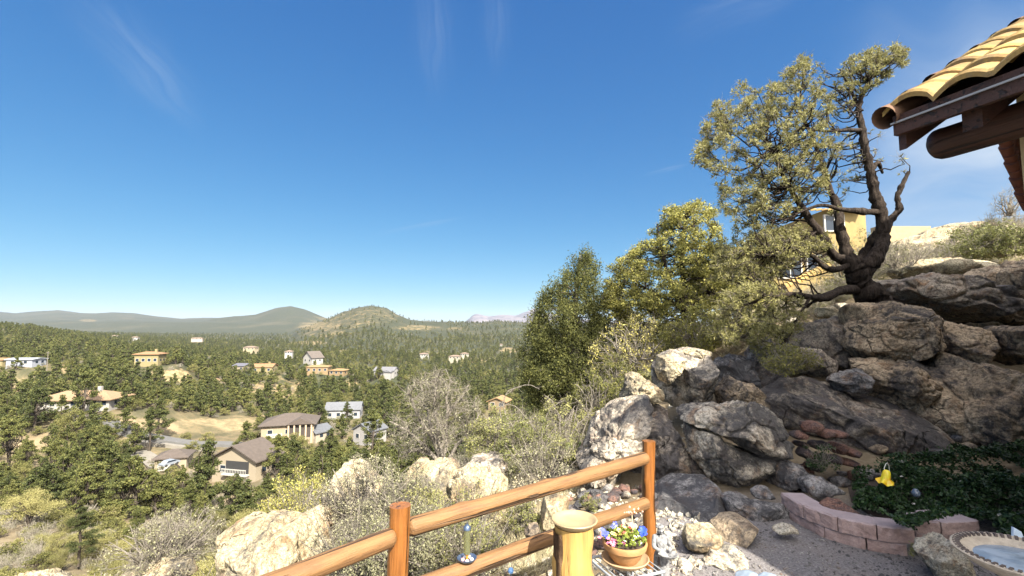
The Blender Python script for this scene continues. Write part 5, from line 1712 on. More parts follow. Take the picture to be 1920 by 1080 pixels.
for (px, py, d, w, h, wc, lab) in ((215, 632, 1100, 12, 3, whitew, 'far white house on the wooded flat below the left ridge'), (255, 636, 1000, 12, 4, whitew, 'far white house right of a similar one on the left flat'),
                                   (372, 637, 1000, 20, 3, (0.3, 0.25, 0.2), 'far long pale building in the middle of the flat'), (232, 656, 700, 14, 4, whitew, 'far white house in the trees left of the yellow house'),
                                   (470, 657, 640, 16, 4, (0.28, 0.23, 0.15), 'far tan house above the orange-roofed house'), (933, 636, 1500, 22, 4, (0.23, 0.225, 0.21), 'far white buildings in a row below the crags'),
                                   (940, 649, 1100, 8, 4, whitew, 'far white house just below the row of white buildings'), (852, 674, 620, 14, 4, (0.29, 0.26, 0.2), 'far cream house on the flat left of the juniper'),
                                   (793, 669, 700, 12, 4, (0.3, 0.29, 0.26), 'far pale house on the flat above the bare grey tree'), (870, 668, 720, 10, 4, (0.3, 0.28, 0.23), 'far pale house between others left of the juniper'),
                                   (544, 664, 560, 8, 3, whitew, 'far small white house above the steep gabled house'), (690, 664, 800, 10, 4, (0.3, 0.275, 0.225), 'far pale house on the flat right of the steep gable')):
    valley_house(px, py, d, w, 9, h, 1.6, R_(random.uniform(-20, 20)), (.16, .12, .09), wc, lab, wins=3, hip=True)

# retaining bank and parked car below the garage
def car(loc, rz, col, label):
    o = empty('parked_car', loc, rz, label=label, cat='car')
    pts = [(-2.2, .35), (-2.25, .8), (-1.5, .95), (-1.0, 1.42), (.7, 1.45), (1.4, .98), (2.15, .85), (2.25, .4)]
    mb = MB(); mb.prism([(x, -.88, z) for x, z in pts], (0, 1.76, 0)); mb.build('body', plain('car_paint', col, .25, .05, 3), o, bevel=.06)
    mb = MB(); mb.prism([(-1.38, -.9, .98), (-.95, -.9, 1.36), (.66, -.9, 1.38), (1.25, -.9, 1.0)], (0, 1.8, 0)); mb.build('window', win_m, o)
    for x in (-1.4, 1.4):
        for y in (-.82, .82):
            mb = MB(); mb.tube([(x, y - .1, .33), (x, y + .1, .33)], .33, 18); mb.build('wheel', plain('tyre', (.03, .03, .03), .8), o)
    return o


q = at(318, 868, 125)
car((q.x, q.y, q.z - .6), R_(70), (.2, .22, .25), 'white car parked left of the small brown-roofed garage')
q = at(597, 852, 168)
car((q.x, q.y, q.z - .6), R_(60), (.25, .35, .65), 'blue car parked below the grey gable house')
for (px, py, d, lab) in ((88, 690, 235, 'tall wooden utility pole right of the low white building'),):
    q = at(px, py, d)
    mb = MB(); o = empty('utility_pole', (q.x, q.y, q.z - 1), label=lab, cat='utility pole')
    mb.tube([(0, 0, -1), (0, 0, 9)], [.16, .11], 10); mb.build('pole', M['bark_grey'], o)
    mb = MB(); mb.box((-1.1, -.06, 8.2), (1.1, .06, 8.35)); mb.build('crossarm', M['bark_grey'], o)
# ------------------------------------------------------------------ vegetation
def in_poly(P, x, y):
    ins = np.zeros(len(x), bool)
    m = len(P)
    for k in range(m):
        x1, y1 = P[k]; x2, y2 = P[(k + 1) % m]
        if y1 == y2: continue
        c_ = ((y1 > y) != (y2 > y)) & (x < (x2 - x1) * (y - y1) / (y2 - y1) + x1)
        ins ^= c_
    return ins


class Tree:
    """limbs, twigs and foliage collected into one wood mesh and one leaf mesh"""
    def __init__(s, base, seed):
        s.base = np.array(list(base), float); s.r = np.random.default_rng(seed); s.seed = seed
        s.wv, s.wf, s.nw = [], [], 0
        s.lv, s.lf, s.nl = [], [], 0
        s.tv, s.tf, s.nt = [], [], 0
        s.nodes, s.nrad = [], []

    def tube(s, P, R, n=6):
        P = np.asarray(P, float)
        v, f = tube_np(P, np.asarray(R, float), n)
        if n >= 8:      # ridged bark on the thick limbs
            c_ = np.repeat(P, n, 0)
            v = c_ + (v - c_) * (1 + .16 * fbm(v * [24, 24, 7], 4, 3, .75) + .06 * vnoise(v * [5, 5, 3], 4))[:, None]
        s.wv.append(v); s.wf.append(f + s.nw); s.nw += len(v)

    def limb(s, pts, r0, r1, n=10, jit=.03, sub=5, rough=True):
        P = np.array([list(p) for p in pts], float)
        k = len(P)
        t = np.linspace(0, k - 1, (k - 1) * sub + 1)
        Q = np.zeros((len(t), 3))
        for a in range(3):     # Catmull-Rom through the points
            i = np.clip(t.astype(int), 0, k - 2); u = t - i
            p0 = P[np.clip(i - 1, 0, k - 1), a]; p1 = P[i, a]; p2 = P[i + 1, a]; p3 = P[np.clip(i + 2, 0, k - 1), a]
            Q[:, a] = .5 * (2 * p1 + (p2 - p0) * u + (2 * p0 - 5 * p1 + 4 * p2 - p3) * u ** 2 + (3 * p1 - p0 - 3 * p2 + p3) * u ** 3)
        if hasattr(r0, '__len__'):
            rr = np.interp(t, np.linspace(0, k - 1, len(r0)), r0)
        else:
            rr = np.linspace(r0, r1, len(t))
        Q[1:] += s.r.normal(size=Q[1:].shape) * jit * rr[1:, None] * 2
        if rough: rr = rr * (1 + .10 * s.r.normal(size=len(t)))
        s.tube(Q, rr, n)
        for q, r_ in zip(Q[1:], rr[1:]):
            s.nodes.append(q); s.nrad.append(r_)
        return Q

    def connect(s, C, k=.010, up=.15, zig=.12, n=5, maxr=1.0):
        """a branch from the nearest wood to each clump centre, nearest clumps first"""
        C = np.asarray(C, float)
        NN = np.array(s.nodes)
        order = np.argsort([np.min(((NN - c) ** 2).sum(1)) for c in C])
        NR = list(s.nrad); NN = list(s.nodes)
        for i in order:
            c = C[i]
            A = np.array(NN)
            d = np.sqrt(((A - c) ** 2).sum(1)) + .5 * np.maximum(0, A[:, 2] - c[2])
            j = int(np.argmin(d + .02 / (np.array(NR) + .01)))
            a = A[j]; L = np.linalg.norm(c - a)
            if L < 1e-3: continue
            m = 6
            t = np.linspace(0, 1, m)[:, None]
            Q = a + (c - a) * t
            Q += np.sin(t * math.pi) * s.r.normal(size=3) * L * zig
            Q[1:-1] += s.r.normal(size=(m - 2, 3)) * L * .04
            Q[:, 2] -= (np.sin(t * math.pi) * L * up)[:, 0]
            r0 = min(NR[j] * .7, k * (1 + L * 1.2), maxr)
            s.tube(Q, np.linspace(r0, r0 * .45, m), n)
            for q in Q[1:]:
                NN.append(q); NR.append(r0 * .6)
        s.nodes, s.nrad = NN, NR

    def twigs(s, C, rad, per, k=.004, n=3, bias=None):
        for c, r_ in zip(C, rad):
            for _ in range(per):
                d = s.r.normal(size=3)
                if bias is not None: d += bias
                d /= np.linalg.norm(d)
                L = r_ * s.r.uniform(.6, 1.3)
                q = c + d * L
                mid = (c + q) / 2 + s.r.normal(size=3) * L * .12
                v, f = tube_np(np.array([c, mid, q], float), np.array([k, k * .7, k * .35]), n)
                s.tv.append(v); s.tf.append(f + s.nt); s.nt += len(v)

    def foliage(s, C, rad, per, size, style='leaf', aspect=.5, flat=.75, shell=.55, up=.2, kk=7, w=.07):
        C = np.asarray(C, float); rad = np.asarray(rad, float)
        cnt = np.maximum(1, (per * (rad / rad.mean()) ** 1.7).astype(int))
        I = np.repeat(np.arange(len(C)), cnt)
        n = len(I)
        d = s.r.normal(size=(n, 3)); d /= np.linalg.norm(d, axis=1, keepdims=True)
        u = s.r.random(n) ** shell
        P = C[I] + d * (u * rad[I])[:, None] * np.array([1, 1, flat])
        sz = size * s.r.uniform(.6, 1.4, n)
        if style == 'leaf': v, f = leaf_quads(P, sz, s.r, aspect, up)
        else: v, f = spikes(P, sz, s.r, kk, w, axis=d * .8 + [0, 0, .35])
        s.lv.append(v); s.lf.append(f + s.nl); s.nl += len(v)

    def build(s, name, label, cat, wood, leaf, group=None, crown='crown', trunk='trunk'):
        o = empty(name, s.base, label=label, cat=cat, group=group)
        if s.wv:
            link_mesh(trunk, np_mesh(trunk, np.concatenate(s.wv) - s.base, np.concatenate(s.wf)), wood, o)
        if s.tv:
            link_mesh('twigs', np_mesh('twigs', np.concatenate(s.tv) - s.base, np.concatenate(s.tf)), M['twig'], o)
        if s.lv:
            link_mesh(crown, np_mesh(crown, np.concatenate(s.lv) - s.base, list(s.lf), False), leaf, o)
        return o


def clumps(poly, d, thick, n, rmin, rmax, r, lobes=None, dens=None):
    """clump centres filling a photo polygon at depth d, some metres thick"""
    P = np.array(poly, float)
    out = []
    x0, x1, y0, y1 = P[:, 0].min(), P[:, 0].max(), P[:, 1].min(), P[:, 1].max()
    while len(out) < n:
        x = r.uniform(x0, x1, 200); y = r.uniform(y0, y1, 200)
        ok = in_poly(P, x, y)
        for a, b_ in zip(x[ok], y[ok]):
            # thinner towards the outline
            e = min(((a - q[0]) ** 2 + (b_ - q[1]) ** 2) ** .5 for q in P)
            th = thick * min(1, .35 + e / ((x1 - x0) * .5))
            out.append(list(at(a, b_, d + r.uniform(-1, 1) * th)))
            if len(out) >= n: break
    C = np.array(out)
    return C, r.uniform(rmin, rmax, n)


def L3(pts, d):
    """limb from photo points (px, py[, dd])"""
    return [at(p[0], p[1], d + (p[2] if len(p) > 2 else 0)) for p in pts]


# --- the leaning pinyon pine on the boulders
D = 8.9
T = Tree(at(1636, 575, D), 1)
px2m = D / F
T.limb(L3([(1658, 600), (1633, 560), (1615, 532), (1604, 505, -.05), (1596, 488)], D), [.38, .26, .20, .18, .15], None, 28, sub=10)
T.limb(L3([(1612, 525), (1628, 500, -.1), (1648, 472, -.1), (1656, 440), (1652, 400), (1640, 360), (1632, 320), (1622, 280), (1616, 240), (1610, 205), (1620, 170), (1640, 135), (1655, 112)], D),
       [.16, .13, .12, .115, .10, .092, .085, .075, .062, .05, .035, .022, .012], None, 20, sub=8)
T.limb(L3([(1604, 510, .1), (1618, 480, .2), (1634, 455, .15), (1650, 432, .05)], D), [.12, .09, .085, .09], None, 10)
T.limb(L3([(1598, 495), (1585, 465, .1), (1574, 430, .1), (1572, 395, .15), (1558, 360, .2)], D), [.13, .11, .095, .075, .05], None, 10)
T.limb(L3([(1596, 490), (1566, 480, -.1), (1540, 440, -.2), (1510, 400, -.2), (1480, 350, -.3), (1455, 300, -.3), (1430, 250, -.2)], D), [.10, .08, .075, .06, .05, .035, .02], None, 9)
T.limb(L3([(1656, 436), (1672, 410, .1), (1686, 392, .1), (1682, 370, .1), (1690, 350, .1), (1704, 322, .1)], D), [.085, .062, .058, .048, .05, .028], None, 9)
T.limb(L3([(1648, 398), (1610, 396, -.2), (1575, 392, -.3), (1540, 385, -.4), (1500, 398, -.5), (1460, 420, -.6)], D), [.07, .058, .045, .03, .02, .012], None, 8)
T.limb(L3([(1606, 542), (1575, 545, -.4), (1545, 558, -.7), (1515, 556, -.9), (1480, 552, -1.0), (1440, 556, -1.1), (1400, 545, -1.2)], D), [.095, .075, .068, .05, .04, .025, .012], None, 9)
T.limb(L3([(1598, 492), (1572, 505, -.2), (1545, 500, -.4), (1520, 478, -.5), (1480, 470, -.7), (1430, 478, -.8), (1380, 470, -.9)], D), [.07, .055, .045, .035, .028, .018, .01], None, 8)
T.limb(L3([(1620, 245), (1590, 244, -.1), (1550, 246, -.2), (1510, 240, -.3)], D), [.045, .035, .025, .012], None, 7)
T.limb(L3([(1612, 205), (1596, 170, .1), (1575, 130, .1)], D), [.04, .025, .01], None, 7)
T.limb(L3([(1560, 365), (1545, 320, .1), (1525, 260, .2), (1500, 200, .2), (1510, 130, .1)], D), [.05, .04, .035, .022, .01], None, 7)
T.limb(L3([(1520, 555, -.9), (1500, 590, -1), (1480, 630, -1), (1460, 650, -1.1)], D), [.03, .022, .015, .008], None, 6)
T.limb(L3([(1630, 330), (1645, 305, 0), (1655, 325, .1)], D), [.05, .04, .02], None, 7)
crown1 = [(1298, 300), (1312, 268), (1322, 225), (1345, 190), (1392, 158), (1440, 165), (1470, 140), (1496, 108), (1522, 98), (1512, 150), (1545, 165), (1560, 210), (1560, 290), (1545, 340), (1500, 400), (1470, 430), (1420, 455), (1375, 430), (1352, 385), (1345, 335)]
C1, R1 = clumps(crown1, D - .3, 1.1, 420, .06, .125, T.r)
C2, R2 = clumps([(1565, 160), (1590, 115), (1625, 95), (1660, 84), (1697, 92), (1694, 125), (1660, 145), (1625, 170), (1595, 175)], D, .5, 80, .06, .11, T.r)
C3, R3 = clumps([(1340, 470), (1400, 440), (1500, 420), (1540, 450), (1530, 480), (1480, 500), (1430, 520), (1360, 520)], D - .6, .8, 80, .06, .12, T.r)
C4, R4 = clumps([(1360, 545), (1420, 530), (1500, 560), (1500, 600), (1470, 680), (1440, 690), (1400, 640), (1340, 640), (1340, 590)], D - 1.1, .5, 80, .08, .15, T.r)
C6, R6 = clumps([(1390, 440), (1530, 425), (1560, 455), (1480, 485), (1445, 560), (1335, 530), (1345, 460)], D - .2, .9, 150, .07, .13, T.r)
C7, R7 = clumps([(1515, 110), (1590, 125), (1612, 180), (1612, 330), (1560, 420), (1535, 330), (1545, 200)], D + .1, .7, 80, .05, .10, T.r)
C5, R5 = clumps([(1540, 260), (1600, 230), (1700, 270), (1700, 330), (1660, 320), (1640, 300), (1600, 330), (1540, 380)], D, .6, 26, .06, .1, T.r)
T.connect(np.concatenate([C1, C2, C3, C4, C5, C6, C7]), k=.009, maxr=.028)
T.twigs(np.concatenate([C1, C2, C3, C4, C5, C6, C7]), np.concatenate([R1, R2, R3, R4, R5, R6, R7]) * 1.7, 7, .0032)
for Cx, Rx, per in ((C1, R1, 27), (C2, R2, 26), (C3, R3, 20), (C4, R4, 34), (C5, R5, 4), (C6, R6, 26), (C7, R7, 11)):
    T.foliage(Cx, Rx, per, .055, 'spike', kk=6, w=.12, flat=.8)
T.build('pinyon_pine', 'tall leaning pinyon pine with a dark forked trunk rooted in the boulders', 'tree', M['bark'], M['needle'])

# --- the juniper
D = 12.0
T = Tree(at(1075, 800, D), 2)
T.limb(L3([(1075, 810), (1078, 760), (1072, 700), (1080, 640), (1078, 580), (1084, 520), (1088, 478)], D), [.22, .18, .15, .11, .08, .05, .02], None, 8)
T.limb(L3([(1072, 740), (1050, 690, .2), (1035, 640, .3), (1025, 590, .3)], D), [.10, .08, .05, .02], None, 6)
T.limb(L3([(1078, 720), (1105, 670, -.2), (1115, 610, .2), (1112, 540, .2)], D), [.09, .07, .05, .02], None, 6)
jp = [(1085, 470), (1098, 466), (1110, 490), (1122, 505), (1118, 545), (1128, 590), (1140, 640), (1150, 700), (1140, 760), (1090, 790), (1040, 770), (1000, 760), (982, 720), (978, 680), (985, 630), (1006, 590), (1012, 555), (1028, 540), (1040, 520), (1048, 512), (1062, 515), (1070, 495)]
C1, R1 = clumps(jp, D, 1.2, 380, .12, .26, T.r)
T.connect(C1, k=.010, maxr=.03, up=-.1)
T.foliage(C1, R1, 150, .055, 'leaf', .42, flat=1.3, up=-.2, shell=.7)
T.foliage(C1 + [0, -.05, .08], R1 * 1.15, 60, .045, 'spike', kk=4, w=.13, flat=1.3)
T.build('juniper', 'dense dark green conical juniper rising against the sky at the middle', 'tree', M['bark_grey'], M['juniper'])

D = 13.4
T = Tree(at(1165, 760, D), 22)
T.limb(L3([(1165, 770), (1160, 700), (1168, 640), (1160, 580), (1165, 530)], D), [.14, .10, .07, .04, .015], None, 8)
C1, R1 = clumps([(1120, 560), (1140, 510), (1165, 470), (1200, 480), (1225, 540), (1250, 620), (1240, 690), (1190, 740), (1120, 745), (1110, 640)], D, 1.0, 240, .11, .22, T.r)
T.connect(C1, k=.010, maxr=.028)
T.twigs(C1, R1 * 1.5, 4, .004)
T.foliage(C1, R1, 90, .06, 'leaf', .5, flat=.8, up=.2)
T.build('dark_evergreen', 'shadowed dark evergreen filling the gap between the juniper and the broad olive tree', 'tree', M['bark'], M['juniper'])

# --- the broad tree right of it
D = 12.5
T = Tree(at(1292, 650, D), 3)
T.limb(L3([(1296, 660), (1290, 620), (1284, 580), (1282, 530), (1280, 480), (1284, 430), (1288, 390)], D), [.16, .13, .10, .08, .06, .04, .015], None, 8)
T.limb(L3([(1290, 600), (1300, 570, .2), (1325, 548, .3), (1350, 530, .3), (1390, 520, .4)], D), [.09, .07, .05, .035, .02], None, 7)
T.limb(L3([(1286, 590), (1272, 560, -.2), (1255, 520, -.3), (1240, 470, -.3), (1232, 420, -.2)], D), [.08, .06, .045, .03, .015], None, 7)
T.limb(L3([(1284, 585), (1250, 560, .2), (1210, 540, .4), (1180, 520, .5)], D), [.06, .045, .03, .012], None, 7)
T.limb(L3([(1283, 540), (1310, 500, .3), (1330, 450, .3), (1345, 420, .2)], D), [.06, .045, .03, .012], None, 7)
mp_ = [(1245, 392), (1280, 376), (1320, 378), (1345, 395), (1350, 430), (1372, 470), (1395, 490), (1420, 520), (1430, 580), (1420, 640), (1360, 660), (1290, 672), (1230, 660), (1175, 640), (1150, 600), (1130, 560), (1150, 520), (1165, 480), (1200, 460), (1228, 430)]
C1, R1 = clumps(mp_, D, 1.5, 620, .12, .24, T.r)
T.connect(C1, k=.010, maxr=.03, up=.05)
T.twigs(C1, R1 * 1.5, 4, .004)
T.foliage(C1, R1, 84, .062, 'leaf', .5, flat=.7, up=.3)
T.foliage(C1, R1 * 1.1, 24, .05, 'spike', kk=4, w=.13)
T.build('broad_pine', 'broad olive-green tree with dark forking limbs between the juniper and the pine', 'tree', M['bark'], M['oak'])

# --- lower shrubs and small trees on the near slope
def bush(px, py, d, w, h, label, leafm, woodm, seed, per=40, nc=60, size=.035, stems=10, twig=6, style='leaf', name='shrub', cat='shrub', rr=(.06, .13), group=None, lean=0, shell=.55):
    """a many-stemmed shrub rooted at px, py"""
    b = at(px, py, d)
    T = Tree(b, seed)
    r = T.r
    b = np.array(list(b))
    for k in range(stems):
        a = r.uniform(0, 6.28); sp = r.uniform(.25, .95)
        tip = b + [math.cos(a) * w / 2 * sp + lean * h, math.sin(a) * w / 2 * sp, h * r.uniform(.65, 1) * (1 - .3 * sp)]
        m1 = b + (tip - b) * .35 + r.normal(size=3) * w * .03; m2 = b + (tip - b) * .7 + r.normal(size=3) * w * .05
        T.limb([b + r.normal(size=3) * [.04, .04, 0], m1, m2, tip], [.022 * h, .015 * h, .009 * h, .004 * h], None, 5, sub=3)
    d_ = r.normal(size=(nc, 3)); d_ /= np.linalg.norm(d_, axis=1, keepdims=True)
    d_[:, 2] = np.abs(d_[:, 2])
    C = b + d_ * (r.random((nc, 1)) ** .4) * [w / 2, w / 2, h * .95]
    C[:, 2] += h * .06; C[:, 0] += lean * (C[:, 2] - b[2])
    T.connect(C, k=.004, maxr=.012, up=-.1, n=4)
    R = r.uniform(rr[0], rr[1], nc)
    T.twigs(C, R * 1.6, twig, .0025, 3, bias=np.array([0, 0, .5]))
    if per: T.foliage(C, R, per, size, style, .5, flat=.9, shell=shell)
    return T.build(name, label, cat, woodm, leafm, group=group, trunk='stems', crown='leaves')


# bare grey tree beyond the fence
D = 9.2
T = Tree(at(832, 868, D), 8)
for k, pts in enumerate([[(835, 870), (828, 830), (835, 790, .1), (860, 750, .2), (880, 722, .2)], [(830, 868), (822, 820), (815, 770), (818, 720), (822, 700)], [(828, 868), (810, 820), (785, 780), (768, 745), (765, 722)],
                         [(832, 866), (840, 815, .2), (838, 760, .3), (845, 715, .3)], [(826, 868), (795, 835), (760, 805), (730, 790)], [(836, 868), (862, 830), (888, 800), (902, 770)], [(824, 870), (800, 850), (775, 845), (752, 850)],
                         [(830, 860), (810, 800, .4), (795, 750, .5), (788, 715, .5)]]):
    T.limb(L3(pts, D), .045, .010, 6, jit=.3, sub=4)
C1, R1 = clumps([(745, 770), (765, 722), (800, 700), (830, 694), (862, 708), (890, 735), (908, 775), (900, 810), (870, 830), (800, 850), (745, 860), (728, 820)], D, .9, 240, .07, .14, T.r)
T.connect(C1, k=.005, maxr=.013, up=-.12)
T.twigs(C1, R1 * 2.0, 9, .0032, 3, bias=np.array([0, 0, .45]))
T.foliage(C1, R1, 12, .03, 'leaf')
T.build('bare_tree', 'bare grey many-stemmed small tree beyond the fence', 'tree', M['twig'], M['sage'])

sid = [500]
def bb_(px, py, d, w, h, label, lm='sage', wm_='twig', **k):
    sid[0] += 1
    return bush(px, py, d, w, h, label, M[lm], M[wm_], sid[0], **k)


bb_(985, 900, 7.4, 1.35, 1.05, 'leafy green shrub filling the slope just left of the juniper foot', 'brush', nc=170, per=60, size=.032, stems=22, twig=6)
bb_(1060, 872, 8.3, 1.5, 1.15, 'green shrub with pale arching twigs in front of the juniper', 'brush', nc=150, per=50, size=.034, stems=20, twig=8)
bb_(925, 850, 8.8, 1.1, .85, 'low green shrub right of the bare grey tree', 'brush', nc=110, per=46, size=.035, stems=14)
bb_(1120, 800, 9.0, 1.2, 1.1, 'dark olive shrub below the juniper on the right', 'juniper', nc=110, per=60, size=.035, stems=12)
bb_(1190, 705, 10.2, 1.9, 1.25, 'grey twiggy shrub under the broad olive tree', 'oak', nc=150, per=24, size=.04, stems=18, twig=9, rr=(.08, .15))
bb_(1160, 735, 9.6, 1.0, .8, 'dark shrub left of the sunlit rock pile', 'juniper', nc=80, per=60, size=.04, stems=10)
bb_(1300, 655, 10.8, 1.8, .9, 'olive brush behind the round boulder', 'oak', nc=120, per=50, size=.045, stems=12, rr=(.08, .15))
bb_(1400, 640, 10.4, 1.6, 1.0, 'olive brush behind the drooping pine branch', 'needle', nc=120, per=50, size=.045, stems=12, rr=(.08, .15))
bb_(990, 945, 5.9, .5, .34, 'pale dry grass tuft behind the upper rail', 'dry', nc=50, per=16, size=.03, stems=30, twig=8, rr=(.04, .08))
bb_(1038, 905, 6.8, .6, .36, 'pale dry shrub below the prickly pear', 'dry', nc=50, per=14, size=.03, stems=24, twig=8, rr=(.04, .08))
bb_(680, 1010, 5.6, .95, 1.0, 'grey twiggy shrub beside the huge cream boulder', 'sage', nc=120, per=34, size=.024, stems=26, twig=9, rr=(.05, .09))
bb_(745, 1010, 4.9, .9, .72, 'grey-green scrub behind the left fence post', 'sage', nc=120, per=46, size=.022, stems=24, twig=8, rr=(.05, .09))
bb_(640, 985, 5.9, .9, .6, 'thin grey twigs in front of the upright cream boulder', 'sage', nc=90, per=14, size=.024, stems=30, twig=9, rr=(.05, .09))
bb_(790, 1000, 4.8, .8, .42, 'yellow-green scrub behind the upper rail near the left post', 'brush', nc=130, per=60, size=.02, stems=22, twig=6, rr=(.05, .09))
bb_(842, 1075, 3.9, .9, .52, 'yellow-green scrub between the fence rails left of the feeder', 'brush', nc=150, per=70, size=.018, stems=22, twig=5, rr=(.04, .08))
bb_(770, 1085, 3.6, .8, .5, 'pale scrub between the rails beside the left post', 'sage', nc=140, per=66, size=.017, stems=22, twig=5, rr=(.04, .08))
bb_(700, 1110, 3.6, .7, .5, 'pale scrub below the left rail', 'sage', nc=110, per=50, size=.018, stems=22, twig=5, rr=(.04, .08))
bb_(985, 990, 4.7, .36, .26, 'bright green tuft behind the rail left of the pale slab', 'brush', nc=60, per=44, size=.018, stems=14, rr=(.03, .06))
bb_(775, 960, 6.0, .7, .35, 'grey-green scrub in front of the low cream boulder', 'sage', nc=110, per=40, size=.024, stems=22, twig=8, rr=(.05, .09))
bb_(300, 1075, 6.2, 1.3, .7, 'pale dry shrub left of the huge cream boulder', 'sage', nc=120, per=26, size=.024, stems=26, twig=9, rr=(.06, .1))
bb_(350, 1050, 7.0, 1.1, .8, 'grey twiggy shrub behind the left side of the huge cream boulder', 'sage', nc=100, per=20, size=.026, stems=26, twig=9, rr=(.06, .1))
bb_(560, 985, 7.6, 1.3, .8, 'olive shrub behind the saddle of the huge cream boulder', 'oak', nc=110, per=50, size=.032, stems=16, twig=6, rr=(.07, .12))
bb_(1880, 480, 11.0, 1.5, .75, 'yellow-green bush on the sunny slope under the eave', 'brush', nc=170, per=46, size=.05, stems=16, rr=(.09, .16))
bb_(1830, 470, 12.5, 1.5, .7, 'pale green bush behind the yellow-green bush under the eave', 'brush', nc=90, per=40, size=.05, stems=12, rr=(.09, .16))
bb_(1890, 405, 13.5, 1.0, .9, 'thin leafless shrub on the skyline at the right edge', 'sage', nc=50, per=8, size=.03, stems=16, twig=7, rr=(.08, .14))
bb_(1700, 520, 10.6, 1.3, .8, 'sparse dry shrub right of the pine trunk', 'sage', nc=90, per=16, size=.03, stems=20, twig=8, rr=(.07, .12))
bb_(1665, 510, 12, 1.2, .9, 'yellowish shrub behind the fork of the pine trunk', 'brush', nc=80, per=30, size=.035, stems=18, twig=7, rr=(.07, .12))
bb_(1600, 545, 13.0, 2.0, 1.7, 'tall pale green brush hiding the foot of the yellow hill house', 'brush', nc=150, per=34, size=.04, stems=22, twig=8, rr=(.08, .15))
bb_(1590, 560, 12.5, 1.2, .7, 'yellow-green brush behind the base of the pine', 'brush', nc=110, per=40, size=.04, stems=18, twig=7, rr=(.08, .14))
bb_(1400, 570, 15, 2.0, 1.5, 'olive shrub before the tile-roofed hill house', 'oak', nc=150, per=50, size=.05, stems=14, rr=(.1, .2))
bb_(1480, 700, 7.0, .8, .5, 'dark small shrub in the shade below the pine branch', 'juniper', nc=60, per=50, size=.03, stems=10)
bb_(1058, 868, 6.6, .5, .4, 'small weed behind the upper rail near the right post', 'brush', nc=40, per=30, size=.03, stems=10)
bb_(1108, 955, 4.9, .22, .18, 'small green weed at the foot of the dappled boulder', 'brush', nc=24, per=24, size=.02, stems=6, rr=(.02, .04))
bb_(1722, 1042, 3.62, .14, .08, 'tiny yellow-green plant at the end of the paver wall', 'brush', nc=30, per=24, size=.012, stems=8, rr=(.01, .025), twig=2)
bb_(1540, 880, 5.4, .4, .3, 'small fern-like weed among the reddish flagstones', 'ivy', nc=30, per=20, size=.025, stems=8, rr=(.03, .06))
# long pale arching canes before the juniper
T = Tree(at(1000, 880, 7.6), 77)
for pts in ([(1000, 880), (960, 830), (938, 780), (950, 740), (985, 722), (1012, 730)], [(1010, 880), (975, 820), (945, 770), (952, 735), (978, 725)], [(1040, 870), (1000, 800), (960, 760), (930, 765)], [(1020, 880), (1010, 820), (1030, 770), (1060, 750)],
            [(1080, 850), (1100, 790), (1110, 750), (1106, 720)], [(1070, 850), (1060, 800), (1078, 760)], [(985, 885), (940, 850), (900, 850), (870, 880)], [(1050, 870), (1080, 800), (1120, 770)], [(1030, 880), (1050, 810), (1040, 760), (1020, 740)]):
    T.limb(L3(pts, 7.5), .010, .004, 5, jit=.5, sub=6)
T.twigs([np.array(q) for q in T.nodes[::3]], [.12] * len(T.nodes[::3]), 2, .003)
T.build('dead_shrub', 'pale arching dead canes rising through the green shrub before the juniper', 'shrub', M['twig'], None)

# low scrub repeated over the near slope
sproto = []
for i, (lm, per) in enumerate((('sage', 26), ('brush', 34), ('sage', 14), ('brush', 20))):
    T = Tree((0, 0, 0), 900 + i)
    for k in range(16):
        a = T.r.uniform(0, 6.28); sp = T.r.uniform(.1, .5)
        T.limb([(0, 0, -.05), (sp * .5 * math.cos(a), sp * .5 * math.sin(a), .28), (sp * math.cos(a), sp * math.sin(a), T.r.uniform(.4, .75))], .008, .003, 4, jit=.4, sub=3)
    d_ = T.r.normal(size=(80, 3)); d_ /= np.linalg.norm(d_, axis=1, keepdims=True); d_[:, 2] = np.abs(d_[:, 2])
    C = d_ * (T.r.random((80, 1)) ** .4) * [.5, .5, .6] + [0, 0, .04]
    T.connect(C, k=.003, maxr=.006, n=3); T.twigs(C, np.full(80, .12), 8, .0022, bias=np.array([0, 0, .6]))
    T.foliage(C, T.r.uniform(.05, .1, 80), per, .022, 'leaf', .5)
    sproto.append((np_mesh('stems', np.concatenate(T.wv + T.tv), [np.concatenate(T.wf), np.concatenate(T.tf) + T.nw]), np_mesh('leaves', np.concatenate(T.lv), list(T.lf), False)))
    sproto[-1][0].materials.append(M['twig']); sproto[-1][1].materials.append(M[lm])
rs = np.random.default_rng(15)


def scrub(region, n, dr, size, label, group):
    k = 0; tries = 0
    while k < n and tries < 4000:
        tries += 1
        px = rs.uniform(min(p[0] for p in region), max(p[0] for p in region)); d = math.exp(rs.uniform(math.log(dr[0]), math.log(dr[1])))
        x = (px - 960) / F * d; z = zt1(x, d)
        qx, qy = pix(np.array([x]), np.array([d]), np.array([z]))
        if not in_poly(region, qx, qy)[0]: continue
        pi_ = int(rs.integers(4)); st_, lv_ = sproto[pi_]
        q3 = (qx[0] - min(p[0] for p in region)) / (max(p[0] for p in region) - min(p[0] for p in region))
        o = empty('scrub_bush', (x, d, z), float(rs.uniform(0, 6.28)), label=label, cat='shrub', group=group)
        o['label'] = ('grey ', 'greenish ', 'bare ', 'sparse green ')[pi_] + label + (', left' if q3 < .34 else ', right' if q3 > .66 else ', middle')
        s_ = size * rs.uniform(.6, 1.3); o.scale = (s_, s_, s_ * rs.uniform(.7, 1.1))
        for nm, me in (('stems', st_), ('leaves', lv_)):
            c = bpy.data.objects.new(nm, me); c.parent = o; COL.objects.link(c)
        k += 1


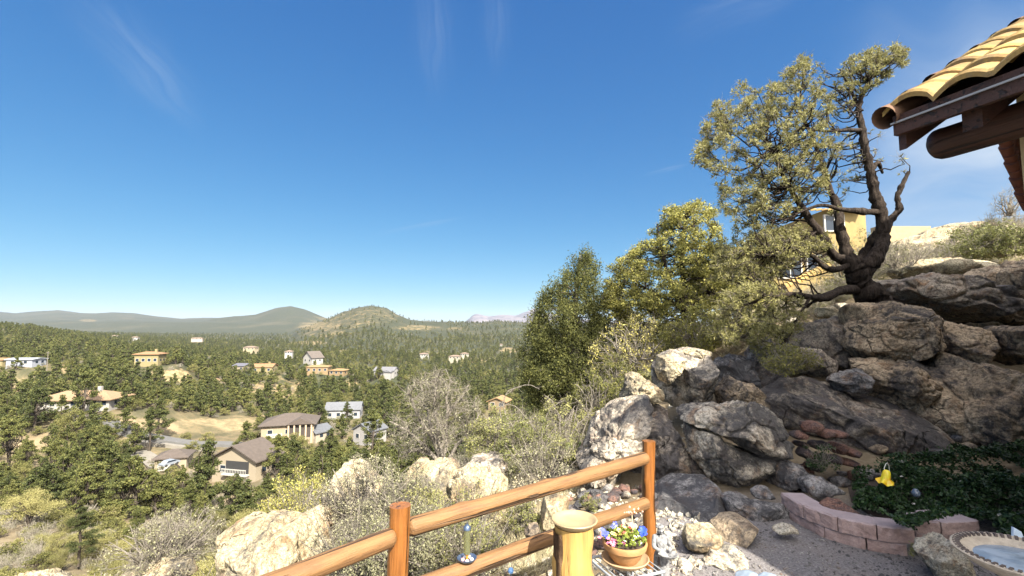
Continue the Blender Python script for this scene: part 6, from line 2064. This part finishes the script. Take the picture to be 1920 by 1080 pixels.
scrub([(600, 1180), (620, 960), (740, 880), (870, 860), (960, 900), (980, 990), (860, 1180)], 34, (3.6, 9), .75, 'low scrub seen through the left fence bay', 'low scrub behind the left fence bay')
scrub([(860, 870), (1060, 760), (1180, 700), (1120, 860), (1000, 960), (960, 900)], 20, (5.5, 12), .9, 'low scrub between the broken cream rock and the juniper', 'low scrub below the juniper')
scrub([(0, 1500), (100, 1080), (300, 1010), (600, 960), (700, 880), (700, 1000), (600, 1200), (300, 1500)], 36, (5.5, 14), 1.5, 'dry scrub around the huge cream boulder', 'dry scrub around the huge cream boulder')
scrub([(640, 960), (740, 860), (1000, 800), (1000, 860), (800, 900)], 26, (8.5, 17), 1.3, 'scrub at the slope brow beside the bare grey tree', 'scrub at the brow of the slope')
scrub([(1440, 620), (1540, 540), (1640, 500), (1680, 470), (1920, 400), (1920, 500), (1660, 540), (1560, 620)], 34, (10, 18), 1.1, 'sunlit scrub on the upper slope behind the outcrop', 'sunlit scrub behind the outcrop')

# prickly pear
q0 = at(1090, 868, 6.9)
pp = empty('prickly_pear', q0, label='small prickly pear cactus on the slope left of the dappled boulder', cat='cactus')
pm = plain('cactus_pad', (.20, .26, .09), .6, .2, 20)
for i, (x, y, z, s_, a, b_) in enumerate(((0, 0, .07, .09, .1, .3), (-.11, .05, .10, .085, -.5, .8), (.10, -.03, .08, .08, .5, -.5), (-.02, .02, .2, .075, .2, 1.2), (-.17, .04, .2, .07, -.7, .2), (.14, 0, .18, .065, .6, .5))):
    v, f = ico(3)
    o = link_mesh('pad', np_mesh('pad', v * [s_, s_ * .16, s_ * 1.2], f), pm, pp, loc=(x, y, z), rot=(.1, a, b_))

# --- groundcover in the bed, sheltered by the outcrop
bed = [(1582, 905), (1600, 876), (1660, 860), (1760, 845), (1860, 835), (1960, 825), (1990, 1010), (1900, 1010), (1870, 965), (1810, 968), (1725, 985), (1690, 975), (1620, 955), (1590, 935)]
r = np.random.default_rng(33)
n = 60000
px = r.uniform(1580, 1990, n); d = r.uniform(3.7, 6.4, n)
x = (px - 960) / F * d
hgt = .03 + .26 * np.clip(fbm(np.stack([x * 2.6, d * 2.6, d * 0], -1), 3, 8) * .9 + .45, 0, 1) + .07 * vnoise(np.stack([x * 9, d * 9, d * 0], -1), 2)
zz = -1.70 + .11 * np.clip(d - 4.4, 0, 2) + hgt * (.25 + .75 * r.random(n) ** .4)
qx, qy = pix(x, d, zz)
ok = in_poly(bed, qx + 26 * vnoise(np.stack([x * 6, d * 6, x * 0], -1), 41), qy + 14 * vnoise(np.stack([x * 5, d * 5, x * 0], -1), 42)) & (fbm(np.stack([x * 3, d * 3, x * 0], -1), 3, 44) > -.45)
C = np.stack([x, d, zz], -1)[ok][:21000]
v, f = leaf_quads(C, .042 * r.uniform(.6, 1.3, len(C)), r, .6, 1.2)
tag(link_mesh('groundcover', np_mesh('groundcover', v, f, False), M['ivy']), 'dark green leafy groundcover filling the bed behind the paver wall', 'groundcover', kind='stuff')
bm_ = MB(); pts = [gpt(a + (1750 - a) * .04, b_ + 4, -1.745) for a, b_ in bed]
bm_.prism([(p_.x, p_.y, -1.745) for p_ in pts], (0, 0, -.3)); tag(bm_.build('planting_bed', plain('bed_soil', (.05, .037, .028), .95, .3, 20)), kind='structure')
# white little blossoms
bl = r.choice(len(C), 16)
for i in bl[:9]:
    v, f = leaf_quads(C[i] + [0, 0, .03] + .006 * r.normal(size=(5, 3)), .022, r, .8, 2)
    tag(link_mesh('blossom', np_mesh('blossom', v, f, False), trim_w), 'tiny white blossom dotting the dark groundcover', 'blossom', 'white blossoms in the groundcover')

# --- dry grass and twig litter on the near slope
n = 4200
px = r.uniform(560, 1330, n * 6); d = np.exp(r.uniform(math.log(3.3), math.log(12), n * 6))
x = (px - 960) / F * d; z = zt(x, d)
qx, qy = pix(x, d, z)
ok = in_poly([(560, 1080), (600, 960), (740, 860), (900, 800), (1180, 700), (1340, 640), (1230, 760), (1100, 880), (1060, 960), (1030, 1080)], qx, qy)
ok &= fbm(np.stack([x * 1.4, d * 1.4, x * 0], -1), 3, 12) > -.1
C = np.stack([x, d, z], -1)[ok][:n]
v, f = spikes(C, .13 * r.uniform(.5, 1.5, len(C)), r, 9, .018, axis=np.array([0, 0, 1.6]), spread=.8)
tag(link_mesh('dry_grass', np_mesh('dry_grass', v, f, False), M['dry']), 'dry straw-coloured grass tufts on the rocky slope beyond the fence', 'grass', kind='stuff')
n = 2600
px = r.uniform(1350, 1960, n * 5); d = r.uniform(8.5, 19, n * 5)
x = (px - 960) / F * d; z = zt(x, d)
ok = (fbm(np.stack([x * .6, d * .6, x * 0], -1), 3, 13) > .0) & ~((px < 1640) & (d < 9.6))
C = np.stack([x, d, z], -1)[ok][:n]
v, f = spikes(C, .24 * r.uniform(.5, 1.5, len(C)), r, 9, .02, axis=np.array([0, 0, 1.4]), spread=1)
tag(link_mesh('sunny_grass', np_mesh('sunny_grass', v, f, False), M['dry']), 'dry yellow grass on the sunlit upper slope right of the pine', 'grass', kind='stuff')
# gravel crumbs on the patio
n = 5200
px = r.uniform(1180, 2000, n); d = r.uniform(2.6, 4.7, n); x = (px - 960) / F * d
z = zt(x, d)
s_ = .005 + .012 * r.random(n) ** 3
v0, f0 = ico(1)
v = (np.stack([x, d, z], -1)[:, None] + v0[None] * s_[:, None, None] * r.uniform(.6, 1.2, (n, 1, 3))).reshape(-1, 3)
f = (f0[None] + (np.arange(n) * len(v0))[:, None, None]).reshape(-1, 3)
tag(link_mesh('gravel', np_mesh('gravel', v, f), M['rock_grey']), 'grey gravel crumbs on the patio ground', 'gravel', kind='stuff')
# ------------------------------------------------------------------ trees of the valley
def proto_tree(kind, seed, nleaf, leafsize):
    """unit-height tree standing at the origin; returns (wood mesh, leaf mesh)"""
    T = Tree((0, 0, 0), seed)
    r = T.r
    if kind == 'pine':
        T.limb([(0, 0, -.15), (.01, 0, .3), (-.01, .01, .65), (0, 0, .97)], [.028, .022, .013, .004], None, 6, jit=.1, sub=3)
        nc = 34; z = r.uniform(.2, .97, nc)
        rad = (.30 * (1 - z) ** .75 + .035) * r.uniform(.55, 1.15, nc)
        a = r.uniform(0, 6.28, nc)
        C = np.stack([rad * np.cos(a), rad * np.sin(a), z], -1); R = r.uniform(.06, .115, nc) * (1.15 - z * .5)
        ax_ = np.linspace(.62, .99, 9)
        C = np.concatenate([C, np.stack([.012 * r.normal(size=9), .012 * r.normal(size=9), ax_], -1)]); R = np.concatenate([R, .10 - .055 * (ax_ - .62) / .37]); nc += 9
        T.connect(C, k=.006, maxr=.012, n=3, up=.05); fl, sh = .6, .6
    elif kind == 'oak':
        for k in range(4):
            a = k * 1.57 + r.uniform(0, 1)
            T.limb([(0, 0, -.15), (.05 * math.cos(a), .05 * math.sin(a), .2), (.2 * math.cos(a), .2 * math.sin(a), .55)], [.03, .022, .01], None, 5, jit=.1, sub=3)
        nc = 36; d_ = r.normal(size=(nc, 3)); d_ /= np.linalg.norm(d_, axis=1, keepdims=True); d_[:, 2] = np.abs(d_[:, 2]) * 1.1 - .15
        C = d_ * (r.random((nc, 1)) ** .35) * [.52, .52, .62] + [0, 0, .30]; R = r.uniform(.10, .19, nc)
        T.connect(C, k=.006, maxr=.012, n=3); fl, sh = .75, .6
    else:
        for k in range(9):
            a = r.uniform(0, 6.28); s_ = r.uniform(.1, .5)
            T.limb([(0, 0, -.1), (s_ * .4 * math.cos(a), s_ * .4 * math.sin(a), .35), (s_ * math.cos(a), s_ * math.sin(a), .85)], [.016, .012, .005], None, 4, jit=.2, sub=3)
        nc = 34; d_ = r.normal(size=(nc, 3)); d_ /= np.linalg.norm(d_, axis=1, keepdims=True); d_[:, 2] = np.abs(d_[:, 2])
        C = d_ * (r.random((nc, 1)) ** .4) * [.6, .6, .75] + [0, 0, .12]; R = r.uniform(.1, .2, nc)
        T.connect(C, k=.006, maxr=.01, n=3)
        if nleaf > 600: T.twigs(C, R * 1.4, 7 if nleaf < 6000 else 16, .0045 if nleaf < 6000 else .003)
        fl, sh = .9, .5
    T.foliage(C, R, nleaf // nc, leafsize, 'leaf', .62, flat=fl, shell=sh, up=.35)
    if T.tv:
        T.wv.append(np.concatenate(T.tv)); T.wf.append(np.concatenate(T.tf) + T.nw)
    w = np_mesh('trunk', np.concatenate(T.wv), np.concatenate(T.wf))
    l = np_mesh('crown', np.concatenate(T.lv), np.concatenate(T.lf), False)
    both = np_mesh('tree', np.concatenate(T.wv + T.lv), [np.concatenate(T.wf), np.concatenate(T.lf) + sum(len(q) for q in T.wv)], False,
                   matidx=np.concatenate([np.zeros(sum(len(q) for q in T.wf)), np.ones(sum(len(q) for q in T.lf))]))
    return w, l, both


KIND = {'pine': ('pine_tree', 'pine', M['valley_bark'], M['valley_pine']), 'oak': ('scrub_oak', 'tree', M['valley_bark'], M['valley_oak']), 'shrub': ('grey_shrub', 'shrub', M['twig'], M['valley_grey'])}
PROTO = {}
for kd in KIND:
    for lod, (nl, ls) in enumerate(((5200, .030), (1500, .060), (420, .095), (15000, .0165))):
        for sd in range(3 if lod < 2 else 2):
            w, l, b3 = proto_tree(kd, 40 + sd + 10 * lod, nl if kd != 'shrub' else int(nl * .75), ls * (1 if kd != 'shrub' else .8))
            w.materials.append(KIND[kd][2]); l.materials.append(KIND[kd][3]); b3.materials.append(KIND[kd][2]); b3.materials.append(KIND[kd][3])
            if lod == 3 and kd != 'pine':
                l.materials.clear(); l.materials.append(M['near_scrub' if kd == 'oak' else 'near_grey'])
            PROTO[kd, lod, sd] = (w, l, b3)

r = np.random.default_rng(21)
cand = []


def ring(d0, d1, sp, p0=-1.12, p1=.45):
    """jittered spots between two depths with spacing sp"""
    ys = np.arange(d0, d1, sp)
    for y in ys:
        xs = np.arange(p0 * y - 5, p1 * y + 5, sp)
        cand.append(np.stack([xs + r.uniform(-.45, .45, len(xs)) * sp, y + r.uniform(-.45, .45, len(xs)) * sp], -1))


ring(13, 45, 1.75, -1.15, -.28); ring(16, 45, 2.6, -.28, .1); ring(45, 80, 2.7); ring(80, 110, 3.7); ring(110, 220, 4.1); ring(220, 420, 5.2); ring(420, 800, 8.5); ring(800, 1500, 13); ring(1500, 3000, 26)
P = np.concatenate(cand)
x, y = P[:, 0], P[:, 1]
z = zt(x, y)
px, py = pix(x, y, z)
br = bare_at(px, py)
nz = fbm(np.stack([x / 22, y / 22, x * 0], -1), 3, 30)
keep = (br < .62 + .5 * r.random(len(x)) - .25 * nz) & (nz > -.42) & (px < 1190)
keep &= ~((y > 1300) & (px > 540) & (px < 840) & (py < 645) & (r.random(len(x)) < .72))
u = r.random(len(x)) + .35 * fbm(np.stack([x / 40, y / 40, x * 0 + 5], -1), 2, 31)
near = y < 80
kind = np.where(u > .62, 1, np.where(u < .14, 2, 0))
kind = np.where(near, np.where(u > .42, 2, np.where(u > -.12, 1, 0)), kind)
H = np.where(kind == 0, r.uniform(5.5, 11, len(x)), np.where(kind == 1, r.uniform(3, 5.5, len(x)), r.uniform(1.6, 3, len(x))))
H = np.where(near, np.where(kind == 0, r.uniform(3, 4.6, len(x)), np.where(kind == 1, r.uniform(1.5, 2.9, len(x)), r.uniform(1.1, 2.2, len(x)))) * (1 + .35 * np.clip((y - 40) / 40, 0, 1)), H)
H = np.where(y > 1200, H * 1.25, H)
# open views onto the houses, road and banks
_, ty = pix(x, y, z + H)
hw = H * .38 / y * F
ex = np.zeros(len(x), bool)
for (a, b_, c_, e_, dd) in HOUSE_PX:
    hit = (px + hw > a) & (px - hw < b_) & (ty < e_ - 1) & (py > c_) & (y < dd + 8)
    inside = (px > a - 6) & (px < b_ + 6) & (np.abs(y - dd - 6) < 14 + 0 * x) & (y > dd - 2)
    ex |= hit & (r.random(len(x)) < (.9 if dd < 250 else .6)) | inside & (dd < 500)
for (a, b_, c_, e_, pr) in ((228, 478, 772, 838, .85), (0, 100, 815, 850, .75), (280, 370, 698, 712, .4), (478, 556, 716, 756, .4), (0, 56, 702, 730, .5), (480, 560, 700, 716, .1)):
    hit = (px + hw * .6 > a) & (px - hw * .6 < b_) & (ty < e_) & (py > c_ + 3)
    ex |= hit & (r.random(len(x)) < pr)
keep &= ~ex
x, y, z, H, kind, px, py = (q[keep] for q in (x, y, z, H, kind, px, py))
# trees set by hand where the photograph shows them standing out: photo x, foot y, height in photo px, depth, kind
HAND = [(386, 905, 128, 92, 0), (200, 868, 96, 100, 0), (48, 862, 62, 118, 0), (132, 818, 56, 150, 1), (158, 766, 96, 158, 0), (520, 868, 70, 118, 0), (300, 745, 66, 160, 0), (282, 800, 74, 148, 0), (620, 838, 62, 140, 0), (598, 790, 56, 190, 0),
        (640, 870, 82, 104, 0), (565, 920, 60, 80, 1), (470, 940, 70, 66, 1), (410, 930, 60, 72, 1), (500, 925, 44, 80, 1), (700, 800, 88, 150, 0), (730, 850, 70, 92, 0), (720, 745, 60, 240, 0), (228, 738, 70, 210, 0), (70, 750, 90, 150, 0), (20, 800, 110, 120, 0),
        (105, 835, 84, 110, 0), (502, 830, 30, 150, 0), (555, 800, 26, 165, 1), (650, 786, 42, 205, 0), (155, 945, 90, 52, 0), (260, 930, 70, 60, 0), (690, 930, 60, 60, 1), (900, 830, 60, 60, 1), (950, 800, 70, 80, 0),
        (60, 905, 70, 70, 1), (330, 960, 80, 52, 1), (540, 985, 70, 36, 1)]
hx, hy, hz, hH, hk, hpx, hpy = [], [], [], [], [], [], []
for (a, b_, hh_, d, k) in HAND:
    q = at(a, b_, d)
    hx.append(q.x); hy.append(q.y); hz.append(min(q.z, zt1(q.x, q.y) + 1.5)); hH.append(hh_ / F * d); hk.append(k); hpx.append(a); hpy.append(b_)
x, y, z, H, kind, px, py = (np.concatenate([np.array(a, float), b_]) for a, b_ in zip((hx, hy, hz, hH, hk, hpx, hpy), (x, y, z, H, kind, px, py)))
kind = kind.astype(int)
big = H / y
big[:len(HAND)] += 10

LAND = [(452, 860, 'the cream gable house'), (336, 860, 'the small brown-roofed garage'), (548, 795, 'the columned house'), (150, 745, 'the long white house'), (684, 810, 'the grey gable house'), (648, 765, 'the blue-grey-roofed house'),
        (280, 665, 'the tall yellow house'), (44, 680, 'the low white building'), (496, 690, 'the orange-roofed house'), (600, 690, 'the twin adobe houses'), (722, 698, 'the far grey-roofed house'), (932, 755, 'the small tan house'),
        (820, 780, 'the bare grey tree'), (350, 800, 'the sandy road bank'), (515, 735, 'the pinkish bare slope'), (480, 1000, 'the huge cream boulder'), (640, 920, 'the upright cream boulder'), (50, 830, 'the left lane'),
        (1050, 650, 'the juniper'), (150, 930, 'the left clearing'), (690, 600, 'the sandy cone hill')]
KW = ['green pine', 'olive scrub tree', 'grey twiggy shrub']


def where(a, b_):
    q = min(LAND, key=lambda l: ((a - l[0]) * .8) ** 2 + (b_ - l[1]) ** 2)
    dx, dy = a - q[0], b_ - q[1]
    if abs(dy) > abs(dx) * .6: rel = 'on the slope below' if dy > 0 else 'in the woods above'
    else: rel = 'to the right of' if dx > 0 else 'to the left of'
    ds = math.hypot(dx, dy)
    near_ = 'close ' if ds < 45 else '' if ds < 110 else 'far '
    return near_ + rel + ' ' + q[2], rel + ' ' + q[2]


r = np.random.default_rng(77)
for k, kd in enumerate(('pine', 'oak', 'shrub')):
    sel = np.where(kind == k)[0]
    sel = sel[np.argsort(-big[sel])]
    ind, rest = sel[:298], sel[298:]
    for i in ind:
        lod = 3 if y[i] < 80 else 0 if big[i] % 10 > .045 else 1
        w, l, _ = PROTO[kd, lod, int(r.integers(2 if lod == 3 else 3))]
        nm, ct = KIND[kd][0], KIND[kd][1]
        wh, gr = where(px[i], py[i])
        szw = 'tall ' if H[i] > (8.5, 4.5, 2.5)[k] else 'small ' if H[i] < (6, 3.2, 1.9)[k] else ''
        o = empty(nm, (x[i], y[i], z[i] - .05 * H[i]), float(r.uniform(0, 6.28)), label=f'{szw}{KW[k]} {wh}', cat=ct, group=f'{KW[k]}s {gr}')
        s_ = H[i]; wd = r.uniform(.85, 1.25) if k else r.uniform(.9, 1.2)
        o.scale = (s_ * wd, s_ * wd, s_)
        a_ = bpy.data.objects.new('trunk', w); a_.parent = o; COL.objects.link(a_)
        b2 = bpy.data.objects.new('crown', l); b2.parent = o; COL.objects.link(b2)
    # the rest of the wood: one object of instanced trees
    if len(rest):
        lod1 = rest[y[rest] < 330]; lod2 = rest[y[rest] >= 330]
        me = bpy.data.meshes.new(kd + '_wood')
        allr = np.concatenate([lod1, lod2])
        me.vertices.add(len(allr))
        me.vertices.foreach_set('co', np.stack([x[allr], y[allr], z[allr] - .05 * H[allr]], -1).astype(np.float32).ravel())
        for nm, arr in (('tsize', H[allr]), ('turn', r.uniform(0, 6.28, len(allr))), ('pick', np.where(np.arange(len(allr)) < len(lod1), 0, 2) + r.integers(0, 2, len(allr)))):
            at_ = me.attributes.new(nm, 'FLOAT', 'POINT'); at_.data.foreach_set('value', arr.astype(np.float32))
        o = bpy.data.objects.new({'pine': 'pine_wood', 'oak': 'oak_scrub', 'shrub': 'grey_brush'}[kd], me)
        COL.objects.link(o)
        tag(o, {'pine': 'distant pine woods covering the valley floor and far slopes', 'oak': 'distant olive scrub scattered through the valley woods', 'shrub': 'distant grey brush scattered through the valley'}[kd],
            {'pine': 'woods', 'oak': 'scrub', 'shrub': 'brush'}[kd], kind='stuff')
        ng = bpy.data.node_groups.new(kd + '_scatter', 'GeometryNodeTree')
        ng.interface.new_socket('Geometry', in_out='INPUT', socket_type='NodeSocketGeometry')
        ng.interface.new_socket('Geometry', in_out='OUTPUT', socket_type='NodeSocketGeometry')
        gi = ng.nodes.new('NodeGroupInput'); go = ng.nodes.new('NodeGroupOutput')
        gti = ng.nodes.new('GeometryNodeGeometryToInstance')
        # source trees: real trees of the wood, standing far off among the others
        srcs = []
        for j, (lod, sd) in enumerate(((1, 0), (1, 1), (2, 0), (2, 1))):
            so = bpy.data.objects.new({'pine': 'pine_tree', 'oak': 'scrub_oak', 'shrub': 'grey_shrub'}[kd], PROTO[kd, lod, sd][2])
            xx, yy = -60.0 + 90 * j + 20 * k, 905.0 + 13 * k
            so.location = (xx, yy, zt1(xx, yy) - .3); so.scale = (6, 6, 6) if k < 2 else (3, 3, 3)
            COL.objects.link(so)
            tag(so, f'far {KW[k]} in the wooded flat, {["below the left ridge", "below the orange-roofed house skyline", "below the cone hill", "right of the cone hill"][j]}', KIND[kd][1], f'far {KW[k]}s in the wooded flat')
            srcs.append(so)
        for so in reversed(srcs):
            oi = ng.nodes.new('GeometryNodeObjectInfo'); oi.inputs['Object'].default_value = so; oi.inputs['As Instance'].default_value = True
            oi.transform_space = 'ORIGINAL'
            ng.links.new(oi.outputs['Geometry'], gti.inputs[0])
        iop = ng.nodes.new('GeometryNodeInstanceOnPoints')
        ng.links.new(gi.outputs[0], iop.inputs['Points'])
        ng.links.new(gti.outputs[0], iop.inputs['Instance'])
        iop.inputs['Pick Instance'].default_value = True
        def attr(nm):
            a_ = ng.nodes.new('GeometryNodeInputNamedAttribute'); a_.data_type = 'FLOAT'; a_.inputs['Name'].default_value = nm
            return a_.outputs[0]
        ng.links.new(attr('pick'), iop.inputs['Instance Index'])
        cx = ng.nodes.new('ShaderNodeCombineXYZ'); ng.links.new(attr('turn'), cx.inputs[2])
        ng.links.new(cx.outputs[0], iop.inputs['Rotation'])
        cs = ng.nodes.new('ShaderNodeCombineXYZ')
        for q in range(3): ng.links.new(attr('tsize'), cs.inputs[q])
        ng.links.new(cs.outputs[0], iop.inputs['Scale'])
        ng.links.new(iop.outputs[0], go.inputs[0])
        md = o.modifiers.new('scatter', 'NODES'); md.node_group = ng
print('valley plants', len(x), [int((kind == k).sum()) for k in range(3)])

# ------------------------------------------------------------------ the air
HAZE = True
if HAZE:
    mb = MB(); mb.box((-22000, -60, -140), (22000, 15500, 420))
    hm = bpy.data.materials.new('haze'); hm.use_nodes = True
    t = hm.node_tree; t.nodes.clear()
    out = t.nodes.new('ShaderNodeOutputMaterial'); pv = t.nodes.new('ShaderNodeVolumePrincipled')
    pv.inputs['Color'].default_value = (.72, .83, 1.0, 1)
    pv.inputs['Density'].default_value = 0.000034
    pv.inputs['Anisotropy'].default_value = .2
    t.links.new(pv.outputs[0], out.inputs['Volume'])
    tag(mb.build('haze', hm), kind='stuff')
